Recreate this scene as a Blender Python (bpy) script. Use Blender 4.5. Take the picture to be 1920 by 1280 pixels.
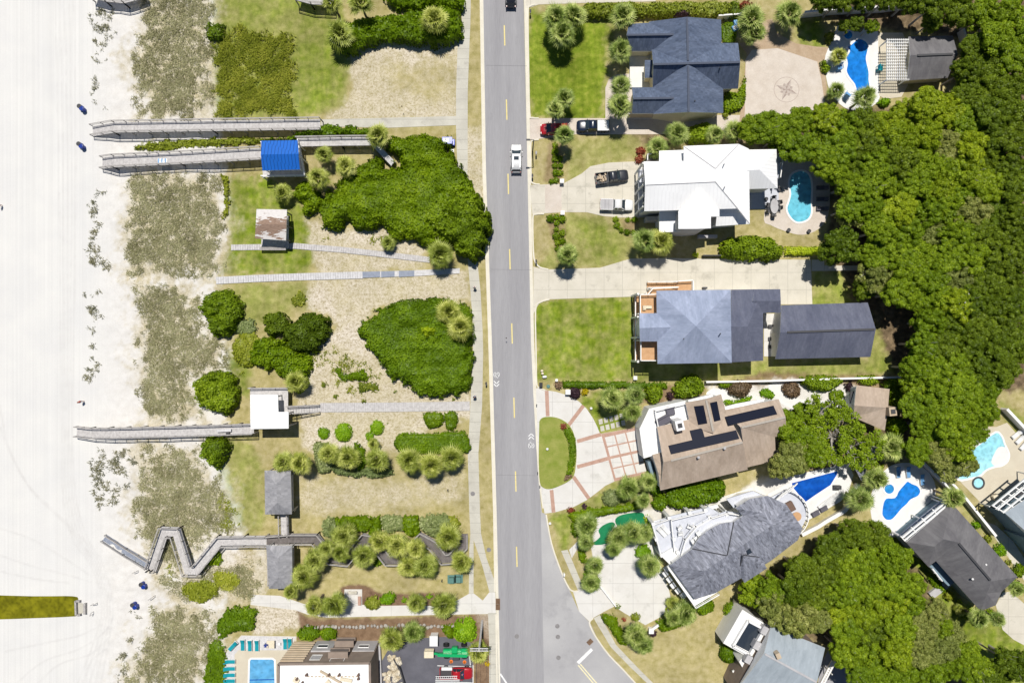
import bpy, math, random
import numpy as np
from mathutils import Vector
from mathutils.geometry import tessellate_polygon
for o in list(bpy.data.objects): bpy.data.objects.remove(o)
sc = bpy.context.scene
# ---------------------------------------------------------------- camera, sky, sun, exposure
S = 0.09; H = 115.0; CX = 960.0; CY = 640.0          # metres per photo pixel on the ground, flying height
cam = bpy.data.cameras.new('drone_camera'); cam.sensor_width = 36; cam.lens = 36*H/(1920*S)
cam.clip_start = 1; cam.clip_end = 20000
co = bpy.data.objects.new('drone_camera', cam); sc.collection.objects.link(co); co.location = (0, 0, H)
sc.camera = co
SUN_EL = math.radians(67); SUN_AZ = math.radians(-2)   # sun stands towards +Y (top of the picture)
wd = bpy.data.worlds.new("World"); sc.world = wd; wd.use_nodes = True
nt = wd.node_tree; bg = nt.nodes['Background']
sky = nt.nodes.new('ShaderNodeTexSky'); sky.sky_type = 'NISHITA'; sky.sun_disc = False
sky.sun_elevation = SUN_EL; sky.sun_rotation = SUN_AZ; sky.air_density = 1.0; sky.dust_density = 0.0; sky.ozone_density = 4.0
nt.links.new(sky.outputs[0], bg.inputs[0]); bg.inputs[1].default_value = 0.05
sl = bpy.data.lights.new('sun', 'SUN'); sl.energy = 4.5; sl.angle = math.radians(0.5); sl.color = (1, 0.955, 0.88)
so = bpy.data.objects.new('sun', sl); sc.collection.objects.link(so)
d = Vector((math.sin(SUN_AZ)*math.cos(SUN_EL), math.cos(SUN_AZ)*math.cos(SUN_EL), math.sin(SUN_EL)))
so.rotation_euler = d.to_track_quat('Z', 'Y').to_euler(); so.location = d*300
sc.view_settings.view_transform = 'Standard'; sc.view_settings.look = 'None'
sc.view_settings.exposure = 0.0; sc.view_settings.gamma = 1.0

rng = np.random.default_rng(7); random.seed(7)
COL = sc.collection
def W(px, py, z=0.0):
    k = S*(H-z)/H
    return Vector(((px-CX)*k, -(py-CY)*k, z))
def W2(px, py, z=0.0):
    v = W(px, py, z); return (v.x, v.y)
# ---------------------------------------------------------------- numpy noise
def _h(ix, iy, s):
    n = (ix*374761393 + iy*668265263 + s*974634777) & 0x7fffffff
    n = ((n ^ (n >> 13))*1274126177) & 0x7fffffff
    return ((n ^ (n >> 16)) & 0xffff)/65535.0
def vn(x, y, s=0):
    x = np.asarray(x, float); y = np.asarray(y, float)
    ix = np.floor(x).astype(np.int64); iy = np.floor(y).astype(np.int64)
    fx = x-ix; fy = y-iy; fx = fx*fx*(3-2*fx); fy = fy*fy*(3-2*fy)
    a = _h(ix, iy, s); b = _h(ix+1, iy, s); c = _h(ix, iy+1, s); e = _h(ix+1, iy+1, s)
    return (a*(1-fx)+b*fx)*(1-fy)+(c*(1-fx)+e*fx)*fy
def fbm(x, y, s=0, o=4):
    r = 0; a = .5; t = 0
    for i in range(o):
        r = r+a*vn(x*2**i+17.3*i, y*2**i+5.1*i, s+i); t += a; a *= .5
    return r/t
def sdpoly(x, y, P):                       # >0 inside
    P = np.asarray(P, float); d2 = np.full(x.shape, 1e18); ins = np.zeros(x.shape, bool)
    n = len(P)
    for i in range(n):
        ax, ay = P[i]; bx, by = P[(i+1) % n]
        ex, ey = bx-ax, by-ay; wx, wy = x-ax, y-ay
        t = np.clip((wx*ex+wy*ey)/max(ex*ex+ey*ey, 1e-9), 0, 1)
        d2 = np.minimum(d2, (wx-ex*t)**2+(wy-ey*t)**2)
        if ay != by:
            ins ^= ((ay > y) != (by > y)) & (x < ex*(y-ay)/(by-ay)+ax)
    return np.where(ins, 1, -1)*np.sqrt(d2)
def sstep(a, b, x):
    t = np.clip((x-a)/(b-a), 0, 1); return t*t*(3-2*t)
def poly(pts, z=0.0): return [W2(p[0], p[1], z) for p in pts]
def smooth(pts, n=4, closed=True):         # Catmull-Rom
    out = []; L = len(pts)
    for i in range(L if closed else L-1):
        g = lambda k: np.array(pts[(i+k) % L] if closed else pts[min(max(i+k, 0), L-1)], float)
        p0, p1, p2, p3 = g(-1), g(0), g(1), g(2)
        for k in range(n):
            t = k/n
            out.append(tuple(.5*((2*p1)+(-p0+p2)*t+(2*p0-5*p1+4*p2-p3)*t*t+(-p0+3*p1-3*p2+p3)*t**3)))
    if not closed: out.append(tuple(pts[-1]))
    return out
def circ(cx, cy, r, n=28, ry=None):
    ry = ry or r
    return [(cx+r*math.cos(2*math.pi*i/n), cy+ry*math.sin(2*math.pi*i/n)) for i in range(n)]
# ---------------------------------------------------------------- materials
def nodes(name):
    m = bpy.data.materials.new(name); m.use_nodes = True
    n = m.node_tree; b = n.nodes['Principled BSDF']
    return m, n, b
def _pos(n, scale=(1, 1, 1), rot=0, obj=False):
    if obj: g = n.nodes.new('ShaderNodeTexCoord'); out = g.outputs['Object']
    else: g = n.nodes.new('ShaderNodeNewGeometry'); out = g.outputs['Position']
    mp = n.nodes.new('ShaderNodeMapping'); mp.inputs['Scale'].default_value = scale; mp.inputs['Rotation'].default_value = (0, 0, rot)
    n.links.new(out, mp.inputs[0]); return mp.outputs[0]
def _noise(n, vec, scale, detail=4, rough=.55):
    t = n.nodes.new('ShaderNodeTexNoise'); t.inputs['Scale'].default_value = scale; t.inputs['Detail'].default_value = detail
    t.inputs['Roughness'].default_value = rough; n.links.new(vec, t.inputs['Vector']); return t.outputs['Fac']
def _ramp(n, fac, stops):
    r = n.nodes.new('ShaderNodeValToRGB'); e = r.color_ramp.elements
    while len(e) < len(stops): e.new(.5)
    for i, (p, c) in enumerate(stops): e[i].position = p; e[i].color = (c[0], c[1], c[2], 1)
    n.links.new(fac, r.inputs[0]); return r.outputs[0]
def _mix(n, fac, a, b, mode='MIX'):
    m = n.nodes.new('ShaderNodeMix'); m.data_type = 'RGBA'; m.blend_type = mode
    for s, v in ((m.inputs[0], fac), (m.inputs[6], a), (m.inputs[7], b)):
        if hasattr(v, 'links') or hasattr(v, 'is_linked'): n.links.new(v, s)
        elif isinstance(v, (int, float)): s.default_value = v
        else: s.default_value = (v[0], v[1], v[2], 1)
    return m.outputs[2]
def _math(n, op, a, b=None, c=None):
    m = n.nodes.new('ShaderNodeMath'); m.operation = op
    for i, v in enumerate((a, b, c)):
        if v is None: continue
        if isinstance(v, (int, float)): m.inputs[i].default_value = v
        else: n.links.new(v, m.inputs[i])
    return m.outputs[0]
def _bump(n, b, h, strength=.3, dist=.05):
    k = n.nodes.new('ShaderNodeBump'); k.inputs['Strength'].default_value = strength; k.inputs['Distance'].default_value = dist
    n.links.new(h, k.inputs['Height']); n.links.new(k.outputs[0], b.inputs['Normal'])
def surf(name, c1, c2, s1=.5, s2=8., fine=.25, rough=.85, spec=.2, bump=.15, stretch=(1, 1, 1), metal=0, obj=False, stain=None, joints=None):
    """colour that drifts between c1 and c2 on a large scale, with a fine grain on top"""
    m, n, b = nodes(name); v = _pos(n, stretch, obj=obj)
    a = _noise(n, v, s1, 5); col = _ramp(n, a, [(.32, c1), (.68, c2)])
    f = _noise(n, v, s2, 3, .7)
    g = _ramp(n, f, [(.25, (1-fine,)*3), (.75, (1+fine,)*3)])
    col = _mix(n, 1.0, col, g, 'MULTIPLY')
    if stain:
        w = _noise(n, _pos(n, (1, 1, 1), .6), stain[1], 6, .65)
        k = _ramp(n, w, [(stain[2], (0, 0, 0)), (stain[2]+.12, (1, 1, 1))])
        col = _mix(n, k, col, stain[0])
    if joints:                                   # saw-cut joints in cast concrete
        g_ = n.nodes.new('ShaderNodeNewGeometry'); sp = n.nodes.new('ShaderNodeSeparateXYZ'); n.links.new(g_.outputs['Position'], sp.inputs[0])
        ls = [_math(n, 'LESS_THAN', _math(n, 'FRACT', _math(n, 'DIVIDE', sp.outputs[k], p)), .055/p) for k, p in enumerate(joints) if p]
        l = ls[0] if len(ls) == 1 else _math(n, 'MAXIMUM', ls[0], ls[1])
        col = _mix(n, l, col, tuple(x*.72 for x in c1))
    n.links.new(col, b.inputs['Base Color']); b.inputs['Roughness'].default_value = rough
    b.inputs['Specular IOR Level'].default_value = spec; b.inputs['Metallic'].default_value = metal
    if bump: _bump(n, b, f, bump, .03)
    return m
def plain(name, c, rough=.5, spec=.4, metal=0, coat=0):
    m, n, b = nodes(name); v = _pos(n, obj=True)
    f = _noise(n, v, 6, 3); col = _ramp(n, f, [(.3, tuple(x*.88 for x in c)), (.7, tuple(min(1, x*1.08) for x in c))])
    n.links.new(col, b.inputs['Base Color']); b.inputs['Roughness'].default_value = rough
    b.inputs['Specular IOR Level'].default_value = spec; b.inputs['Metallic'].default_value = metal
    b.inputs['Coat Weight'].default_value = coat; return m
def slopecoord(n, along):
    """horizontal distance up the slope (along=False) or along the eave (along=True)"""
    g = n.nodes.new('ShaderNodeNewGeometry')
    mul = n.nodes.new('ShaderNodeVectorMath'); mul.operation = 'MULTIPLY'; mul.inputs[1].default_value = (1, 1, 0)
    n.links.new(g.outputs['True Normal'], mul.inputs[0])
    nz = n.nodes.new('ShaderNodeVectorMath'); nz.operation = 'NORMALIZE'; n.links.new(mul.outputs[0], nz.inputs[0])
    out = nz.outputs[0]
    if along:
        c = n.nodes.new('ShaderNodeVectorMath'); c.operation = 'CROSS_PRODUCT'; c.inputs[1].default_value = (0, 0, 1)
        n.links.new(out, c.inputs[0]); out = c.outputs[0]
    dt = n.nodes.new('ShaderNodeVectorMath'); dt.operation = 'DOT_PRODUCT'
    n.links.new(out, dt.inputs[0]); n.links.new(g.outputs['Position'], dt.inputs[1]); return dt.outputs['Value']
def shingle(name, c1, c2, var=.35, course=.42, spec=.1):
    m, n, b = nodes(name)
    u = slopecoord(n, True); v = slopecoord(n, False)
    row = _math(n, 'FLOOR', _math(n, 'DIVIDE', v, course))
    off = _math(n, 'MULTIPLY', row, 3.71)
    cx = n.nodes.new('ShaderNodeCombineXYZ'); n.links.new(_math(n, 'ADD', _math(n, 'MULTIPLY', u, 1.5), off), cx.inputs[0]); n.links.new(_math(n, 'MULTIPLY', row, 1.0), cx.inputs[1])
    tab = _noise(n, cx.outputs[0], 1.0, 3, .8)
    pos = _pos(n); big = _noise(n, pos, .35, 4)
    sx = n.nodes.new('ShaderNodeCombineXYZ'); n.links.new(_math(n, 'MULTIPLY', u, 1.3), sx.inputs[0]); n.links.new(_math(n, 'MULTIPLY', v, .16), sx.inputs[1])
    stk = _noise(n, sx.outputs[0], 1.0, 4)
    col = _ramp(n, _math(n, 'ADD', _math(n, 'MULTIPLY', big, .5), _math(n, 'MULTIPLY', stk, .5)), [(.36, tuple(x*.93 for x in c1)), (.64, tuple(x*1.06 for x in c2))])
    col = _mix(n, 1.0, col, _ramp(n, tab, [(.3, (1-var,)*3), (.7, (1+var,)*3)]), 'MULTIPLY')
    fr = _math(n, 'FRACT', _math(n, 'DIVIDE', v, course))
    n.links.new(col, b.inputs['Base Color']); b.inputs['Roughness'].default_value = .9; b.inputs['Specular IOR Level'].default_value = spec
    _bump(n, b, fr, .25, .05); return m
def seam(name, c, pitch=.5, rough=.45, dark=.8):
    m, n, b = nodes(name); u = slopecoord(n, True)
    fr = _math(n, 'FRACT', _math(n, 'DIVIDE', u, pitch))
    rib = _math(n, 'LESS_THAN', fr, .14)
    big = _noise(n, _pos(n), .4, 4)
    col = _ramp(n, big, [(.3, tuple(x*.93 for x in c)), (.7, c)])
    col = _mix(n, rib, col, tuple(x*dark for x in c))
    n.links.new(col, b.inputs['Base Color']); b.inputs['Roughness'].default_value = rough
    _bump(n, b, rib, .6, .04); return m
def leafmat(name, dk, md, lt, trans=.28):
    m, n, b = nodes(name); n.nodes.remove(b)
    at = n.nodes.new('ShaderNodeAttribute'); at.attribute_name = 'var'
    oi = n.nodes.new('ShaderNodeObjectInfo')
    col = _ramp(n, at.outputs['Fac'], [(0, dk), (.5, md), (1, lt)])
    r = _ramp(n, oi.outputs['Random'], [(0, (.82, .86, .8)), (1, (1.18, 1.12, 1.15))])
    col = _mix(n, 1.0, col, r, 'MULTIPLY')
    df = n.nodes.new('ShaderNodeBsdfDiffuse'); tr = n.nodes.new('ShaderNodeBsdfTranslucent'); gl = n.nodes.new('ShaderNodeBsdfGlossy'); gl.inputs['Roughness'].default_value = .45
    n.links.new(col, df.inputs[0]); n.links.new(col, tr.inputs[0]); gl.inputs[0].default_value = (1, 1, 1, 1)
    mx = n.nodes.new('ShaderNodeMixShader'); mx.inputs[0].default_value = trans; n.links.new(df.outputs[0], mx.inputs[1]); n.links.new(tr.outputs[0], mx.inputs[2])
    m2 = n.nodes.new('ShaderNodeMixShader'); m2.inputs[0].default_value = .012; n.links.new(mx.outputs[0], m2.inputs[1]); n.links.new(gl.outputs[0], m2.inputs[2])
    n.links.new(m2.outputs[0], n.nodes['Material Output'].inputs[0]); return m
def watermat(name, deep, shal, scale=.25, rough=.06, caustic=.2):
    m, n, b = nodes(name); v = _pos(n)
    a = _noise(n, v, scale, 3); col = _ramp(n, a, [(.35, deep), (.7, shal)])
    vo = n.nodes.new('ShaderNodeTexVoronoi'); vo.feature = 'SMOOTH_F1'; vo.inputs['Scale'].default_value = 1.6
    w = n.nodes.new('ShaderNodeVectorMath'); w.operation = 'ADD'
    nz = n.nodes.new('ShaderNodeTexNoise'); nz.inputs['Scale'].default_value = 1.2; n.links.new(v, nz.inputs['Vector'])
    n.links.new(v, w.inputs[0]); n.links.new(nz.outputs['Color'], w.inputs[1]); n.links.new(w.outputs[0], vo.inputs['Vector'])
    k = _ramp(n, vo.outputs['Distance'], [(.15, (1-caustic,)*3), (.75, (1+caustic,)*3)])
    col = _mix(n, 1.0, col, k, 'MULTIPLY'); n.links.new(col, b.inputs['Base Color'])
    b.inputs['Roughness'].default_value = rough; b.inputs['Specular IOR Level'].default_value = .35
    _bump(n, b, _noise(n, v, 2.5, 3), .12, .05); return m
M = {}
M['conc'] = surf('concrete', (.57, .535, .45), (.645, .605, .52), .5, 10, .08, stain=((.46, .43, .36), .35, .56), joints=(3.1, 2.9))
M['walk'] = surf('sidewalk_concrete', (.48, .46, .40), (.58, .56, .49), .35, 9, .1, stain=((.42, .40, .35), .5, .56), joints=(0, 1.7))
M['white_conc'] = surf('white_concrete', (.63, .61, .575), (.69, .675, .645), .5, 9, .05, stain=((.55, .535, .50), .35, .57), joints=(3.4, 3.4))
M['pooldeck'] = surf('pool_deck', (.72, .71, .69), (.78, .77, .755), .8, 9, .05)
M['beige_deck'] = surf('beige_deck', (.57, .51, .40), (.62, .565, .45), .5, 9, .07)
M['pinkpaver'] = surf('pink_pavers', (.56, .49, .42), (.64, .575, .51), .6, 5, .1)
M['brick'] = surf('brick_band', (.42, .26, .2), (.52, .34, .27), .9, 7, .18)
M['tanpaver'] = surf('tan_pavers', (.40, .29, .19), (.48, .37, .26), .8, 6, .18)
M['road'] = surf('asphalt', (.29, .285, .30), (.36, .355, .368), .45, 10, .10, stretch=(1, .06, 1), spec=.15, stain=((.27, .265, .28), .22, .62))
M['road2'] = surf('worn_asphalt', (.37, .365, .375), (.46, .455, .455), .12, 12, .08, spec=.15, stain=((.34, .335, .345), .2, .56))
M['lot'] = surf('dark_asphalt', (.10, .10, .12), (.145, .145, .17), .35, 12, .12)
M['kerb'] = surf('kerb_concrete', (.66, .62, .52), (.74, .70, .6), .6, 8, .08)
M['yellow'] = surf('yellow_paint', (.72, .60, .22), (.80, .68, .3), 2, 12, .1)
M['yellowpale'] = surf('pale_yellow_paint', (.72, .66, .40), (.8, .74, .5), 2, 12, .1)
M['wpaint'] = surf('white_paint', (.72, .72, .72), (.84, .84, .83), 2, 12, .1)
M['metal'] = surf('iron', (.21, .2, .2), (.27, .26, .26), 3, 20, .2, rough=.6)
M['joint'] = surf('joint_tar', (.19, .188, .195), (.24, .235, .245), 2, 12, .1)
M['wood'] = surf('weathered_wood', (.46, .44, .435), (.62, .60, .59), 2.2, 9, .2, stretch=(1, 1, 1))
M['wood_rail'] = surf('weathered_rail', (.34, .32, .31), (.45, .43, .41), 2, 8, .2)
M['wood_pale'] = surf('pale_boards', (.52, .51, .51), (.66, .65, .66), 2.2, 9, .18)
M['wood_dark'] = surf('dark_boards', (.13, .115, .11), (.21, .19, .185), 1.6, 9, .22)
M['wood_blue'] = surf('bluish_boards', (.24, .27, .34), (.31, .34, .41), 2, 9, .12)
M['deckbrown'] = surf('brown_deck', (.50, .29, .15), (.58, .36, .2), 1.5, 9, .1)
M['greydeck'] = surf('grey_deck', (.52, .54, .60), (.6, .62, .68), 1, 9, .05)
M['white'] = surf('white_trim', (.80, .79, .77), (.86, .86, .85), 1.5, 6, .03, rough=.55)
M['membrane'] = surf('white_membrane', (.80, .80, .80), (.88, .88, .88), .6, 6, .03, stain=((.68, .66, .64), .5, .64))
M['cream'] = surf('cream_wall', (.66, .60, .42), (.72, .66, .5), .8, 6, .05)
M['wallwhite'] = surf('white_wall', (.70, .70, .70), (.78, .78, .78), .8, 6, .05)
M['wallgrey'] = surf('grey_wall', (.42, .41, .42), (.5, .49, .5), .8, 6, .06)
M['walltaupe'] = surf('taupe_wall', (.24, .19, .16), (.3, .24, .2), .8, 6, .06)
M['walltan'] = surf('tan_siding', (.48, .38, .27), (.56, .46, .34), .8, 6, .06)
M['wallblue'] = surf('blue_grey_wall', (.18, .26, .32), (.22, .3, .36), .8, 6, .05)
M['glass'] = plain('dark_glass', (.03, .04, .055), .08, .6)
M['carglass'] = plain('car_glass', (.03, .045, .06), .08, .6)
M['r_navy'] = shingle('navy_shingles', (.092, .12, .185), (.125, .155, .225), .38)
M['r_blue'] = shingle('grey_blue_shingles', (.27, .315, .43), (.34, .385, .51), .14)
M['r_char'] = shingle('charcoal_shingles', (.105, .115, .165), (.14, .15, .20), .18)
M['r_slate'] = shingle('slate_shingles', (.20, .21, .255), (.285, .295, .345), .75, .55)
M['r_dark'] = shingle('dark_grey_shingles', (.135, .13, .14), (.185, .18, .185), .14)
M['r_tan'] = shingle('tan_shingles', (.40, .315, .245), (.475, .385, .31), .14)
M['r_grey'] = shingle('grey_shingles', (.27, .27, .29), (.35, .345, .36), .3)
M['r_pale'] = shingle('pale_blue_shingles', (.31, .355, .395), (.355, .40, .44), .1)
M['r_white'] = seam('white_metal_roof', (.92, .92, .92), .6, .45, .93)
M['r_bluemetal'] = seam('blue_metal_roof', (.0125, .135, .56), .55, .4, .42)
def peel():
    m, n, b = nodes('peeling_roof'); v = _pos(n, (.32, 1.15, 1)); f = _noise(n, v, 1.3, 7, .62); g = _noise(n, _pos(n, (1.2, 7, 1)), 2, 3)
    y = n.nodes.new('ShaderNodeSeparateXYZ'); gg = n.nodes.new('ShaderNodeNewGeometry'); n.links.new(gg.outputs['Position'], y.inputs[0])
    ed = _math(n, 'MULTIPLY', _math(n, 'ABSOLUTE', _math(n, 'SUBTRACT', y.outputs[1], 18.9)), .075)
    k = _ramp(n, _math(n, 'ADD', f, ed), [(.60, (0, 0, 0)), (.615, (1, 1, 1))])
    brown = _ramp(n, g, [(.3, (.20, .13, .095)), (.7, (.34, .235, .175))])
    n.links.new(_mix(n, k, brown, _ramp(n, g, [(.3, (.55, .52, .50)), (.7, (.74, .71, .69))])), b.inputs['Base Color']); b.inputs['Roughness'].default_value = .9
    return m
M['r_peel'] = peel()
M['cap'] = plain('ridge_cap', (.42, .38, .33), .8)
M['capn'] = plain('navy_ridge_cap', (.075, .09, .13), .8)
M['solar'] = plain('solar_black', (.010, .013, .028), .6, .15)
M['w_deep'] = watermat('deep_blue_water', (.010, .17, .60), (.022, .25, .72))
M['w_navy'] = watermat('navy_blue_water', (.004, .06, .36), (.012, .115, .52))
M['w_turq'] = watermat('turquoise_water', (.13, .49, .64), (.18, .57, .71), .2)
M['w_pale'] = watermat('pale_turquoise_water', (.30, .66, .76), (.42, .76, .83), .2)
M['w_hotel'] = watermat('hotel_pool_water', (.09, .34, .62), (.16, .44, .70), .3, .06, .2)
M['w_spa'] = watermat('spa_water', (.02, .22, .58), (.05, .33, .7), .6)
M['w_algae'] = watermat('algae_water', (.13, .125, .004), (.235, .22, .01), .45, .2, .25)
M['turf'] = surf('putting_turf', (.01, .17, .07), (.018, .23, .095), .8, 12, .12)
M['lawnm'] = surf('island_lawn', (.20, .25, .035), (.31, .32, .085), .6, 7, .25, bump=.5)
M['mulchm'] = surf('mulch_bed', (.14, .085, .055), (.22, .145, .095), 1, 9, .35, bump=.4)
M['stone'] = surf('stone', (.36, .33, .3), (.5, .47, .43), 2, 9, .25, bump=.5)
M['trunk'] = surf('bark', (.17, .14, .11), (.27, .235, .195), 2, 12, .3, bump=.6)
M['branch'] = surf('pale_branch', (.33, .30, .27), (.45, .42, .38), 2, 12, .2)
M['tyre'] = plain('tyre_rubber', (.02, .02, .021), .8, .2)
M['rim'] = plain('rim', (.4, .4, .42), .35, .5, .8)
M['lamp'] = plain('lamp_glass', (.75, .75, .72), .15, .6)
M['tail'] = plain('tail_lamp', (.45, .02, .02), .2, .6)
M['black'] = plain('black', (.02, .02, .022), .5)
M['charcoal'] = plain('charcoal', (.06, .06, .065), .6)
M['whitep'] = plain('white_plastic', (.8, .8, .79), .4)
M['teal'] = plain('teal_fabric', (.01, .30, .36), .8, .2)
M['bluep'] = plain('blue_plastic', (.006, .035, .28), .4)
M['bluelight'] = plain('light_blue', (.14, .34, .62), .5)
M['greenbox'] = plain('green_enamel', (.10, .22, .2), .5)
M['skin'] = plain('skin', (.48, .28, .2), .6)
M['red_cloth'] = plain('red_cloth', (.5, .09, .06), .9)
M['white_cloth'] = plain('white_cloth', (.78, .76, .78), .9)
M['dark_cloth'] = plain('dark_cloth', (.03, .03, .045), .9)
M['hair'] = plain('hair', (.05, .03, .02), .7)
M['cushion'] = plain('cream_cushion', (.74, .66, .5), .9)
M['grey_cushion'] = plain('grey_cushion', (.12, .115, .14), .9)
M['umber'] = plain('brown_wicker', (.16, .1, .075), .8)
M['orange'] = plain('orange_plastic', (.75, .2, .03), .5)
M['debris'] = surf('rubble', (.48, .40, .27), (.74, .69, .58), 1.2, 5, .4, bump=.8)
M['poolstep'] = plain('pool_step', (.02, .12, .55), .2)
# leaves
LEAF = {
 'oak_d': leafmat('dark_oak_leaves', (.065, .105, .006), (.145, .215, .012), (.25, .345, .022)),
 'oak_m': leafmat('mid_oak_leaves', (.105, .165, .007), (.215, .325, .012), (.36, .48, .025)),
 'oak_y': leafmat('yellow_green_leaves', (.145, .21, .006), (.29, .39, .014), (.45, .54, .03)),
 'oak_o': leafmat('olive_leaves', (.125, .16, .03), (.27, .31, .065), (.44, .47, .15)),
 'thick': leafmat('thicket_leaves', (.095, .165, .003), (.18, .29, .005), (.29, .41, .012)),
 'thickb': leafmat('bright_thicket_leaves', (.078, .150, .004), (.16, .275, .006), (.27, .41, .015)),
 'clip': leafmat('clipped_leaves', (.13, .27, .006), (.23, .42, .010), (.34, .53, .03)),
 'lime': leafmat('lime_leaves', (.28, .40, .01), (.45, .56, .02), (.58, .66, .04)),
 'hedgey': leafmat('yellow_hedge_leaves', (.15, .19, .012), (.33, .38, .035), (.55, .57, .14)),
 'grey': leafmat('grey_green_leaves', (.14, .185, .06), (.29, .355, .13), (.48, .53, .26)),
 'red': leafmat('red_leaves', (.16, .03, .02), (.38, .10, .055), (.55, .22, .12)),
 'brown': leafmat('brown_leaves', (.13, .085, .05), (.24, .165, .095), (.36, .26, .17)),
 'purple': leafmat('purple_leaves', (.035, .02, .028), (.075, .04, .055), (.14, .08, .085)),
 'yellow': leafmat('yellow_flowers', (.4, .32, .01), (.7, .52, .01), (.8, .65, .03)),
 'palm': leafmat('palm_fronds', (.065, .095, .010), (.27, .32, .045), (.60, .64, .18), .16),
 'palmg': leafmat('green_palm_fronds', (.05, .09, .013), (.215, .295, .055), (.53, .60, .20), .16),
 'dune': leafmat('dune_grass_blades', (.22, .205, .105), (.41, .385, .205), (.60, .57, .35), .15),
 'sprig': leafmat('beach_sprigs', (.12, .125, .075), (.24, .24, .14), (.38, .35, .22), .15),
 'tall': leafmat('tall_grass_blades', (.085, .115, .008), (.22, .265, .022), (.42, .44, .06), .2),
 'weed': leafmat('green_weed_blades', (.16, .20, .014), (.32, .36, .03), (.46, .48, .08), .2),
}
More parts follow.
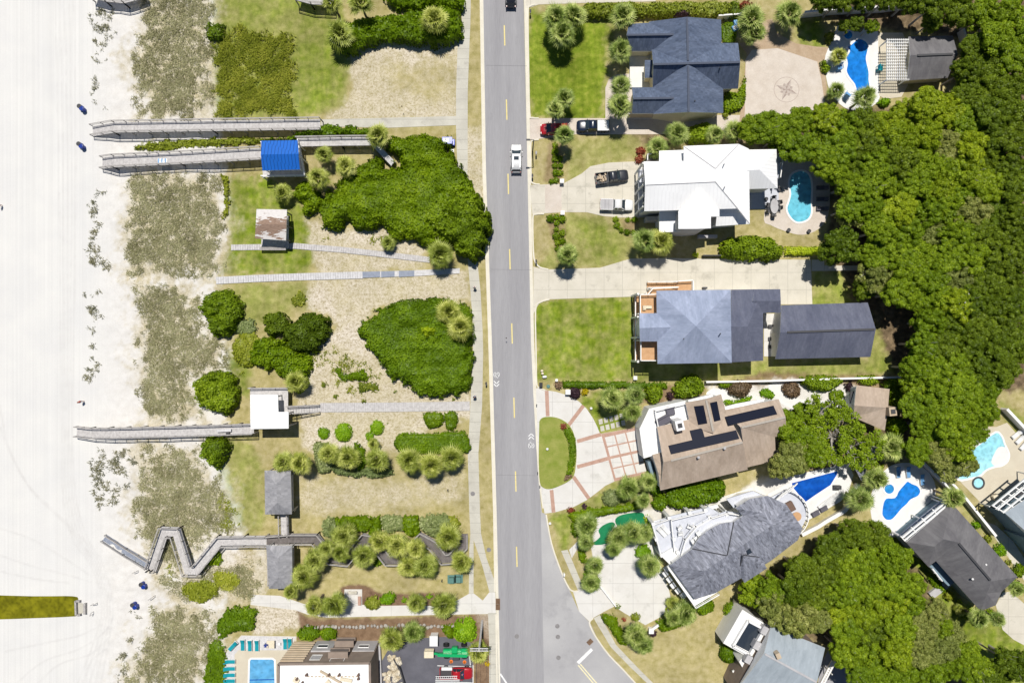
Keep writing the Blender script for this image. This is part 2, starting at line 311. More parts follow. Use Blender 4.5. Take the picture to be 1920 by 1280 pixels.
# ---------------------------------------------------------------- mesh helpers
class MB:
    def __init__(s): s.v = []; s.f = []; s.m = []
    def add(s, vs, fs, mi=0):
        k = len(s.v); s.v += [tuple(v) for v in vs]; s.f += [tuple(i+k for i in f) for f in fs]; s.m += [mi]*len(fs)
    def box(s, c, size, rz=0, mi=0, bev=0):
        x, y, z = [q/2 for q in size]; ca, sa = math.cos(rz), math.sin(rz); vs = []
        t = min(bev, x*.9, y*.9, z*.9)
        rings = [(-z, t), (-z+t, 0), (z-t, 0), (z, t)] if t > 0 else [(-z, 0), (z, 0)]
        n = 8 if t > 0 else 4
        for zz, ins in rings:
            if t > 0: pts = [(-x+t, -y+ins), (x-t, -y+ins), (x-ins, -y+t), (x-ins, y-t), (x-t, y-ins), (-x+t, y-ins), (-x+ins, y-t), (-x+ins, -y+t)]
            else: pts = [(-x, -y), (x, -y), (x, y), (-x, y)]
            vs += [(c[0]+px*ca-py*sa, c[1]+px*sa+py*ca, c[2]+zz) for px, py in pts]
        fs = [tuple(reversed(range(n))), tuple(range(n*(len(rings)-1), n*len(rings)))]
        for r in range(len(rings)-1):
            for i in range(n): fs.append((r*n+i, r*n+(i+1) % n, (r+1)*n+(i+1) % n, (r+1)*n+i))
        s.add(vs, fs, mi)
    def prism(s, pts, z0, z1, mi=0, top=True, bottom=False):
        pts = list(pts); n = len(pts)
        a = sum(pts[i][0]*pts[(i+1) % n][1]-pts[(i+1) % n][0]*pts[i][1] for i in range(n))
        if a < 0: pts = pts[::-1]
        vs = [(p[0], p[1], z0) for p in pts]+[(p[0], p[1], z1) for p in pts]
        fs = [(i, (i+1) % n, n+(i+1) % n, n+i) for i in range(n)]
        if top: fs.append(tuple(range(n, 2*n)))
        if bottom: fs.append(tuple(reversed(range(n))))
        s.add(vs, fs, mi)
    def beam(s, p, q, w, h, mi=0):
        p = Vector(p); q = Vector(q); d = q-p
        if d.length < 1e-5: return
        d.normalize(); up = Vector((0, 0, 1)) if abs(d.z) < .95 else Vector((0, 1, 0))
        r = d.cross(up).normalized(); u = r.cross(d)
        vs = [b+r*sx*w/2+u*sz*h/2 for b in (p, q) for sx, sz in ((-1, -1), (1, -1), (1, 1), (-1, 1))]
        s.add(vs, [(0, 1, 2, 3), (7, 6, 5, 4)]+[(i, i+4, (i+1) % 4+4, (i+1) % 4) for i in range(4)], mi)
    def tube(s, pts, rads, n=8, mi=0, cap=True):
        k = len(pts); vs = []
        for i in range(k):
            p = Vector(pts[i]); d = Vector(pts[min(i+1, k-1)])-Vector(pts[max(i-1, 0)]); d.normalize()
            up = Vector((0, 0, 1)) if abs(d.z) < .9 else Vector((1, 0, 0))
            a = d.cross(up).normalized(); b = d.cross(a)
            r = rads[i] if hasattr(rads, '__len__') else rads
            vs += [p+(a*math.cos(2*math.pi*j/n)+b*math.sin(2*math.pi*j/n))*r for j in range(n)]
        fs = [(i*n+j, i*n+(j+1) % n, (i+1)*n+(j+1) % n, (i+1)*n+j) for i in range(k-1) for j in range(n)]
        if cap: fs += [tuple(range(n))[::-1], tuple(range((k-1)*n, k*n))]
        s.add(vs, fs, mi)
    def lathe(s, c, prof, n=20, mi=0):
        vs = []; k = len(prof)
        for r, z in prof: vs += [(c[0]+r*math.cos(2*math.pi*j/n), c[1]+r*math.sin(2*math.pi*j/n), c[2]+z) for j in range(n)]
        fs = [(i*n+j, i*n+(j+1) % n, (i+1)*n+(j+1) % n, (i+1)*n+j) for i in range(k-1) for j in range(n)]
        fs += [tuple(range((k-1)*n, k*n)), tuple(reversed(range(n)))]; s.add(vs, fs, mi)
    def ball(s, c, r, n=10, mi=0, sq=(1, 1, 1), jit=0):
        vs = []; m = n//2+1
        for i in range(m):
            t = math.pi*(i+.5)/m
            for j in range(n):
                k = r*(1+random.uniform(-jit, jit))
                vs.append((c[0]+k*sq[0]*math.sin(t)*math.cos(2*math.pi*j/n), c[1]+k*sq[1]*math.sin(t)*math.sin(2*math.pi*j/n), c[2]+k*sq[2]*math.cos(t)))
        fs = [(i*n+j, i*n+n+j, i*n+n+(j+1) % n, i*n+(j+1) % n) for i in range(m-1) for j in range(n)]
        fs += [tuple(range(n)), tuple(reversed(range((m-1)*n, m*n)))]; s.add(vs, fs, mi)
    def build(s, name, mats, parent=None, smooth=False, loc=None):
        me = bpy.data.meshes.new(name)
        off = org(parent) if parent else Vector((0, 0, 0))
        if loc is not None: off = off+Vector(loc)
        me.from_pydata([(v[0]-off.x, v[1]-off.y, v[2]-off.z) for v in s.v], [], s.f)
        if not isinstance(mats, (list, tuple)): mats = [mats]
        for m in mats: me.materials.append(M[m] if isinstance(m, str) else m)
        if len(mats) > 1: me.polygons.foreach_set('material_index', s.m)
        if smooth: me.polygons.foreach_set('use_smooth', [True]*len(me.polygons))
        me.update()
        o = bpy.data.objects.new(name, me); COL.objects.link(o)
        if parent: o.parent = parent
        if loc is not None: o.location = loc
        return o
def org(o):
    v = Vector((0, 0, 0))
    while o is not None: v += o.location; o = o.parent
    return v
USED = {}; AUTO = []
def tag(o, label, cat, group=None, kind=None):
    if label: o['label'] = label
    o['category'] = cat
    if group: o['group'] = group
    if kind: o['kind'] = kind
    return o
def thing(name, label, cat, px, py, z=0.0, group=None):
    o = bpy.data.objects.new(name, None); COL.objects.link(o); o.location = W(px, py, z); o.empty_display_size = .3
    return tag(o, label, cat, group)
def auto(o, desc, cat, px, py, group=None):
    """label written at the end, from the look and the nearest landmark"""
    tag(o, None, cat, group); AUTO.append((o, desc, px, py)); return o
def struct(o): o['kind'] = 'structure'; return o
def dup(o, parent=None):
    c = o.copy(); COL.objects.link(c)
    if parent: c.parent = parent
    for ch in list(o.children): dup(ch, c)
    return c
def inset(P, d):
    n = len(P); a = sum(P[i][0]*P[(i+1) % n][1]-P[(i+1) % n][0]*P[i][1] for i in range(n)); sg = 1 if a > 0 else -1
    out = []
    for i in range(n):
        p0, p1, p2 = Vector(P[i-1][:2]), Vector(P[i][:2]), Vector(P[(i+1) % n][:2])
        e1 = (p1-p0).normalized(); e2 = (p2-p1).normalized()
        n1 = Vector((-e1.y, e1.x))*sg; n2 = Vector((-e2.y, e2.x))*sg
        b = n1+n2; q = max(b.length_squared, .5)
        out.append(tuple(p1+b*(2*d/q)))
    return out
LEVEL = []
def nz(pts):
    """height for a new flat sheet: 4 mm above whatever it may overlap (tested box by box along its length)"""
    P = np.array([p[:2] for p in pts], float); lo = P.min(0); hi = P.max(0); lv = 0
    for l2, h2, v in LEVEL:
        if (lo < h2).all() and (hi > l2).all(): lv = max(lv, v+1)
    LEVEL.append((lo, hi, lv)); return .024+.004*lv
def sheet(name, pts, mat, z=None, sm=0, kind=True, z0=-.12):
    """a flat slab laid on the ground; every one lies a few millimetres above the last"""
    if sm: pts = smooth(pts, sm)
    if z is None: z = nz(pts)
    b = MB(); b.prism(poly(pts), z0, z); o = b.build(name, mat)
    if kind: struct(o)
    return o
def ribbon(pts, w):
    """left and right offset points of a polyline (world xy), mitred"""
    L, R = [], []; n = len(pts)
    for i in range(n):
        p = Vector(pts[i][:2]); a = (p-Vector(pts[i-1][:2])).normalized() if i else None
        c = (Vector(pts[i+1][:2])-p).normalized() if i < n-1 else None
        a = a or c; c = c or a
        na = Vector((-a.y, a.x)); nc = Vector((-c.y, c.x)); m = na+nc; m = m*(2/max(m.length_squared, .9))/1.0
        L.append(p+m*w/2); R.append(p-m*w/2)
    return L, R
def strip(name, pts, wpx, mat, z=None, sm=0, z0=-.12):
    if sm: pts = smooth(pts, sm, False)
    if z is None: z = nz([(p[0]+s*wpx/2, p[1]+s*wpx/2) for p in pts for s in (-1, 1)])
    P = [W(p[0], p[1]) for p in pts]; L, R = ribbon(P, wpx*S); b = MB()
    for i in range(len(P)-1):
        b.prism([L[i], L[i+1], R[i+1], R[i]], z0, z)
    return struct(b.build(name, mat))
def qmesh(name, V, var, mat):
    n = len(V); me = bpy.data.meshes.new(name)
    me.vertices.add(4*n); me.vertices.foreach_set('co', np.ascontiguousarray(V, np.float32).ravel())
    me.loops.add(4*n); me.loops.foreach_set('vertex_index', np.arange(4*n, dtype=np.int32))
    me.polygons.add(n); me.polygons.foreach_set('loop_start', np.arange(0, 4*n, 4, dtype=np.int32))
    a = me.attributes.new('var', 'FLOAT', 'FACE'); a.data.foreach_set('value', np.ascontiguousarray(var, np.float32))
    me.materials.append(mat); me.update(calc_edges=True); me.validate(); return me
def unit(a): return a/np.maximum(np.linalg.norm(a, axis=1, keepdims=True), 1e-9)
def leaves(P, N, size, jit=.7, asp=1.0):
    n = len(P); nn = unit(N+jit*rng.normal(size=(n, 3)))
    t = unit(np.cross(nn, rng.normal(size=(n, 3)))); b = np.cross(nn, t)
    s = (size*rng.uniform(.6, 1.3, n))[:, None]
    t = t*s*.6; b = b*s*.6*asp
    return np.stack([P-t-b*.3, P+t*.2-b*.9, P+t+b*.3, P-t*.2+b], 1)
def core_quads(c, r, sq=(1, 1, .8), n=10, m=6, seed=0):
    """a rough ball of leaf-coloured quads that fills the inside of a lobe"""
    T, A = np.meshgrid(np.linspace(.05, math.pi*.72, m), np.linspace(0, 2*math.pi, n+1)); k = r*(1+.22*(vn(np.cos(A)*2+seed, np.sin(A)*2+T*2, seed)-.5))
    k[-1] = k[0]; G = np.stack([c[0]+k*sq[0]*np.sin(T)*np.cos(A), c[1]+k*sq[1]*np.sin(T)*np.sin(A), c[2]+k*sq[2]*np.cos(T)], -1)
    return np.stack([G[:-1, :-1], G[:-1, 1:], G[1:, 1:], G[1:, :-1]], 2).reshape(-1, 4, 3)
def crown(R, hz, nl=52, dens=11, size=.34):
    """leaf cloud of a broad crown centred on 0: many uneven clumps over a ragged dome, with gaps between"""
    C = []; ph = rng.uniform(0, 6.28, 3); am = rng.uniform(.05, .16, 3)
    ext = lambda a: R*(1+sum(am[q]*math.sin((q+2)*a+ph[q]) for q in range(3)))*.92
    for k in range(12):
        a = k*2*math.pi/12+rng.uniform(-.2, .2); r = ext(a)*rng.uniform(.62, .86); C.append((r*math.cos(a), r*math.sin(a), rng.uniform(-1.0, .1), R*rng.uniform(.14, .24)))
    while len(C) < nl+12:
        a = rng.uniform(0, 2*math.pi); r = ext(a)*math.sqrt(rng.uniform(0, 1))*.9; rad = R*rng.uniform(.09, .2)
        z = hz*math.sqrt(max(0, 1-(r/R)**2*.85))*rng.uniform(.45, 1.12)-rad*.35
        C.append((r*math.cos(a), r*math.sin(a), z, rad))
    C.append((0, 0, -.3, R*.55)); C = np.array(C); Ps = []; Ns = []; Vs = []; K = []
    for i, (x, y, z, r) in enumerate(C):
        n = int(dens*2.6*math.pi*r*r)
        q = unit(rng.normal(size=(n, 3))); q = q[q[:, 2] > -.35]
        rr = r*(1+.4*(fbm(q[:, 0]*2.2+i*7, q[:, 1]*2.2+q[:, 2]*1.7, i, 2)-.5)+rng.normal(0, .09, len(q)))
        p = np.array([x, y, z])+q*rr[:, None]*np.array([1, 1, .85])
        dd = np.linalg.norm((p[:, None, :]-C[None, :, :3])/np.array([1, 1, .85]), axis=2)/C[None, :, 3]
        dd[:, i] = 9; keep = dd.min(1) > .85
        Ps.append(p[keep]); Ns.append(q[keep]); Vs.append(np.full(keep.sum(), rng.uniform(-.24, .24)))
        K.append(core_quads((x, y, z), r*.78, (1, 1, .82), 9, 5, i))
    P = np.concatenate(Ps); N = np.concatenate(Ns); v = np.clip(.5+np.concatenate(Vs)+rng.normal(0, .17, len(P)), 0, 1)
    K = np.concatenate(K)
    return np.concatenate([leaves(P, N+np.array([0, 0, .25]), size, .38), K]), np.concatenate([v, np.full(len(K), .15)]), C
def mass(pts, h, er=1.0, amp=.5, sc=1.2, size=.3, dens=12, zc=.6, wob=.5, jit=.5, sm=3, worldpts=None):
    """leaf shell over an outline in plan: a hedge, thicket or shrub"""
    if worldpts is None:
        if sm: pts = smooth(pts, sm)
        Pw = np.array(poly(pts, h*zc))
    else: Pw = np.array(worldpts)
    lo = Pw.min(0)-wob; hi = Pw.max(0)+wob; A = (hi-lo).prod(); n = int(A*dens)
    sd0 = int(rng.integers(1, 9999))
    def hf(x, y):
        d_ = sdpoly(x, y, Pw)+wob*(fbm(x*1.1, y*1.1, sd0, 4)-.5)*2.4
        t = np.clip(d_/er, 0, 1); pr = np.sqrt(np.maximum(1-(1-t)**2, 0))
        l = fbm(x/sc, y/sc, sd0+11, 3); l2 = np.abs(vn(x/sc*.8+3, y/sc*.8, sd0+5)*2-1)
        return h*pr*(1-amp*.55*l2-amp*.6*(1-l)+amp*.45), d_
    def smp(n):
        x = rng.uniform(lo[0], hi[0], n); y = rng.uniform(lo[1], hi[1], n); z, d_ = hf(x, y); k = d_ > 0
        return x[k], y[k], z[k], d_[k]
    x, y, z, d_ = smp(n)
    k = d_ < er*.6; reps = max(1, int(h/.5))
    xe = np.repeat(x[k], reps); ye = np.repeat(y[k], reps); ze = np.repeat(z[k], reps)*rng.uniform(.05, 1, k.sum()*reps)
    ee = .12
    gx = (hf(x+ee, y)[0]-z)/ee; gy = (hf(x, y+ee)[0]-z)/ee
    N = unit(np.stack([-gx, -gy, np.ones_like(x)], 1))
    N2 = unit(np.repeat(np.stack([-gx[k], -gy[k], .3+0*gx[k]], 1), reps, 0))
    P = np.concatenate([np.stack([x, y, z], 1), np.stack([xe, ye, ze], 1)]); N = np.concatenate([N, N2])
    P[:, 2] += rng.normal(0, .05*size/.3, len(P))
    tone = (fbm(P[:, 0]*.4, P[:, 1]*.4, sd0+3, 4)-.5)*1.25
    v = np.clip(.5+tone+rng.normal(0, .17, len(P)), 0, 1)
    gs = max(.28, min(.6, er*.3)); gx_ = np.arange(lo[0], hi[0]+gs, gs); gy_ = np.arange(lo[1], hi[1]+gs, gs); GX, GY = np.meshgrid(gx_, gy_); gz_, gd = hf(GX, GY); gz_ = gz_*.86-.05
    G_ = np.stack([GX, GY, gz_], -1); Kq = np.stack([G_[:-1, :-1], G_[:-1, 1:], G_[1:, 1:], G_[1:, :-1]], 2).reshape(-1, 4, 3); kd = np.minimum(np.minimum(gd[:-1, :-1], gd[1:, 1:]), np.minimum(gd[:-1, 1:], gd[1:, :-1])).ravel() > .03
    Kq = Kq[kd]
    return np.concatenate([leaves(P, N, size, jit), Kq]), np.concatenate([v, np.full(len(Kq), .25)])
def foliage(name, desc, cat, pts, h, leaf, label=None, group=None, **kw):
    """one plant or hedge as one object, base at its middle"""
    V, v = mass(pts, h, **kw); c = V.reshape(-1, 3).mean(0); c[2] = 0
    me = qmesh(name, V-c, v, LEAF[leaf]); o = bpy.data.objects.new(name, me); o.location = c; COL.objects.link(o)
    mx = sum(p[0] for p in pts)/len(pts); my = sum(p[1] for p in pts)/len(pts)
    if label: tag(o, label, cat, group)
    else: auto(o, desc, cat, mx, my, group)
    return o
# ---------------------------------------------------------------- roofs, walls, windows
def roof(parent, name, faces, mat, thick=.2, caps=None, capmat=None, capw=.32):
    """faces: lists of (px, py, z) read off the photograph at that height; gives a slab and its outline"""
    key = {}; vs = []; fs = []
    F2 = []
    for f in faces:
        idx = []
        for p in f:
            k = (round(p[0]), round(p[1]), round(p[2], 1))
            if k not in key: key[k] = len(vs); vs.append(W(*p))
            idx.append(key[k])
        a = sum(vs[idx[i]].x*vs[idx[(i+1) % len(idx)]].y-vs[idx[(i+1) % len(idx)]].x*vs[idx[i]].y for i in range(len(idx)))
        idx = idx if a > 0 else idx[::-1]
        if len(idx) < 4: fs.append(idx)
        else:
            for tr in tessellate_polygon([[(vs[i].x, vs[i].y, 0) for i in idx]]):
                q = [idx[i] for i in tr]; a = (vs[q[1]]-vs[q[0]]).cross(vs[q[2]]-vs[q[0]]).z; fs.append(q if a > 0 else q[::-1])
    b = MB(); n = len(vs)
    E = {}
    for f in fs:
        for i in range(len(f)): E[(f[i], f[(i+1) % len(f)])] = 1
    bd = {a: c for (a, c) in E if (c, a) not in E}
    allv = vs+[v-Vector((0, 0, thick)) for v in vs]
    b.add(allv, fs, 0)
    b.add(allv, [tuple(i+n for i in reversed(f)) for f in fs]+[(a, a+n, c+n, c) for a, c in bd.items()], 1)
    o = b.build(name, [mat, 'white'], parent)
    for c in (caps or []):
        q = MB()
        p0, p1 = W(*c[0]), W(*c[1]); q.beam(p0+Vector((0, 0, .05)), p1+Vector((0, 0, .05)), capw, .08); q.build('ridge_cap', capmat or 'cap', o)
    loops = []; left = dict(bd)
    while left:
        s = next(iter(left)); lp = [s]; nx = left.pop(s)
        while nx != s and nx in left: lp.append(nx); nx = left.pop(nx)
        loops.append([vs[i] for i in lp])
    return o, loops
def skirt(parent, loop, mat, d=.45, z0=0., drop=.16, name='wall'):
    """walls under a roof's outline, set in by the overhang"""
    P = inset([(v.x, v.y) for v in loop], d); n = len(P); vs = []; b = MB()
    for i in range(n): vs += [(P[i][0], P[i][1], z0), (P[i][0], P[i][1], loop[i].z-drop)]
    b.add(vs, [(2*i, 2*((i+1) % n), 2*((i+1) % n)+1, 2*i+1) for i in range(n)])
    return b.build(name, mat, parent)
def opening(parent, a, b_, t, z, w, h, out, name='window', glass='glass', frame='white'):
    """a framed pane standing a few centimetres proud of the wall line a-b (world xy)"""
    a = Vector((a[0], a[1])); b2 = Vector((b_[0], b_[1])); c = a.lerp(b2, t); dr = (b2-a).normalized(); ang = math.atan2(dr.y, dr.x)
    nn = Vector((-dr.y, dr.x))*out; q = MB(); p = c+nn*.05
    for sx in (-1, 1): q.box((p.x+dr.x*sx*(w/2), p.y+dr.y*sx*(w/2), z), (.1, .1, h+.1), ang)
    for sz in (-1, 1): q.box((p.x, p.y, z+sz*h/2), (w-.1, .1, .1), ang)
    f = q.build(name, frame, parent)
    g = MB(); g.box((c.x+nn.x*.03, c.y+nn.y*.03, z), (w-.1, .04, h-.1), ang); g.build('pane' if name == 'window' else 'panel', glass, f)
    return f
def railing(parent, P, hgt=1.0, post=1.9, mat='wood_rail', name='railing', pw=.1, mid=1):
    """posts, top rail and mid rails along world points"""
    b = MB()
    for i in range(len(P)-1):
        p, q = Vector(P[i]), Vector(P[i+1]); L = (q-p).length; n = max(1, round(L/post))
        b.beam(p+Vector((0, 0, hgt)), q+Vector((0, 0, hgt)), .15, .06)
        for m in range(mid): b.beam(p+Vector((0, 0, hgt*(m+1)/(mid+1))), q+Vector((0, 0, hgt*(m+1)/(mid+1))), .05, .1)
        for k in range(n+1):
            c = p.lerp(q, k/n); b.box((c.x, c.y, c.z+hgt/2-.03), (pw, pw, hgt), 0)
    return b.build(name, mat, parent)
def boardwalk(name, label, path, wpx, rails=(1, 1), mat='wood', rmat='wood_rail', board=.24, posts=True, hgt=1.0, cat='boardwalk'):
    """path: (px, py, deck height)"""
    t = thing(name, label, cat, path[0][0], path[0][1])
    P = [W(*p) for p in path]; L, R = ribbon(P, wpx*S); b = MB()
    for i in range(len(P)-1):
        z0, z1 = P[i].z, P[i+1].z; n = max(2, int((P[i+1]-P[i]).length/board))
        for k in range(n):
            a, c = k/n, (k+.93)/n
            q = [L[i].lerp(L[i+1], a), L[i].lerp(L[i+1], c), R[i].lerp(R[i+1], c), R[i].lerp(R[i+1], a)]
            zz = [z0+(z1-z0)*a, z0+(z1-z0)*c]*1; zz = [zz[0], zz[1], zz[1], zz[0]]
            w = random.uniform(-.006, .006)
            vs = [(q[j].x, q[j].y, zz[j]+w) for j in range(4)]+[(q[j].x, q[j].y, zz[j]-.05) for j in range(4)]
            b.add(vs, [(3, 2, 1, 0), (4, 5, 6, 7), (0, 1, 5, 4), (1, 2, 6, 5), (2, 3, 7, 6), (3, 0, 4, 7)])
    b.build('deck', mat, t)
    j = MB()
    for X in (L, R):
        for i in range(len(P)-1):
            off = Vector((0, 0, -.17)); j.beam(Vector((X[i].x, X[i].y, P[i].z))+off, Vector((X[i+1].x, X[i+1].y, P[i+1].z))+off, .07, .2)
            if posts and max(P[i].z, P[i+1].z) > .5:
                nn = max(1, int((P[i+1]-P[i]).length/2.4))
                for k in range(nn+1):
                    c = X[i].lerp(X[i+1], k/nn); zc = P[i].z+(P[i+1].z-P[i].z)*k/nn
                    if zc > .3: j.box((c.x, c.y, zc/2-.1), (.16, .16, zc))
    j.build('frame', rmat, t)
    for X, on in ((L, rails[0]), (R, rails[1])):
        if on: railing(t, [(X[i].x, X[i].y, P[i].z) for i in range(len(P))], hgt, 2.0, rmat)
    return t
# ================================================================= THE GROUND
CLS = ['beach', 'dune', 'lawn', 'dry', 'litter', 'mulch', 'floor', 'track']
SOFT = []   # (class, outline px, softness px, wobble px)
def G(c, pts, soft=6, wob=10, amt=1.0): SOFT.append((c, pts, soft, wob, amt))
# beach side
G('dry', [(405,-60),(2600,-60),(2600,1400),(430,1400),(425,1120),(455,1000),(430,900),(420,780),(430,650),(410,520),(430,400),(415,300),(402,120)], 10, 18)
G('lawn', [(395,-40),(640,-40),(640,50),(665,110),(648,200),(560,222),(402,222),(398,90)], 8, 14, .62)
G('lawn', [(545,75),(620,80),(655,110),(648,205),(560,212)], 14, 8, .45)
G('lawn', [(422,335),(500,330),(560,372),(585,430),(600,455),(580,505),(412,515),(432,455),(428,400)], 7, 14, .8)
G('lawn', [(440,535),(560,530),(590,560),(520,600),(450,610),(430,570)], 12, 14, .5)
G('lawn', [(412,830),(470,825),(492,880),(498,960),(470,1000),(420,985),(405,900)], 16, 20, .5)
G('lawn', [(425,650),(470,690),(465,740),(440,720),(420,690)], 10, 12, .8)
G('litter', [(655,90),(700,84),(862,68),(858,222),(600,224),(640,205),(660,160)], 9, 14, .9)
G('dry', [(735,120),(860,120),(860,175),(780,185),(730,160)], 20, 22, .65)
G('litter', [(575,415),(640,425),(720,430),(800,470),(795,500),(600,520),(588,470)], 9, 16, .9)
G('litter', [(590,522),(868,512),(884,560),(720,578),(650,620),(605,590),(580,560)], 10, 16, .95)
G('litter', [(585,640),(680,600),(720,660),(760,720),(878,745),(880,775),(740,840),(590,850),(560,800),(560,740)], 10, 16, .95)
G('litter', [(570,895),(860,900),(870,940),(620,965),(560,950)], 20, 20, .45)
G('litter', [(400,1030),(500,1030),(498,1110),(430,1120),(390,1070)], 12, 16, .7)
G('litter', [(478,1130),(560,1140),(562,1180),(480,1185)], 8, 10, .9)
G('litter', [(868,240),(905,240),(912,480),(880,480)], 6, 8, .55)
G('dune', [(500,1020),(495,1110),(470,1115),(480,1030)], 6, 6, .4)
# right of the road
for p, a in (([(990,18),(1140,40),(1138,225),(990,222)], .95), ([(1010,60),(1120,60),(1125,215),(1030,200)], .4), ([(1000,578),(1012,562),(1190,556),(1192,715),(1005,715)], .82),
             ([(1060,255),(1205,255),(1195,292),(1095,325),(1060,342)], .42), ([(1060,400),(1130,405),(1200,430),(1250,482),(1185,486),(1125,500),(1010,505)], .45),
             ([(1090,415),(1160,430),(1150,480),(1095,470)], .5), ([(1520,506),(1610,506),(1600,575),(1520,575)], .62), ([(1190,676),(1700,672),(1690,703),(1320,714),(1190,714)], .55),
             ([(1630,560),(1660,600),(1700,650),(1690,700),(1630,700)], .5), ([(1085,745),(1180,730),(1175,805),(1120,810),(1100,770)], .75),
             ([(1080,945),(1150,905),(1215,900),(1200,960),(1085,965)], .6), ([(1025,965),(1060,958),(1085,985),(1060,1030),(1045,1010)], .7),
             ([(1720,1040),(1760,1080),(1830,1150),(1930,1180),(1930,1290),(1830,1290),(1790,1200),(1720,1150)], .75), ([(1740,965),(1640,980),(1650,1010),(1720,1080),(1745,1060)], .9),
             ([(1480,35),(1545,30),(1545,90),(1500,85)], .8), ([(1870,745),(1930,790),(1930,860),(1880,780)], .7), ([(1770,890),(1860,985),(1880,1010),(1850,1010),(1760,920)], .3)):
    G('lawn', p, 9, 12, a)
G('mulch', [(1395,700),(1700,702),(1700,735),(1390,735)], 6, 8, .7)
G('dune', [(1320,722),(1400,722),(1480,712),(1600,725),(1610,775),(1560,800),(1490,790),(1440,752),(1350,760)], 6, 10, .95)
G('dune', [(1085,965),(1220,945),(1370,935),(1420,900),(1490,885),(1490,925),(1390,950),(1230,990),(1110,1000)], 6, 8, .8)
G('floor', [(1530,-60),(2600,-60),(2600,730),(1880,735),(1860,760),(1760,870),(1700,860),(1690,760),(1672,690),(1640,600),(1600,560),(1565,480),(1562,330),(1460,300),(1390,262),(1400,218),(1560,218),(1690,195),(1790,170),(1805,70),(1700,62),(1540,40)], 10, 14)
G('floor', [(1180,240),(1400,240),(1400,272),(1205,272)], 6, 6, .8)
G('floor', [(1430,260),(1560,270),(1570,500),(1540,470),(1560,400),(1530,320),(1470,300)], 6, 8, .9)
G('floor', [(1460,770),(1600,790),(1650,810),(1680,760),(1720,850),(1640,880),(1560,880),(1460,885)], 6, 8, .85)
G('floor', [(1395,1100),(1470,1060),(1590,995),(1650,1000),(1740,1090),(1790,1180),(1830,1290),(1560,1290),(1560,1210),(1440,1170)], 8, 10, .9)
G('dry', [(1240,440),(1400,440),(1400,486),(1250,486)], 6, 6, .9)
G('mulch', [(1030,270),(1055,270),(1055,342),(1020,340)], 4, 4, .6)
G('mulch', [(1022,405),(1060,405),(1062,490),(1045,490)], 4, 4, .6)
G('mulch', [(1165,412),(1200,412),(1195,455),(1170,440)], 4, 4, .6)
G('mulch', [(1190,725),(1330,720),(1320,745),(1200,760)], 5, 6, .7)
# planted beds by the hotel
G('mulch', smooth([(636,1108),(642,1097),(665,1095),(692,1098),(715,1112),(770,1112),(838,1114),(840,1136),(700,1136),(640,1132)], 3), 3, 3)
G('mulch', [(560,1147),(575,1158),(612,1161),(920,1151),(925,1290),(888,1290),(888,1205),(840,1196),(720,1196),(705,1205),(556,1198),(562,1175)], 4, 5, .95)
G('litter', [(895,1130),(922,1140),(922,1200),(900,1170)], 6, 6, .4)
DUNES = [[(262,-20),(395,-20),(402,120),(402,222),(252,226),(262,190),(240,120),(245,85),(268,40)], [(240,330),(300,326),(415,325),(425,420),(412,520),(330,520),(240,516),(236,440)], [(252,536),(330,532),(375,560),(385,625),(430,650),(420,700),(360,720),(380,790),(272,790),(256,660)], [(268,832),(380,832),(385,880),(430,930),(440,1000),(380,1020),(340,1060),(262,1040),(250,950)],
     [(300,1060),(360,1085),(480,1045),(490,1100),(470,1115),(400,1125),(340,1125),(298,1100)], [(290,1140),(330,1132),(410,1150),(412,1230),(385,1290),(225,1290),(240,1240)]]
for p in DUNES: G('litter', p, 30, 42, .62); G('dry', p, 30, 42, .42)
for p in ([(660,95),(860,90),(856,218),(605,222)], [(575,418),(800,472),(795,500),(600,520)], [(590,522),(868,512),(884,560),(640,600)], [(585,640),(720,660),(878,750),(740,845),(560,800)]): G('dry', p, 18, 34, .36)
xs = np.concatenate([[-9000, -3000, -900, -300, -140], np.arange(-96, 96.01, .25), [140, 300, 900, 3000, 9000]])
ys = np.concatenate([[-9000, -3000, -900, -300, -110], np.arange(-66, 66.01, .25), [110, 300, 900, 3000, 9000]])
X, Y = np.meshgrid(xs, ys); PX = X/S+CX; PY = CY-Y/S
nx, ny = len(xs), len(ys)
Wt = np.zeros((len(CLS),)+X.shape)
wob0 = (fbm(X*.35, Y*.35, 3, 4)-.5); wob1 = (fbm(X*1.7, Y*1.7, 9, 3)-.5)
edge = 205+(fbm(Y*.09, Y*0, 5, 3)-.5)*20
a = sstep(-50, 45, PX-edge); Wt[0] = 1-a; Wt[1] = a
NF = fbm(X*.9, Y*.9, 21, 4)
for c, pts, soft, wob, amt in SOFT:
    P = np.array(pts); lo = P.min(0)-40; hi = P.max(0)+40
    j = np.where((ys <= CY*S-lo[1]*S) & (ys >= CY*S-hi[1]*S))[0]; i = np.where((xs >= (lo[0]-CX)*S) & (xs <= (hi[0]-CX)*S))[0]
    if not len(i) or not len(j): continue
    sl_ = np.s_[j[0]:j[-1]+1, i[0]:i[-1]+1]
    sd = sdpoly(PX[sl_], PY[sl_], P)+wob*(wob0[sl_]*2+wob1[sl_]*1.3)
    a = sstep(-soft, soft, sd)*amt
    if amt < .9: a = a*np.clip(.45+1.1*NF[sl_], 0, 1.25)
    a = np.clip(a, 0, 1); Wt[(slice(None),)+sl_] *= (1-a); Wt[(CLS.index(c),)+sl_] += a
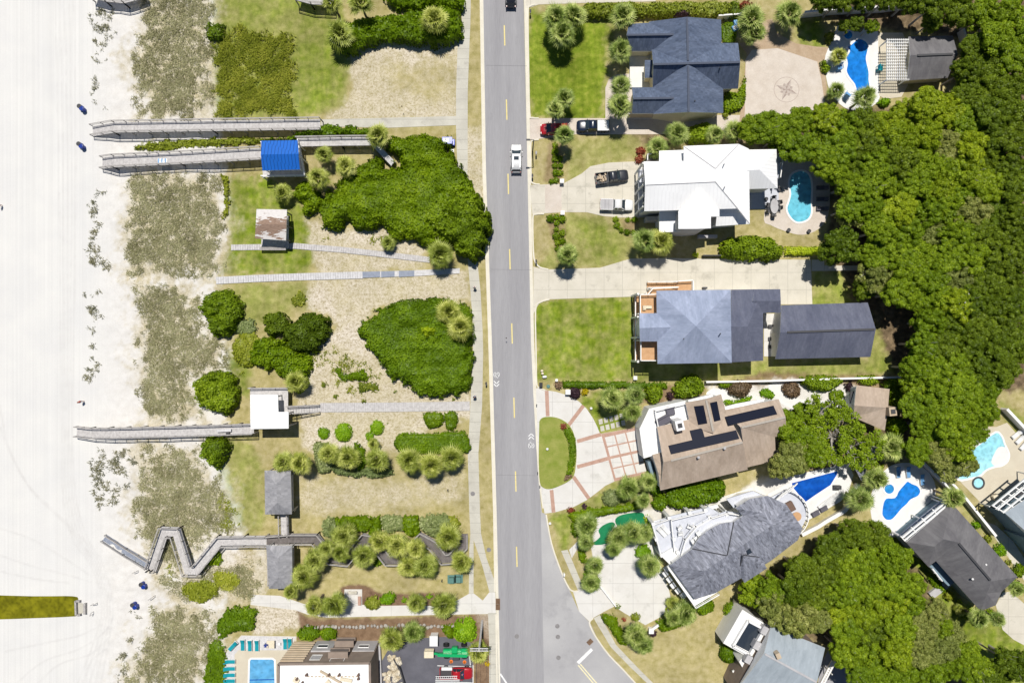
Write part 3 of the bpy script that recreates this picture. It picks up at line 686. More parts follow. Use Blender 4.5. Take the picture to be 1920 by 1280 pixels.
# wheel tracks on the beach
def trk(pts, w):
    P = smooth(pts, 6, False); dd = np.full(X.shape, 1e9)
    for k in range(len(P)-1):
        ax, ay = P[k]; bx, by = P[k+1]; ex, ey = bx-ax, by-ay
        t = np.clip(((PX-ax)*ex+(PY-ay)*ey)/(ex*ex+ey*ey), 0, 1); dd = np.minimum(dd, np.hypot(PX-ax-ex*t, PY-ay-ey*t))
    global Wt
    a = (1-sstep(w*.4, w, dd))*.6*np.clip(1.6*NF-.1, 0, 1); Wt *= (1-a); Wt[7] += a
for k in range(5):
    trk([(138-k*9, -60), (142-k*8, 300), (138-k*6, 640), (135-k*5, 800), (142-k*6, 930), (165-k*7, 1010), (195-k*6, 1060), (212-k*5,1130), (205-k*7, 1200), (185-k*12, 1300)], 2.4)
for pts in ([(0,800),(20,850),(60,920),(120,980),(170,1040)], [(0,760),(14,830),(50,905),(110,965),(165,1020)], [(20,1290),(80,1240),(150,1215),(200,1180),(215,1150)], [(60,1290),(110,1245),(170,1225),(208,1190)],
            [(0,1040),(60,1060),(120,1075),(170,1090)], [(0,1070),(70,1085),(130,1092)], [(0,990),(60,1010),(120,1045),(165,1075)], [(10,1220),(80,1205),(150,1190),(190,1170)], [(150,1290),(170,1240),(200,1215)]): trk(pts, 2.6)
# low dune relief between beach and lots
duneh = sstep(150, 230, PX)*(1-sstep(380, 430, PX))*(fbm(X*.22, Y*.22, 31, 4)-.35)*.9*sstep(-80, 0, PY)*(1-sstep(1280, 1360, PY))
Z = np.clip(duneh, 0, .6)-.002*(PX > -1e9)
# the path mouths stay level
me = bpy.data.meshes.new('ground'); nv = nx*ny
me.vertices.add(nv); me.vertices.foreach_set('co', np.stack([X, Y, Z], -1).astype(np.float32).ravel())
ii = np.arange((ny-1)*(nx-1)); r, c = ii//(nx-1), ii % (nx-1); v0 = r*nx+c
q = np.stack([v0, v0+1, v0+nx+1, v0+nx], 1).astype(np.int32)
me.loops.add(q.size); me.loops.foreach_set('vertex_index', q.ravel()); me.polygons.add(len(q)); me.polygons.foreach_set('loop_start', np.arange(0, q.size, 4, dtype=np.int32))
me.polygons.foreach_set('use_smooth', np.ones(len(q), bool))
for nm, k in (('ma', 0), ('mb', 4)):
    at = me.attributes.new(nm, 'FLOAT_COLOR', 'POINT'); at.data.foreach_set('color', np.stack([Wt[k], Wt[k+1], Wt[k+2], Wt[k+3]], -1).astype(np.float32).ravel())
me.update(calc_edges=True)
m, n, b = nodes('ground'); V = _pos(n)
def att(nm):
    a = n.nodes.new('ShaderNodeAttribute'); a.attribute_name = nm; s = n.nodes.new('ShaderNodeSeparateColor'); n.links.new(a.outputs['Color'], s.inputs[0]); return s.outputs[0], s.outputs[1], s.outputs[2], a.outputs['Alpha']
w = att('ma')+att('mb')
big = _noise(n, V, .16, 5, .6); mid = _noise(n, V, .9, 4, .6); fin = _noise(n, V, 5.5, 3, .75); vf = _noise(n, V, 11, 2, .8)
rake = _noise(n, _pos(n, (3.2, .012, 1)), 1.0, 3, .6); mow = _noise(n, _pos(n, (1.3, .05, 1)), 1.0, 2); mow2 = _noise(n, _pos(n, (.05, 1.3, 1)), 1.0, 2)
mul = lambda x, y: _mix(n, 1.0, x, y, 'MULTIPLY')
def gr(f, k, lo=.3, hi=.7): return _ramp(n, f, [(lo, (1-k,)*3), (hi, (1+k,)*3)])
beach = mul(mul(_ramp(n, big, [(.35, (.655, .648, .635)), (.65, (.70, .69, .665))]), gr(rake, .05)), gr(fin, .045))
dune = mul(_ramp(n, mid, [(.35, (.66, .635, .60)), (.65, (.73, .71, .68))]), gr(fin, .06))
lawn = mul(mul(_ramp(n, mid, [(.28, (.10, .155, .010)), (.5, (.175, .24, .018)), (.74, (.30, .325, .05))]), gr(vf, .3)), mul(gr(mow, .13), gr(big, .28)))
dry = mul(mul(_ramp(n, mid, [(.27, (.29, .255, .09)), (.5, (.40, .345, .16)), (.73, (.49, .42, .235))]), gr(vf, .28)), gr(big, .18))
spk = _ramp(n, _noise(n, V, 2.6, 5, .85), [(.38, (.17, .13, .075)), (.46, (.48, .41, .30)), (.54, (.74, .68, .60))])
lit = mul(_mix(n, .3, spk, _ramp(n, mid, [(.33, (.42, .35, .20)), (.6, (.74, .67, .575))])), gr(vf, .2))
mulc = mul(_ramp(n, mid, [(.3, (.15, .09, .058)), (.7, (.26, .17, .11))]), gr(vf, .4))
flo = mul(_ramp(n, mid, [(.3, (.085, .062, .036)), (.52, (.17, .125, .075)), (.75, (.34, .25, .15))]), gr(vf, .4))
trkc = _ramp(n, mid, [(.3, (.56, .545, .53)), (.7, (.63, .62, .60))])
acc = None
for wi, cc in zip(w, (beach, dune, lawn, dry, lit, mulc, flo, trkc)):
    t = n.nodes.new('ShaderNodeVectorMath'); t.operation = 'SCALE'; n.links.new(cc, t.inputs[0]); n.links.new(wi, t.inputs['Scale'])
    if acc is None: acc = t.outputs[0]
    else:
        s_ = n.nodes.new('ShaderNodeVectorMath'); s_.operation = 'ADD'; n.links.new(acc, s_.inputs[0]); n.links.new(t.outputs[0], s_.inputs[1]); acc = s_.outputs[0]
n.links.new(acc, b.inputs['Base Color']); b.inputs['Roughness'].default_value = .95; b.inputs['Specular IOR Level'].default_value = .08
rough = _math(n, 'MULTIPLY', fin, _math(n, 'SUBTRACT', 1.15, w[0])); _bump(n, b, rough, .5, .08)
me.materials.append(m); g = bpy.data.objects.new('ground', me); COL.objects.link(g); struct(g)
def gz(px, py):                                   # height of the ground sheet
    x = (px-CX)*S; y = (CY-py)*S; i = np.clip(np.searchsorted(xs, x), 0, nx-1); j = np.clip(np.searchsorted(ys, y), 0, ny-1); return Z[j, i]
# ================================================================= ROAD, PAVEMENTS, DRIVES
RL = [(905,-120),(906,0),(911,320),(922,640),(931,960),(938,1280),(942,1420)]
RR = [(981,-120),(982,0),(989,320),(996,640),(1001,760),(1014,960),(1020,1280),(1023,1420)]
def shp(name, pts, mat, **k): return sheet(name, pts, mat, **k)
shp('side_street', [(1010,900),(1016,960),(1024,964),(1034,1018),(1052,1070),(1068,1106),(1086,1146),(1106,1166),(1120,1196),(1142,1226),(1168,1254),(1200,1290),(1300,1400),(1022,1400)], 'road2')
shp('road', RL+RR[::-1], 'road')
strip('gutter', [(p[0]-2.2, p[1]) for p in RL], 5, 'kerb')
strip('gutter', [(985,-120),(985.5,0),(992,320),(998.5,640),(1003,740),(1008,830),(1013,905),(1020,952)], 6, 'kerb')
def kerb(pts, w=2.6, sm=3): return strip('kerb', pts, w, 'kerb', z=.13+.001*random.random(), sm=sm)
kerb([(p[0]-5.2, p[1]) for p in RL if p[1] < 1000]+[(928,1108)], sm=0)
kerb([(930,1150),(932,1280),(935,1400)], sm=0)
kerb([(1003,9),(993,13),(990,24),(991,120),(993,212),(998,221),(1010,222)])
kerb([(1010,262),(998,264),(995,275),(996,335),(1000,344),(1012,346)])
kerb([(1020,401),(1004,402),(999,410),(1000,470),(1003,490),(1012,501),(1028,505)])
kerb([(1030,561),(1012,567),(1004,582),(1005,660),(1006,715),(1010,726),(1022,731)])
kerb([(1024,964),(1034,1018),(1052,1070),(1066,1100),(1074,1107),(1082,1107)])
kerb([(1112,1158),(1105,1166),(1112,1184),(1122,1200),(1142,1227),(1170,1256),(1210,1300)])
# sidewalk on the left, breaking at its slabs
shp('sidewalk', [(864,-80),(884,-80),(882,44),(880,90),(877,175),(877,300),(876,340),(890,410),(896,500),(901,545),(905,620),(906,662),(904,760),(897,850),(900,960),(902,1000),(912,1045),(926,1084),(929,1110),(918,1110),(905,1062),(888,1012),(882,1000),(880,960),(877,850),(882,760),(887,660),(886,600),(882,545),(878,500),(874,420),(862,340),(857,300),(855,235),(855,175),(858,85),(866,44)], 'walk')
shp('path', [(882,1000),(888,1012),(888,1114),(879,1114),(880,1030)], 'walk')
shp('path', [(602,224),(856,218),(856,235),(725,240),(602,237)], 'walk')
shp('path', [(470,1114),(525,1116),(572,1132),(610,1136),(646,1134),(646,1104),(679,1104),(679,1133),(716,1135),(765,1134),(810,1135),(857,1125),(880,1112),(889,1112),(905,1125),(917,1110),(929,1110),(930,1150),(912,1150),(857,1151),(810,1152),(612,1157),(576,1151),(555,1143),(470,1133)], 'white_conc')
shp('sidewalk', [(915,1148),(931,1148),(936,1290),(938,1400),(918,1400),(917,1200)], 'walk')
shp('path', [(1052,1032),(1064,1030),(1072,1048),(1096,1106),(1084,1107)], 'walk')
shp('path', [(1067,1030),(1087,1010),(1085,1024),(1072,1046)], 'white_conc')
shp('path', [(1113,1158),(1125,1152),(1155,1208),(1192,1247),(1235,1290),(1260,1330),(1240,1330),(1220,1286),(1182,1250),(1145,1212)], 'walk')
# drives east of the road
shp('driveway', [(984,-60),(1195,-60),(1230,3),(1100,6),(1010,9),(990,16),(986,10)], 'conc')
shp('driveway', [(993,224),(1002,222),(1135,222),(1135,165),(1142,148),(1156,140),(1190,138),(1192,216),(1395,216),(1400,240),(1250,252),(1080,252),(1000,262),(994,262)], 'pinkpaver')
shp('courtyard', [(1386,230),(1400,100),(1384,82),(1405,78),(1420,42),(1448,36),(1456,62),(1492,82),(1530,88),(1554,90),(1546,112),(1546,130),(1554,195),(1560,214),(1530,228)], 'tanpaver')
shp('courtyard', [(1396,226),(1398,112),(1410,94),(1458,91),(1532,116),(1540,150),(1548,205),(1550,216),(1500,226)], 'pinkpaver')
shp('driveway', [(994,347),(1022,346),(1055,345),(1090,326),(1107,312),(1142,305),(1215,302),(1215,408),(1160,408),(1130,405),(1100,398),(1055,398),(1022,400),(998,402)], 'conc')
shp('driveway_band', [(1022,346.5),(1053,346),(1053,398),(1022,399)], 'pinkpaver')
shp('driveway', [(1000,500),(1012,503),(1030,505),(1125,502),(1182,485),(1260,484),(1390,486),(1520,487),(1523,570),(1205,572),(1190,556),(1030,561),(1012,567),(1004,580),(1000,590)], 'conc')
shp('path', [(1522,487),(1545,487),(1545,498),(1612,498),(1612,507),(1522,508)], 'conc')
shp('driveway', [(1005,728),(1010,726),(1022,731),(1042,734),(1065,741),(1085,752),(1100,766),(1112,784),(1120,800),(1125,813),(1192,801),(1213,887),(1152,902),(1135,910),(1120,922),(1100,937),(1075,950),(1040,960),(1021,962),(1016,930),(1008,830)], 'white_conc')
def band(p, q, w=7): return strip('brick_band', [p, q], w, 'brick')
band((1025,732),(1027,780)); band((1094,760),(1066,797)); band((1082,827),(1127,814)); band((1082,875),(1140,859)); band((1075,893),(1104,934)); band((1034,918),(1038,960))
shp('driveway_band', [(1127,813),(1192,801),(1213,887),(1152,902)], 'brick')
for r0, (sx, sy) in ((0, (1134,819.5)), (1, (1144.5,860))):
    for i in range(3):
        for j_ in range(2):
            x = sx+i*20+j_*5.2; y = sy-i*4.4+j_*19
            shp('paving_slab', [(x,y),(x+17.5,y-4),(x+22,y+12.5),(x+4.5,y+16.5)], 'white_conc')
for i in range(5):
    for j_ in range(2):
        x = 1122+i*9.8+j_*3; y = 786-i*2.6+j_*13
        shp('paving_slab', [(x,y),(x+7,y-1.6),(x+8.6,y+8),(x+1.6,y+9.6)], 'walk')
isl = smooth([(1011,800),(1012,788),(1019,782),(1034,781),(1048,784),(1061,791),(1071,802),(1078,820),(1081,845),(1080,868),(1076,891),(1065,902),(1047,911),(1030,916),(1018,913),(1012,902),(1010,860)], 3)
sheet('lawn_island', isl, 'lawnm', z=.14)
shp('driveway', [(1074,1107),(1084,1106),(1098,1103),(1125,1092),(1112,1050),(1108,1022),(1180,1000),(1222,1000),(1232,1040),(1255,1108),(1260,1132),(1240,1155),(1210,1171),(1170,1148),(1152,1136),(1138,1143),(1113,1157),(1105,1164),(1086,1146)], 'white_conc')
shp('path', [(1090,1000),(1118,985),(1130,975),(1160,968),(1215,955),(1222,1000),(1170,1010),(1110,1024),(1095,1016)], 'white_conc')
shp('putting_green', [(1110,1020),(1125,1006),(1122,994),(1131,984),(1147,978),(1153,984),(1142,1000),(1138,1018)], 'turf', sm=3)
shp('putting_green', [(1154,972),(1168,964),(1198,960),(1208,965),(1209,986),(1190,988),(1166,990),(1156,984)], 'turf', sm=3)
shp('driveway', [(1867,1134),(1880,1110),(1895,1108),(1930,1140),(1960,1190),(1960,1230),(1900,1198),(1880,1180)], 'conc')
shp('path', [(1830,970),(1850,985),(1915,1080),(1935,1110),(1935,1070),(1900,1015),(1868,985)], 'conc')
shp('garden_path', [(1325,735),(1345,728),(1380,738),(1370,748),(1350,750),(1340,762),(1325,755)], 'pooldeck', sm=2)
shp('garden_path', [(1440,722),(1465,718),(1480,735),(1500,748),(1540,752),(1590,748),(1592,762),(1540,768),(1500,770),(1470,760),(1450,742)], 'pooldeck', sm=2)
shp('driveway', [(1555,1215),(1600,1222),(1640,1270),(1660,1300),(1530,1300),(1540,1240)], 'road')
# pool terraces
shp('pool_deck', smooth([(1566,60),(1572,48),(1588,44),(1602,50),(1612,62),(1626,46),(1640,40),(1646,62),(1652,120),(1650,180),(1640,196),(1620,206),(1590,205),(1567,188),(1552,160),(1546,115),(1554,88)], 3), 'pooldeck')
shp('patio', [(1646,62),(1692,62),(1700,80),(1702,160),(1690,182),(1660,186),(1648,180)], 'beige_deck')
shp('patio', smooth([(1432,412),(1440,360),(1445,330),(1462,305),(1510,298),(1550,320),(1556,370),(1552,405),(1540,425),(1520,437),(1496,440),(1465,431),(1445,422)], 3), 'pinkpaver')
shp('patio', [(1406,352),(1460,350),(1460,392),(1406,392)], 'greydeck')
shp('pool_deck', smooth([(1632,935),(1640,910),(1656,884),(1680,869),(1716,869),(1742,886),(1754,912),(1750,940),(1735,962),(1700,1000),(1670,1006),(1645,998),(1634,970)], 3), 'pooldeck')
shp('patio', [(1775,892),(1795,870),(1830,800),(1868,800),(1888,792),(1905,812),(1960,840),(1960,1010),(1900,985),(1862,964),(1835,938),(1800,902)], 'beige_deck')
shp('pool_deck', [(1470,905),(1480,892),(1590,868),(1600,890),(1590,925),(1575,940),(1520,972),(1490,985),(1440,960),(1440,925)], 'pooldeck')
shp('patio', [(1340,935),(1395,918),(1430,905),(1485,885),(1480,905),(1440,925),(1400,940),(1345,955)], 'white_conc')
shp('pool_deck', [(420,1290),(422,1222),(452,1190),(556,1192),(556,1205),(527,1243),(523,1290)], 'beige_deck')
shp('deck_boards', [(424,1224),(453,1191),(556,1193),(541,1218),(447,1218),(440,1226),(440,1290),(422,1290)], 'wood_pale')
shp('car_park', [(725,1222),(742,1199),(796,1195),(834,1193),(887,1205),(888,1300),(706,1300),(715,1240)], 'lot')
# painted lines
for y, x in ((67,946),(206,950),(345,953),(486,956),(625,960),(764,964),(902,967),(1043,969),(-72,942)):
    strip('lane_dash', [(x-.5,y-19),(x+.5,y+19)], 2.2, 'yellow')
shp('stop_line', [(1081,1240),(1108,1214),(1112,1218),(1086,1244)], 'wpaint')
strip('lane_line', [(1084,1246),(1126,1296)], 2.2, 'yellowpale'); strip('lane_line', [(1088,1244),(1131,1294)], 2.2, 'yellowpale')
strip('lane_line', [(938,1262),(950,1280),(962,1300)], 3, 'wpaint')
def sharrow(cx, cy, fl):
    b = MB(); z = nz([(cx-8, cy-15), (cx+8, cy+15)])
    def T(x, y): return W2(cx+x*fl, cy+y*fl)
    def ln(p, q, w=.9):
        p = Vector(T(*p)); q = Vector(T(*q)); d_ = (q-p).normalized(); nn = Vector((-d_.y, d_.x))*w*S/2
        b.add([(p.x+nn.x, p.y+nn.y, z), (q.x+nn.x, q.y+nn.y, z), (q.x-nn.x, q.y-nn.y, z), (p.x-nn.x, p.y-nn.y, z)], [(0, 1, 2, 3)])
    for wx in (-3, 3):
        c = circ(wx, -9, 2.3, 14, 4.0)
        for i in range(14): ln(c[i], c[(i+1) % 14], 1.0)
    ln((-3,-9),(-1,-4)); ln((-1,-4),(2.4,-5)); ln((2.4,-5),(3,-9)); ln((-3,-9),(0,-9)); ln((0,-9),(2,-5)); ln((0,-9),(-1.2,-3)); ln((2.6,-3.2),(1.2,-2.4))
    for dy in (0, 5.5): ln((-5,3+dy),(0,8+dy),1.7); ln((5,3+dy),(0,8+dy),1.7)
    struct(b.build('bike_lane_mark', 'wpaint'))
sharrow(931, 711, 1); sharrow(996, 826, -1)
for pts in ([(820,1247),(884,1249)], [(820,1277),(886,1279)], [(880,1226),(882,1246)], [(887,1246),(887,1300)]): strip('bay_line', pts, 1.4, 'wpaint')
# road wear: cross joints and dark patches on the kerb
for y in (123, 505, 890): strip('road_joint', [(908+ (y*.025), y), (985+y*.022, y+1)], .5, 'joint')
b = MB(); z = nz([(1450,144),(1500,194)])            # compass rose in the court
def ngon(pts, mi): b.add([(*W2(*p), z+.003*mi) for p in pts][::-1], [tuple(range(len(pts)))], mi)
cx, cy = 1474.5, 168.5
for i in range(40):
    a0, a1 = 2*math.pi*i/40, 2*math.pi*(i+1)/40
    ngon([(cx+24*math.cos(a0), cy+24*math.sin(a0)), (cx+24*math.cos(a1), cy+24*math.sin(a1)), (cx+22.8*math.cos(a1), cy+22.8*math.sin(a1)), (cx+22.8*math.cos(a0), cy+22.8*math.sin(a0))], 0)
for i in range(8):
    a0 = math.pi/4*i+.42; L_ = 21.5 if i % 2 == 0 else 13; p = (cx+L_*math.cos(a0), cy+L_*math.sin(a0)); k = 7.6 if i % 2 == 0 else 9
    e = [(cx+k*math.cos(a0+s*.74), cy+k*math.sin(a0+s*.74)) for s in (-1, 1)]
    base = (cx, cy) if i % 2 == 0 else (cx+6.5*math.cos(a0), cy+6.5*math.sin(a0))
    ngon([base, e[0], p], 1); ngon([base, p, e[1]], 2)
for f in range(len(b.f)):
    vs = b.f[f]; P3 = [b.v[i] for i in vs]; a = sum(P3[i][0]*P3[(i+1) % len(P3)][1]-P3[(i+1) % len(P3)][0]*P3[i][1] for i in range(len(P3)))
    if a < 0: b.f[f] = vs[::-1]
struct(b.build('compass_inlay', [plain('inlay_ring', (.46, .38, .33), .8), plain('inlay_taupe', (.36, .29, .255), .8), plain('inlay_pale', (.50, .43, .38), .8)]))
# the tidal outfall on the beach
shp('water', smooth([(-200,1115),(60,1117),(136,1117),(147,1124),(147,1142),(140,1150),(118,1156),(-200,1161)], 3), 'w_algae')
# ================================================================= POOLS
def pool(label, pts, mat, sm=3, steps=(), cx=None, coping='white', cw=.28, z=None):
    P = smooth(pts, sm) if sm else pts
    mx = sum(p[0] for p in P)/len(P); my = sum(p[1] for p in P)/len(P)
    t = thing('swimming_pool', label, 'pool', mx, my)
    z = z or nz(P); wp = poly(P); b = MB()
    ins = inset(wp, cw); n = len(wp); a = sum(wp[i][0]*wp[(i+1) % n][1]-wp[(i+1) % n][0]*wp[i][1] for i in range(n))
    vs = [(p[0], p[1], z+.05) for p in inset(wp, -.02)]+[(p[0], p[1], z+.05) for p in ins]+[(p[0], p[1], z-.1) for p in ins]+[(p[0], p[1], z-.1) for p in inset(wp, -.02)]
    fs = []
    for i in range(n):
        j = (i+1) % n
        for r0, r1 in ((0, 1), (1, 2), (3, 0)): fs.append((r0*n+i, r0*n+j, r1*n+j, r1*n+i))
    if a < 0: fs = [f[::-1] for f in fs]
    b.add(vs, fs); b.build('coping', coping, t)
    w_ = MB(); w_.prism(ins, z-.1, z+.004); w_.build('water', mat, t)
    for q, mm in steps:
        s_ = MB(); s_.prism(poly(smooth(q, 2) if len(q) > 4 else q), z-.1, z+.012); s_.build('step', mm, t)
    return t
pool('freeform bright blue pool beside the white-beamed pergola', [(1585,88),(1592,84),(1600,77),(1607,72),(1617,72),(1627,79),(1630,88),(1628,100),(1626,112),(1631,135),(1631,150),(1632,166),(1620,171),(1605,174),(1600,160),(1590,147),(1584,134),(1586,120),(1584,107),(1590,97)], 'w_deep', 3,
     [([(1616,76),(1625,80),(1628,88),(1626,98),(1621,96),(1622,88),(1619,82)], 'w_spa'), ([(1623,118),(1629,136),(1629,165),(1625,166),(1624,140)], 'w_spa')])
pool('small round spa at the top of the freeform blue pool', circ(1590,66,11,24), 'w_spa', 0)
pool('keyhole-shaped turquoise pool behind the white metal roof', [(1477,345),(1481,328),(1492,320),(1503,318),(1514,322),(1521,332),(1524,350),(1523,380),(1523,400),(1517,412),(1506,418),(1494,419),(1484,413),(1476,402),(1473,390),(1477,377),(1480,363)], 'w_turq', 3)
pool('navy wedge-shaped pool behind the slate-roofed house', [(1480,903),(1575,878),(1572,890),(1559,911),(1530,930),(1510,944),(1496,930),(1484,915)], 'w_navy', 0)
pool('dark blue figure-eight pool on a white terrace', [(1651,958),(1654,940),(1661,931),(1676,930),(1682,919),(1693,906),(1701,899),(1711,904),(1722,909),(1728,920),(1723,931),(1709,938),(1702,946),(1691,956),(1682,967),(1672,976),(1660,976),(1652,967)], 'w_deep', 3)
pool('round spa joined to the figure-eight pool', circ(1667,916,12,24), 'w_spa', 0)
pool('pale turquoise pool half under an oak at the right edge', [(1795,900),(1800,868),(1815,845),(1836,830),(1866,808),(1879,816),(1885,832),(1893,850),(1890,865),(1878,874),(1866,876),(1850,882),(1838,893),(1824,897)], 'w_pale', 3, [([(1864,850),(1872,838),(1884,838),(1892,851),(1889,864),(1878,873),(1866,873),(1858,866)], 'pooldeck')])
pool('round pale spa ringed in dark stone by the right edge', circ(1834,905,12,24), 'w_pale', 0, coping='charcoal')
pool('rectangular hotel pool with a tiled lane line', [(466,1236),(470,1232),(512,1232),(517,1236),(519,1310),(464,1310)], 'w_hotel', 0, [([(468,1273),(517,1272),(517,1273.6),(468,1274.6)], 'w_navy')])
# ================================================================= HOUSES
def house(name, label, px, py, cat='house'): return thing(name, label, cat, px, py)
def wl(p, q, z=0): return W2(p[0], p[1], z), W2(q[0], q[1], z)
# --- navy shingle house, top
h = house('house', 'house under a navy shingle roof of crossing gables', 1290, 125)
e, r_ = 3.6, 6.9
A = (1290,118,r_)
rf, lp = roof(h, 'roof', [[(1217,41,e),(1288,32,r_),A,(1222,92,e)], [(1288,32,r_),(1352,37,e),(1353,81,e),A], [A,(1353,81,e),(1384,81,e),(1388,117,r_)],
   [A,(1388,117,r_),(1384,166,e),(1356,167,e)], [A,(1356,167,e),(1356,212,e),(1291,210,r_)], [A,(1291,210,r_),(1225,214,e),(1224,164,e)], [A,(1224,164,e),(1225,121,r_)], [A,(1225,121,r_),(1222,92,e)]], 'r_navy',
   caps=[((1288,33,r_),(1290,114,r_)), ((1290.5,124,r_),(1291,209,r_)), ((1226,121,r_),(1387,117,r_))], capmat='capn')
for l in lp: skirt(h, l, 'cream')
for fs, cp in (([[(1179,45,e),(1217,43,e),(1265,65,5.6),(1175,66,5.6)], [(1175,66,5.6),(1265,65,5.6),(1221,96,e),(1185,96,e)]], ((1176,66,5.6),(1263,65,5.6))),
               ([[(1185,164,e),(1225,164,e),(1268,184,5.5),(1187,185,5.5)], [(1187,185,5.5),(1268,184,5.5),(1226,213,e),(1185,213,e)]], ((1188,185,5.5),(1266,184,5.5)))):
    rf, lp = roof(h, 'roof', fs, 'r_navy', caps=[cp], capmat='capn')
    skirt(h, lp[0], 'cream')
rf, lp = roof(h, 'porch_roof', [[(1209,113,3.0),(1226,113,3.3),(1226,146,3.3),(1209,146,3.0)]], 'r_navy'); skirt(h, lp[0], 'cream', .3)
b = MB(); b.prism(poly([(1180,105),(1226,105),(1226,166),(1180,166)]), 0, .5); b.build('patio', 'pooldeck', h)
a_, b_ = W2(1190,208.7,3.6), W2(1352,208.7,3.6)
yb = W2(1200,213,3.6)[1]+.45
for x0 in (1207, 1265, 1318): 
    xw = W2(x0, 213, 3)[0]; opening(h, (xw-3, yb), (xw+3, yb), .5, 1.2, 4.6, 2.2, -1, 'garage_door', 'walltan')
for x0 in (1243, 1323): xw = W2(x0, 213, 3)[0]; opening(h, (xw-1, yb), (xw+1, yb), .5, 2.75, 1.4, .5, -1)
for px, py in ((1294,52),(1303,189),(1350,127)):
    q = MB(); q.tube([W(px,py,5.2), W(px,py,6.6)], .09, 8); q.build('vent_pipe', 'charcoal', h)
# --- pool house with pergola
h = house('pool_house', 'small grey gabled pool house joined to a white pergola', 1750, 110, 'pool house')
rf, lp = roof(h, 'roof', [[(1704,69,2.6),(1786,67,2.6),(1796,101,4.3),(1707,104,4.3)], [(1707,104,4.3),(1796,101,4.3),(1777,146,2.6),(1701,151,2.6)]], 'r_dark', caps=[((1720,104,4.3),(1787,101.5,4.3))], capmat='charcoal')
skirt(h, lp[0], 'cream', .3)
t = thing('pergola', 'white beamed pergola on the beige patio left of the pool house', 'pergola', 1675, 118)
for px, py in ((1664,76),(1700,75),(1664,149),(1700,149)): b = MB(); p = W(px,py,2.5); b.box((p.x,p.y,1.25),(.18,.18,2.5)); b.build('post', 'white', t)
b = MB()
for i in range(11): x = 1663+i*3.9; b.beam(W(x,73,2.6), W(x,152,2.6), .1, .18)
b.build('rafters', 'white', t)
b = MB()
for i in range(14): y = 75+i*5.7; b.beam(W(1662,y,2.78), W(1705,y,2.78), .09, .09)
b.build('slats', 'white', t)
# --- white metal roof house
h = house('house', 'house under a bright white standing-seam metal roof', 1330, 350)
r_, e = 9.7, 8.1
rf, lp = roof(h, 'roof', [[(1282,274,e),(1385,270,e),(1341,316,r_)], [(1282,274,e),(1341,316,r_),(1341,341,r_),(1282,302,e)], [(1207,303,e),(1282,302,e),(1341,341,r_),(1210,347,r_)],
   [(1210,347,r_),(1341,341,r_),(1382,391,e),(1208,396,e)], [(1341,316,r_),(1385,270,e),(1404,279,7.4),(1406,420,7.4),(1382,391,e),(1341,341,r_)]], 'r_white',
   caps=[((1283,275,e),(1341,316,r_)), ((1384,271,e),(1341,316,r_)), ((1341,341,r_),(1383,391,e)), ((1383,391,e),(1405,419,7.4)), ((1211,347,r_),(1341,341,r_))], capmat='wallgrey', capw=.1)
for l in lp: skirt(h, l, 'wallwhite', .7)
rf, lp = roof(h, 'porch_roof', [[(1313,352,r_),(1307,429,r_-.15),(1272,429,8.7),(1272,396,8.7)], [(1313,352,r_),(1349,393,8.6),(1349,406,8.5),(1333,406,8.9),(1333,428,8.8),(1307,429,r_-.15)]], 'r_white')
skirt(h, lp[0], 'wallgrey', .3)
for fs in ([[(1387,281,5.6),(1456,280,5.6),(1424,318,7.6),(1388,319,7.6)], [(1456,280,5.6),(1458,353,5.6),(1424,318,7.6)], [(1388,319,7.6),(1424,318,7.6),(1458,353,5.6),(1387,355,5.6)]],
           [[(1236,283,6.2),(1290,281,6.4),(1290,312,6.8),(1236,303,6.6)]], [[(1236,392,5.6),(1276,392,5.6),(1276,434,5.0),(1236,436,5.0)]],
           [[(1345,392,6.6),(1388,392,6.6),(1405,420,5.5),(1342,424,5.5)]]):
    rf, lp = roof(h, 'lower_roof', fs, 'r_white', .15); skirt(h, lp[0], 'wallwhite', .5)
xw = [W2(1282,429,8)[0], W2(1326,429,8)[0]]; yw = W2(1290,429,8.3)[1]+.3
for t_ in (.3, .7): opening(h, (xw[0], yw), (xw[1], yw), t_, 6.5, 1.3, 1.5, -1)
xv = W2(1207,303,8.2)[0]+.7
for k in range(5): y0 = W2(0, 310+k*18, 8)[1]; opening(h, (xv, y0-1), (xv, y0+1), .5, 4.8, 1.3, 1.6, 1)
# balcony on the street side
b = MB(); b.prism(poly([(1196,318),(1212,318),(1212,398),(1196,398)], 3.0), 2.85, 3.0); bal = b.build('balcony', 'greydeck', h)
P = [W(1213,318,3.0), W(1196,318,3.0), W(1196,398,3.0), W(1213,398,3.0)]
railing(bal, P, 1.0, 1.6, 'white')
for k in range(5): b = MB(); p = W(1196.5, 319+k*19.5, 3); b.box((p.x,p.y,3.7),(.25,.25,7.4)); b.build('column', 'white', h)
b = MB(); b.prism(poly([(1212,292),(1240,290),(1240,303),(1212,303)], 3.4), 3.2, 3.4); bal = b.build('balcony', 'wood_dark', h); railing(bal, [W(1238,291,3.4), W(1212,292,3.4), W(1212,303,3.4)], 1.0, 1.5, 'white')
b = MB(); b.prism(poly([(1456,292),(1465,291),(1460,333),(1457,335)], 3.2), 3.05, 3.2); bal = b.build('balcony', 'greydeck', h); railing(bal, [W(1457,291,3.2), W(1465,292,3.2), W(1459,335,3.2)], 1.0, 1.5, 'white')
for q_, z_ in (([(1212,406),(1276,402),(1276,412),(1212,414)], 2.2), ([(1310,440),(1345,440),(1345,446),(1310,446)], 1.0)): b = MB(); b.prism(poly(q_, z_), 0, z_); b.build('steps', 'wallgrey', h)
for px, py in ((1358,307),(1359,350)):
    q = MB(); q.tube([W(px,py,9), W(px,py,10.2)], .08, 8); q.build('vent_pipe', 'wallgrey', h)
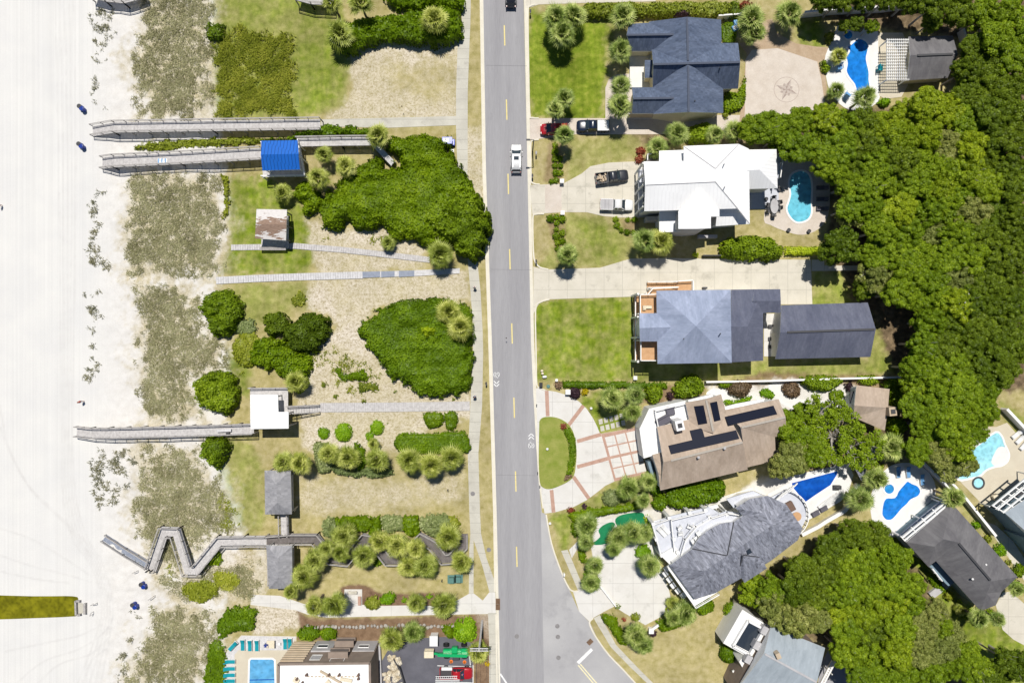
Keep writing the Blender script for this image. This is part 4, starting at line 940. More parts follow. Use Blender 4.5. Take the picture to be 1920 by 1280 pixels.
# --- grey-blue hip house
h = house('house', 'house under a square grey-blue hip roof with brown decks', 1310, 612)
e, r_ = 7.6, 11.
rf, lp = roof(h, 'roof', [[(1231,545,e),(1370,543,e),(1305,611,r_)], [(1370,543,e),(1372,680,e),(1305,611,r_)], [(1372,680,e),(1233,682,e),(1305,611,r_)], [(1233,682,e),(1231,545,e),(1305,611,r_)]], 'r_blue')
skirt(h, lp[0], 'wallwhite', .5)
rf, lp = roof(h, 'roof', [[(1199,587,e),(1233,587,e),(1259,613,8.85),(1199,615,8.85)], [(1199,615,8.85),(1259,613,8.85),(1235,640,e),(1200,640,e)]], 'r_blue'); skirt(h, lp[0], 'wallwhite', .5)
rf, lp = roof(h, 'rear_roof', [[(1371,543,5.8),(1431,542,5.8),(1402,612,7.8),(1371,612,7.8)], [(1431,542,5.8),(1431,676,5.8),(1402,612,7.8)], [(1371,679,5.8),(1371,612,7.8),(1402,612,7.8),(1431,676,5.8)]], 'r_char'); skirt(h, lp[0], 'wallwhite', .4)
rf, lp = roof(h, 'rear_roof', [[(1415,542.5,5.8),(1463,542,5.8),(1464,564,6.7),(1411,564,6.7)], [(1411,564,6.7),(1464,564,6.7),(1464,586,5.8),(1425,587,5.8)]], 'r_char'); skirt(h, lp[0], 'wallwhite', .4)
def deckbox(parent, pts, z, mat, rl, name='deck', rmat='white', zb=None, th=.25):
    b = MB(); b.prism(poly(pts, z), z-th, z); d_ = b.build(name, mat, parent)
    for p in rl: railing(d_, [W(*q, z) for q in p], 1.0, 1.7, rmat)
    for p in pts: b = MB(); v = W(p[0], p[1], z); b.box((v.x, v.y, (z-th)/2), (.2, .2, z-th)); b.build('post', rmat, d_)
    return d_
deckbox(h, [(1198,553),(1231,552),(1231,588),(1198,588)], 5.2, 'deckbrown', [[(1231,552.5),(1198.5,553),(1198.5,588)]])
deckbox(h, [(1199,638),(1233,638),(1233,676),(1199,676)], 5.2, 'deckbrown', [[(1199.5,640),(1199.5,675.5),(1232,675.5)]])
deckbox(h, [(1189,553),(1199,553),(1199,678),(1189,678)], 2.6, 'deckbrown', [[(1199,553),(1189.5,553.5),(1189.5,677)]])
for y in (553, 595, 633, 677): b = MB(); p = W(1190, y, 3); b.box((p.x, p.y, 3), (.28, .28, 6)); b.build('column', 'white', h)
deckbox(h, [(1270,528),(1297,526),(1297,546),(1270,546)], 3.2, 'deckbrown', [[(1270,528),(1297,526.5),(1297,545)]])
deckbox(h, [(1213,550),(1222,541),(1270,539),(1270,552),(1213,553)], 3.2, 'deckbrown', [[(1213,552),(1222,541.5),(1268,539.5)]])
b = MB()
for k in range(14):
    x = 1213+k*4.2; z = .25+k*.21; b.prism(poly([(x,530),(x+4.4,530),(x+4.4,540),(x,540)], z), z-.12, z)
st = b.build('stairs', 'deckbrown', h)
for y in (529.5, 540): railing(st, [W(1213,y,.3), W(1270,y-1,3.1)], .95, 1.6, 'white')
b = MB(); b.box((*W2(1321,540,.5), .5), (.7, .3, 1.0)); b.build('meter_box', 'charcoal', h)
for px, py in ((1351,625),(1282,635)):
    q = MB(); q.tube([W(px,py,8), W(px,py,10.0)], .09, 8); q.build('vent_pipe', 'charcoal', h)
g = house('garage', 'long charcoal gabled garage behind the grey-blue hip house', 1545, 620, 'garage')
rf, lp = roof(g, 'roof', [[(1465,572,3.2),(1627,567,3.2),(1642,617,5.6),(1463,623,5.6)], [(1463,623,5.6),(1642,617,5.6),(1632,669,3.2),(1454,673,3.2)]], 'r_char', caps=[((1476,622.6,5.6),(1640,617,5.6))], capmat='charcoal'); skirt(g, lp[0], 'wallwhite', .4)
b = MB(); b.prism(poly([(1432,588),(1456,588),(1456,668),(1432,668)]), 0, .1); cy_ = b.build('breezeway', 'white_conc', g)
for y in (612, 635, 650):
    b = MB(); p = W(1443, y); b.box((p.x, p.y, .45), (.7, .6, .12), 0, 0, .03); b.box((p.x+.3, p.y, .7), (.1, .6, .5)); 
    for sx in (-.28, .28):
        for sy in (-.24, .24): b.box((p.x+sx, p.y+sy, .2), (.06, .06, .4))
    auto(b.build('patio_chair', 'charcoal'), 'dark patio chair', 'chair', 1443, y, 'chairs in the breezeway')
# --- tan roof with solar panels
h = house('house', 'house under a tan shingle roof carrying black solar panels', 1340, 830)
rf, lp = roof(h, 'roof', [[(1244,866,7.6),(1393,829,7.6),(1402,880,4.8),(1238,919,4.8)], [(1232,800,5.4),(1361,770,5.4),(1393,829,7.6),(1244,866,7.6)]], 'r_tan', caps=[((1258,863,7.6),(1392,829,7.6))]); skirt(h, lp[0], 'wallwhite', .4)
rf, lp = roof(h, 'roof', [[(1285,754,5.5),(1323,748,7.1),(1338,812,7.1),(1295,800,5.5)], [(1323,748,7.1),(1352,739,5.5),(1363,778,5.5),(1338,812,7.1)]], 'r_tan', caps=[((1324,750,7.1),(1337,808,7.1))]); skirt(h, lp[0], 'wallwhite', .3)
rf, lp = roof(h, 'roof', [[(1356,769,5.2),(1460,748,5.2),(1473,782,7.2),(1389,801,7.2)], [(1389,801,7.2),(1473,782,7.2),(1475,814,5.6),(1453,819,5.5),(1455,863,3.9),(1400,876,4.1)]], 'r_tan', caps=[((1390,801,7.2),(1472,782,7.2))]); skirt(h, lp[0], 'wallwhite', .3)
rf, lp = roof(h, 'roof', [[(1223,852,5.0),(1243,847,5.6),(1254,884,6.3),(1235,888,5.6)], [(1235,888,5.6),(1254,884,6.3),(1258,914,4.9),(1238,919,4.8)]], 'r_tan', .15); skirt(h, lp[0], 'wallwhite', .2)
def onroof(p, q, r, px, py, dz=.06):      # height of plane p,q,r at the picture point
    P = [W(*k) for k in (p, q, r)]; nn = (P[1]-P[0]).cross(P[2]-P[0]); z = 6.0
    for _ in range(12): v = W(px, py, z); z = P[0].z-(nn.x*(v.x-P[0].x)+nn.y*(v.y-P[0].y))/nn.z
    return (px, py, z+dz)
def solar(pl, pts):
    V = [W(*onroof(*pl, *p, .05)) for p in pts]; b = MB(); n = len(V)
    a = sum(V[i].x*V[(i+1) % n].y-V[(i+1) % n].x*V[i].y for i in range(n))
    if a < 0: V = V[::-1]
    b.add([v for v in V]+[v+Vector((0, 0, .08)) for v in V], [tuple(range(n, 2*n))]+[(i, (i+1) % n, n+(i+1) % n, n+i) for i in range(n)]); b.build('solar_panel', 'solar', h)
pn = ((1232,800,5.4),(1361,770,5.4),(1393,829,7.6)); pw_ = ((1285,754,5.5),(1323,748,7.1),(1338,812,7.1)); pe = ((1323,748,7.1),(1352,739,5.5),(1338,812,7.1)); pE = ((1356,769,5.2),(1460,748,5.2),(1473,782,7.2))
solar(pn, [(1253,835),(1298,824.5),(1293,807),(1316,802),(1321,819),(1380,806),(1386,822),(1258,851)])
solar(pw_, [(1301,761.5),(1319,759.5),(1326,793),(1309,796)]); solar(pe, [(1331,755),(1344,752),(1351,787),(1339,790)]); solar(pE, [(1359,781),(1450,760),(1457,776),(1366,797)])
b = MB(); b.prism(poly([(1199,804),(1217,766),(1285,751),(1294,792),(1232,803),(1243,848),(1207,859)], 4.4), 0, 4.4); tr = b.build('terrace', 'white', h)
railing(tr, [W(1226,769,4.4), W(1284,755,4.4)], .95, 1.6, 'white'); railing(tr, [W(1226,769,4.4), W(1232,799,4.4)], .95, 1.6, 'white')
b = MB(); p = W(1270,795,6.2); b.box((p.x, p.y, 6.2), (1.3, 1.6, 3.4), .22); ch = b.build('chimney', 'white', h); b = MB(); b.box((p.x, p.y, 7.95), (.7, .7, .12), .22); b.build('cap', 'charcoal', ch)
for px, py in ((1310,857),(1359,840)):
    q = MB(); q.tube([W(px,py,6), W(px,py,8.0)], .22, 10); q.build('vent_pipe', 'wallgrey', h)
b = MB(); b.prism(poly([(1214,866),(1221,864),(1232,905),(1226,907)], 2.4), .2, 2.4); b.build('steps', 'wallblue', h)
b = MB(); b.prism(poly([(1359,770),(1380,764),(1432,752),(1434,747),(1380,757),(1357,763)], 3), 2.6, 3.0); b.prism(poly([(1290,750),(1335,739),(1337,743),(1292,754)], 4), 3.6, 4.0); b.build('parapet', 'white', h)
# --- tan cottage in the trees
h = house('cottage', 'little tan-roofed cottage among trees with a square chimney', 1634, 764, 'cottage')
rf, lp = roof(h, 'roof', [[(1606,722,3.2),(1668,729,3.2),(1665,764,4.4),(1602,760,4.4)], [(1602,760,4.4),(1665,764,4.4),(1659,807,3.2),(1600,782,3.2)]], 'r_tan'); skirt(h, lp[0], 'wallwhite', .3)
b = MB(); p = W(1668,770,4.2); b.box((p.x, p.y, 2.6), (1.2, 1.4, 5.2), .1); ch = b.build('chimney', 'walltan', h); b = MB(); b.box((p.x, p.y, 5.25), (.7, .7, .12), .1); b.build('cap', 'charcoal', ch)
b = MB(); b.prism(poly([(1594,735),(1604,732),(1604,758),(1594,756)], 2.4), 2.2, 2.4); b.build('awning', 'charcoal', h)
# --- slate-roofed house with white decks
h = house('house', 'rambling slate-grey roofed house with white curved sun decks', 1370, 1020)
e, r_ = 6.6, 9.6
arc = [(1298,1028),(1306,1015),(1314,1004),(1322,998),(1330,992),(1341,986),(1352,981),(1364,979),(1376,978)]
K = (1364,1041,r_); J = (1446,985,r_); I = (1320,1070,r_)
faces = [[(1256,1059,e),I,(1303,1123,e)], [(1256,1059,e),(1298,1028,e),K,I]]
for i in range(8): faces.append([(*arc[i], e), (*arc[i+1], e), K])
faces += [[K,(1376,978,e),(1393,966,e),(1432,962,8.6),J], [(1393,966,e),(1379,952,e),(1405,935,e),(1440,929,e),(1432,962,8.6)], [(1440,929,e),(1474,945,8.4),J,(1432,962,8.6)], [(1474,945,8.4),(1505,990,e),(1496,1012,e),J],
          [(1303,1123,e),I,K,J,(1496,1012,e),(1444,1052,e),(1342,1111,e)]]
rf, lp = roof(h, 'roof', faces, 'r_slate')
for l in lp: skirt(h, l, 'white', .5)
rf, lp = roof(h, 'dormer_roof', [[(1393,1040,9.6),(1384,1073,6.7),(1396,1092,6.5)], [(1393,1040,9.6),(1396,1092,6.5),(1438,1065,6.5)], [(1393,1040,9.6),(1438,1065,6.5),(1427,1044,7.2)]], 'r_slate'); skirt(h, lp[0], 'white', .25)
b = MB()
for p, q in (((1376,978),(1364,1040)),((1298,1028),(1363,1041)),((1384,1073),(1393,1041)),((1394,1040),(1426,1044))):
    zz = 6.75 if p != (1394,1040) else 9.7; b.beam(W(*p, zz), W(*q, 9.75 if p != (1394,1040) else 7.4), .13, .06)
b.build('flashing', 'charcoal', h)
b = MB(); p = W(*onroof(I, K, (1444,1052,e), 1404, 1033)); b.box((p.x, p.y, p.z+.05), (.7, .7, .2), .5); b.build('skylight', 'glass', h)
d1 = deckbox(h, [(1221,981),(1254,969),(1268,1030),(1238,1042)], 3.4, 'greydeck', [[(1254,970),(1221.5,981),(1238,1040)]])
d2 = deckbox(h, [(1254,968),(1330,950),(1350,962),(1315,992),(1290,1014),(1274,1044),(1262,1036)], 3.7, 'greydeck', [[(1262,1030),(1256,972),(1321,956)]])
d3 = deckbox(h, [(1272,1040),(1282,1008),(1302,984),(1330,968),(1362,958),(1394,962),(1398,975),(1300,1035),(1280,1050)], 4.4, 'greydeck', [[(1274,1040),(1283,1009),(1303,985),(1331,969),(1362,959),(1392,964)]])
b = MB(); b.prism(poly([(1238,1040),(1266,1024),(1275,1040),(1256,1058)], 3.9), 3.5, 3.9); b.build('deck_stair', 'white', h); b = MB(); b.prism(poly([(1220,978),(1345,945),(1348,951),(1222,985)], 3.2), 2.9, 3.2)
b.build('steps', 'white', h)
for p in ((1254,970),(1292,960),(1322,955),(1330,969),(1302,987),(1284,1012),(1263,1010),(1230,1010),(1224,981),(1240,1040),(1270,1034),(1362,963)): v = W(*p, 4.2); b = MB(); b.box((v.x, v.y, 2.3), (.5, .5, 4.6), .3); b.build('deck_post', 'white', h)
b = MB(); b.prism(poly([(1362,935),(1412,920),(1430,928),(1388,952),(1376,952)], 3.6), 3.3, 3.6); b.build('side_terrace', 'greydeck', h)
b = MB(); b.prism(poly([(1251,1062),(1258,1056),(1304,1124),(1343,1103),(1345,1110),(1302,1136)], 5.4), 5.1, 5.4); bl = b.build('balcony', 'white', h); railing(bl, [W(1251,1062,5.4), W(1302,1135,5.4), W(1345,1110,5.4)], 1.0, 1.7, 'white')
b = MB()
for i, (px, py) in enumerate(((1248,1075),(1255,1086),(1262,1097),(1271,1107),(1281,1116),(1250,1066))):
    v = W(px, py, 2.6); b.box((v.x, v.y, 2.6), (.9, .8, .12), -.9)
b.build('awning_panel', 'whitep', h)
b = MB(); c = []
for k in range(14): a = -1.35+k*2.35/13; c.append((1464+48*math.cos(a), 962+46*math.sin(a)))
ring = [p for p in c if p[0] > 1440]
b.prism(poly([(1440,935)]+ring+[(1478,985)], 3.3), 3.0, 3.3); dk = b.build('round_deck', 'greydeck', h); railing(dk, [W(*p, 3.3) for p in ring], 1.0, 1.6, 'white')
b = MB()
for k in range(5): p0 = (1452+k*6.5, 934-k*4.5+6); b.beam(W(*p0, 5.4), W(p0[0]+17, p0[1]-17, 5.4), .16, .3)
b.build('pergola_beam', 'white', h)
for (px, py, s_) in ((1480,948,0),(1491,966,1)):
    b = MB(); v = W(px, py, 3.3)
    if s_ == 0: b.box((v.x, v.y, 3.65), (1.2, 1.6, .7), .5, 0, .1); o = b.build('outdoor_sofa', 'umber'); auto(o, 'brown outdoor sofa on the round deck', 'sofa', px, py)
    else: b.lathe((v.x, v.y, 3.3), [(.3, 0), (.3, .55), (.75, .6), (.75, .68)], 20); o = b.build('round_table', 'deckbrown'); auto(o, 'round wooden table on the round deck', 'table', px, py)
# --- dark grey house, lower right
h = house('house', 'house under a plain dark grey hip roof beside the figure-eight pool', 1800, 1050)
e, r_ = 4.8, 7.8
rf, lp = roof(h, 'roof', [[(1784,942,e),(1908,1081,e),(1859,1089,r_),(1796,1016,r_)], [(1784,942,e),(1796,1016,r_),(1768,1010,7.2),(1752,1024,6.8),(1699,1016,e)], [(1699,1016,e),(1752,1024,6.8),(1741,1062,e)], [(1752,1024,6.8),(1768,1010,7.2),(1755,1051,e),(1741,1062,e)],
   [(1796,1016,r_),(1859,1089,r_),(1851,1112,6.7),(1867,1134,5.4),(1839,1145,e),(1755,1051,e),(1768,1010,7.2)], [(1859,1089,r_),(1908,1081,e),(1878,1109,e),(1851,1112,6.7)], [(1851,1112,6.7),(1878,1109,e),(1867,1134,5.4)]], 'r_dark', caps=[((1798,1018,r_),(1857,1087,r_))], capmat='charcoal')
skirt(h, lp[0], 'wallblue', .4)
deckbox(h, [(1686,1004),(1768,936),(1786,944),(1702,1016)], 2.8, 'greydeck', [[(1687,1004),(1768,937)]])
b = MB(); b.beam(W(1690,1008,4.5), W(1774,940,4.5), .25, .3); b.beam(W(1695,1013,4.5), W(1778,944,4.5), .2, .25)
for k in range(5): b.beam(W(1688+k*20,1004-k*16.6,4.6), W(1697+k*20,1014-k*16.6,4.6), .15, .2)
b.build('veranda_beam', 'white', h)
for k in range(3): b = MB(); p = W(1689+k*38, 1004-k*31.5, 2.8); b.box((p.x, p.y, 2.3), (.2, .2, 4.6)); b.build('column', 'white', h)
for px, py in ((1849,1058),(1824,1085)):
    q = MB(); q.tube([W(px,py,5), W(px,py,7.0)], .16, 10); q.build('vent_pipe', 'whitep', h)
b = MB(); b.prism(poly([(1742,1112),(1775,1087),(1786,1096),(1750,1122)], .5), 0, .5); b.build('entry_steps', 'wallgrey', h)
b = MB(); b.prism(poly([(1742,1062),(1755,1053),(1790,1092),(1778,1098)], 3), 2.7, 3.0); pl_ = b.build('porch', 'wallblue', h); railing(pl_, [W(1742,1062,3), W(1760,1085,3)], 1, 1.5, 'white')
# --- house at the right edge
h = house('house', 'pale blue-roofed house cut off at the right edge', 1920, 970)
rf, lp = roof(h, 'roof', [[(1884,961,5.5),(1935,928,5.5),(1990,1000,7.5),(1940,1010,7.5)], [(1884,961,5.5),(1940,1010,7.5),(1990,1080,5.5),(1935,1012,5.5)]], 'r_pale'); skirt(h, lp[0], 'wallblue', .4)
deckbox(h, [(1858,950),(1932,890),(1960,925),(1886,962)], 3.0, 'charcoal', [[(1886,962),(1858,950),(1932,891)]])
b = MB()
for k in range(6): b.beam(W(1862+k*14,948-k*11.5,5.3), W(1890+k*14,964-k*11.5,5.3), .16, .25)
for o_ in (0, 7, 14): b.beam(W(1860+o_*1.4,948+o_*.9,5.5), W(1936+o_*1.4,886+o_*.9,5.5), .22, .25)
b.build('pergola_beam', 'white', h)
# --- pale roof at the bottom with a sunken roof terrace
h = house('house', 'pale grey-blue roofed house at the bottom with a white roof terrace', 1465, 1225)
rf, lp = roof(h, 'roof', [[(1446,1173,5.6),(1547,1214,5.6),(1532,1278,8.),(1433,1224,8.)], [(1433,1224,8.),(1532,1278,8.),(1510,1345,5.6),(1376,1300,5.6)], [(1446,1173,5.6),(1433,1224,8.),(1405,1252,6.0)], [(1405,1252,6.0),(1433,1224,8.),(1376,1300,5.6)]], 'r_pale', caps=[((1434,1225,8.),(1531,1278,8.))], capmat='wallgrey'); skirt(h, lp[0], 'walltaupe', .4)
T4 = [(1392,1142),(1430,1166),(1447,1175),(1430,1222),(1395,1256),(1386,1240),(1395,1227),(1356,1205)]
b = MB(); b.prism(poly(T4, 4.6), 0, 4.6); tr = b.build('terrace', 'white', h)
b = MB(); b.prism(poly([(1402,1166),(1429,1181),(1404,1221),(1379,1208)], 4.61), 4.5, 4.612); b.build('terrace_floor', 'glass', tr)
b = MB(); R4 = [(1402,1162),(1432,1178),(1405,1226),(1374,1209),(1402,1162)]
for i in range(4): b.beam(W(*R4[i], 4.9), W(*R4[i+1], 4.9), .35, .7)
b.build('parapet', 'white', tr)
for px, py, rz in ((1433,1181,.5),(1419,1209,.5),(1403,1235,.5)):
    b = MB(); p = W(px, py, 5.6); b.box((p.x, p.y, 5.2), (1.0, 1.3, 1.3), -rz, 0, .05); b.build('roof_box', 'wallgrey', tr)
b = MB(); p = W(*onroof((1446,1173,5.6),(1547,1214,5.6),(1433,1224,8.), 1456, 1225)); b.box((p.x, p.y, p.z+.3), (.7, .9, 1.1), .4); b.build('chimney', 'walltan', h)
b = MB(); b.prism(poly([(1376,1250),(1384,1236),(1398,1258),(1386,1290),(1372,1262)]), 0, .3); b.build('porch', 'brick', h)
b = MB(); b.beam(W(1374,1256,2.5), W(1388,1276,2.5), .35, .3); b.build('porch_rail', 'white', h)
t = thing('stair', 'white open stair rail leaning beside the pale roof at the bottom', 'stair', 1550, 1260)
b = MB(); b.beam(W(1536,1285,3.2), W(1567,1225,3.2), .25, .3); b.beam(W(1541,1287,3.2), W(1571,1229,3.2), .25, .3); b.build('stringer', 'white', t)
b = MB()
for k in range(16): b.beam(W(1536+k*2,1284-k*3.9,3.25), W(1541.5+k*2,1286-k*3.9,3.25), .16, .06)
b.build('tread', 'white', t)
for p in ((1537,1284),(1568,1226),(1552,1255)): b = MB(); v = W(*p, 1.6); b.box((v.x, v.y, 1.6), (.15, .15, 3.2)); b.build('post', 'white', t)
# --- small slate canopy under the oak
t = thing('garden_shelter', 'small slate-roofed shelter half hidden under an oak', 'shelter', 1622, 868)
rf, lp = roof(t, 'roof', [[(1647,832,2.8),(1616,901,2.8),(1627,866,3.8)], [(1616,901,2.8),(1602,876,2.8),(1627,866,3.8)], [(1602,876,2.8),(1612,845,2.8),(1627,866,3.8)], [(1612,845,2.8),(1647,832,2.8),(1627,866,3.8)]], 'r_slate')
for p in ((1641,838),(1617,895),(1606,876),(1614,849)): b = MB(); v = W(*p, 1.3); b.box((v.x, v.y, 1.35), (.16, .16, 2.7)); b.build('post', 'wood_rail', t)
# --- hotel at the bottom
h = house('hotel', 'flat white-roofed hotel block striped in brown and tan', 620, 1245, 'hotel')
ZT = 7.6; q = [W2(523,1243,ZT), W2(694,1241,ZT), W2(696,1420,ZT), W2(520,1420,ZT)]
b = MB(); b.prism(q, 0, ZT-.3, top=False); b.build('wall', 'walltaupe', h)
b = MB(); b.prism(q, ZT-.3, ZT); b.build('roof', 'membrane', h)
b = MB()
for i in range(4): p, s_ = Vector((*q[i], ZT+.1)), Vector((*q[(i+1) % 4], ZT+.1)); b.beam(p, s_, .35, .5)
b.build('parapet', 'walltaupe', h)
yn = q[0][1]; x0, x1 = q[0][0], q[1][0]
def fx(t): return x0+(x1-x0)*t
for lo_, hi_ in ((.27, .5), (.74, .99)): b = MB(); b.box(((fx(lo_)+fx(hi_))/2, yn+.13, 1.9), (fx(hi_)-fx(lo_), .3, 3.7)); b.build('ground_panel', 'wallgrey', h)
b = MB()
for k in range(9): b.box(((fx(0)+fx(.255))/2, yn+.12, .45+k*.8), (fx(.255)-fx(0), .24, .42))
b.build('siding', 'walltan', h)
b = MB()
for z_ in (.7, 2.0, 4.6, 6.0): b.box(((fx(.51)+fx(.73))/2, yn+.55, z_), (fx(.73)-fx(.51), 1.1, .16))
bl = b.build('balcony', 'walltaupe', h)
b = MB()
for z_ in (1.2, 1.6, 5.1, 5.5): b.box(((fx(.52)+fx(.72))/2, yn+1.06, z_), (fx(.72)-fx(.52), .06, .14))
b.build('railing', 'charcoal', bl)
for t_, z_, w_, hh in ((.38,2.2,1.7,1.0),(.85,2.2,1.7,.9),(.37,5.7,1.6,1.7),(.86,5.7,1.6,1.7),(.62,3.2,2.2,1.3),(.62,6.6,2.2,1.1)): opening(h, (x0, yn+(.28 if z_ < 3 else .02)), (x1, yn+(.28 if z_ < 3 else .02)), t_, z_, w_, hh, 1, 'window', 'glass' if z_ < 3 else 'wallgrey')
for i, (px, py) in enumerate(((576,1262),(618,1262),(637,1262),(673,1262),(673,1269),(558,1270),(568,1277))):
    b = MB(); p = W(px, py, ZT); b.tube([p, p+Vector((0, 0, .5))], .14, 10); b.tube([p+Vector((0, 0, .5)), p+Vector((0, 0, .62))], .2, 10); b.build('roof_vent', 'umber', h)
b = MB()
for i in range(14): p = W(578+i*7, 1267.5+random.uniform(-.4,.4), ZT+.06); b.box((p.x, p.y, ZT+.1), (.32, .12, .14), random.uniform(-.3, .3))
b.build('conduit', 'walltan', h)
for pts, w_, m_ in (([(600,1257),(640,1280)], .3, 'walltan'), ([(638,1272),(660,1276)], .5, 'cushion'), ([(550,1272),(560,1278)], .7, 'cushion'), ([(612,1276),(618,1281)], .7, 'cushion')):
    b = MB(); b.beam(W(*pts[0], ZT+.25), W(*pts[1], ZT+.25), w_, .2); o = b.build('plank', m_); auto(o, 'loose pale board lying on the flat hotel roof', 'board', *pts[0], 'boards on the hotel roof')
t = thing('retaining_wall', 'low stone-edged wall dropping beside the hotel', 'wall', 716, 1215)
b = MB(); b.beam(W(712,1206,.5), W(716,1290,.5), .3, 1.0); b.build('wall', 'wallgrey', t)
# ================================================================= BOARDWALKS AND BEACH PAVILIONS
boardwalk('boardwalk', 'topmost long railed boardwalk leading to the concrete path', [(174,246,.35),(214,239,1.6),(400,236,1.7),(601,233,1.7)], 19)
boardwalk('boardwalk', 'railed boardwalk from the beach up to the blue-roofed pavilion', [(192,306,.35),(213,303,1.7),(340,297,1.8),(490,288,2.0)], 21)
boardwalk('boardwalk', 'short railed boardwalk between the blue pavilion and the palm', [(557,267,2.1),(640,265.5,2.1),(698,265,2.1)], 15, (1, 0))
boardwalk('ramp', 'narrow pale ramp slanting down into the big thicket', [(696,264,2.1),(712,281,1.7),(737,307,1.2)], 10, (0, 0), 'wood_pale', cat='ramp')
boardwalk('boardwalk', 'boardwalk running from the beach to the white-roofed pavilion', [(144,808,.3),(172,811,1.2),(205,811,1.7),(330,808,1.9),(476,803,2.1)], 18)
boardwalk('stairs', 'short open wooden stair beside the white-roofed pavilion', [(600,765,.2),(540,768,2.1)], 13, (1, 1), board=.42, cat='stairs')
boardwalk('plank_path', 'grey plank path from the stair to the sidewalk', [(600,764,.12),(740,763,.12),(881,761,.12)], 17, (0, 0), 'wood', board=.3, posts=False, cat='plank path')
boardwalk('plank_path', 'narrow plank path bending past the weathered shed', [(433,464,.14),(500,463,.14),(552,461,.14),(640,468,.14),(720,477,.14),(806,487,.14)], 10.5, (0, 0), 'wood', board=.4, posts=False, cat='plank path')
t = boardwalk('plank_path', 'straight pale plank path with a bluish middle stretch', [(405,526,.14),(480,522,.14),(560,519,.14),(680,515.5,.14)], 13, (0, 0), 'wood_pale', board=.4, posts=False, cat='plank path')
b = MB()
for i, (x0, x1) in enumerate(((680,713),(715,740),(748,777))): b.prism(poly([(x0,509.5-(i*.8)),(x1,508.7-i*.8),(x1,519.6-i*.8),(x0,521-i*.8)]), .02, .14)
b.build('blue_boards', 'wood_blue', t)
b = MB()
for x0, x1 in ((713,715),(740,748),(777,862)): b.prism(poly([(x0,509-(x0-713)*.035),(x1,509-(x1-713)*.04),(x1,520-(x1-713)*.05),(x0,520.3-(x0-713)*.04)]), .02, .13)
b.build('end_boards', 'wood_pale', t)
boardwalk('boardwalk', 'zigzag railed boardwalk over the dunes to the lower pavilion', [(284,1068,.3),(308,996,1.3),(331,997,1.4),(353,1068,1.4),(368,1068,1.4),(412,1014,1.4),(460,1013,1.4),(500,1013,1.4)], 17, cat='boardwalk')
boardwalk('boardwalk', 'dark boardwalk winding under the palms toward the sidewalk', [(500,1013,1.4),(545,1009,1.4),(592,1009,1.3),(622,1046,1.2),(650,1049,1.2),(684,1009,1.1),(700,1012,1.0),(728,1048,.9),(752,1048,.8),(790,1008,.7),(812,1020,.6),(832,1046,.5),(846,1045,.4),(868,1022,.3),(868,1000,.25)], 17, (1, 1), 'wood_dark')
boardwalk('boardwalk', 'short boardwalk joining the two grey hip-roofed pavilions', [(534,1004,1.4),(533,964,1.4)], 15, (1, 1))
boardwalk('ramp', 'low railed beach ramp of bluish boards half covered by sand', [(196,1007,.04),(236,1033,.12),(277,1058,.3)], 13, (1, 1), 'wood_blue', hgt=.7, cat='ramp')
# fragments at the upper edge
boardwalk('boardwalk', 'railed landing cut off at the top edge above the dunes', [(170,-14,1.8),(200,-6,1.8),(232,-3,1.8),(270,-12,1.8)], 18)
t = boardwalk('boardwalk', 'railed landing cut off at the top edge beside palms', [(556,-8,2.0),(585,0,2.0),(625,2,2.0)], 16)
def pavilion(name, label, cat, faces, mat, deckp, zd, mid, posts=True, caps=None, capmat=None, rail=(0, 1, 2, 3), rmat='wood_rail', drop=None):
    t = thing(name, label, cat, *mid)
    rf, lp = roof(t, 'roof', faces, mat, .18, caps, capmat)
    P = [W(p[0], p[1], zd) for p in deckp]; b = MB(); b.prism([(p.x, p.y) for p in P], zd-.2, zd, bottom=True); dk = b.build('deck', 'wood', t)
    b = MB(); top = inset([(v.x, v.y) for v in lp[0]], .3)
    for i, p in enumerate(top): b = MB(); b.box((p[0], p[1], (lp[0][i].z-.1)/2), (.17, .17, lp[0][i].z-.1)); b.build('post', rmat, t)
    for p in P: b = MB(); b.box((p.x, p.y, zd/2), (.2, .2, zd-.02)); b.build('deck_post', rmat, t)
    for i in rail: railing(dk, [P[i], P[(i+1) % len(P)]], 1.0, 1.8, rmat)
    return t, rf
e = 5.0
t, rf = pavilion('beach_pavilion', 'beach pavilion under a bright blue metal gable roof', 'pavilion', [[(490,264,e),(558,263,e),(560,288.5,e+1),(489,290,e+1)], [(489,290,e+1),(560,288.5,e+1),(562.5,318,e),(492,320,e)]], 'r_bluemetal',
   [(489,266),(561,264),(574,331),(493,332)], 2.1, (525,295), rail=(1, 2), rmat='white')
t, rf = pavilion('beach_shed', 'weathered shelter under a peeling brown and white roof', 'shelter', [[(481,392,3.3),(538,393,3.3),(537,421,4.0),(479.5,420,4.0)], [(479.5,420,4.0),(537,421,4.0),(536,451,3.3),(478,447,3.3)]], 'r_peel',
   [(490,405),(541,405),(541,466),(490,464)], .5, (512,425), rail=(0,), rmat='wood_dark')
b = MB(); p = W(513,466,.5)
for k in range(3): b.box((p.x, p.y+.1-k*.18, .95), (4.4, .14, .05))
for sx in (-2, 0, 2): b.box((p.x+sx, p.y, .72), (.1, .5, .45))
b.build('bench', 'wood_rail', t)
t, rf = pavilion('beach_pavilion', 'beach pavilion under a flat white metal roof with a notch', 'pavilion', [[(469,740,5.0),(521,740,5.0),(522,772,5.1),(541,772,5.1),(541,803,5.1),(470,804,5.0)]], 'r_white',
   [(469,727),(540,726),(540,797),(469,798)], 2.2, (505,765), rail=(0,))
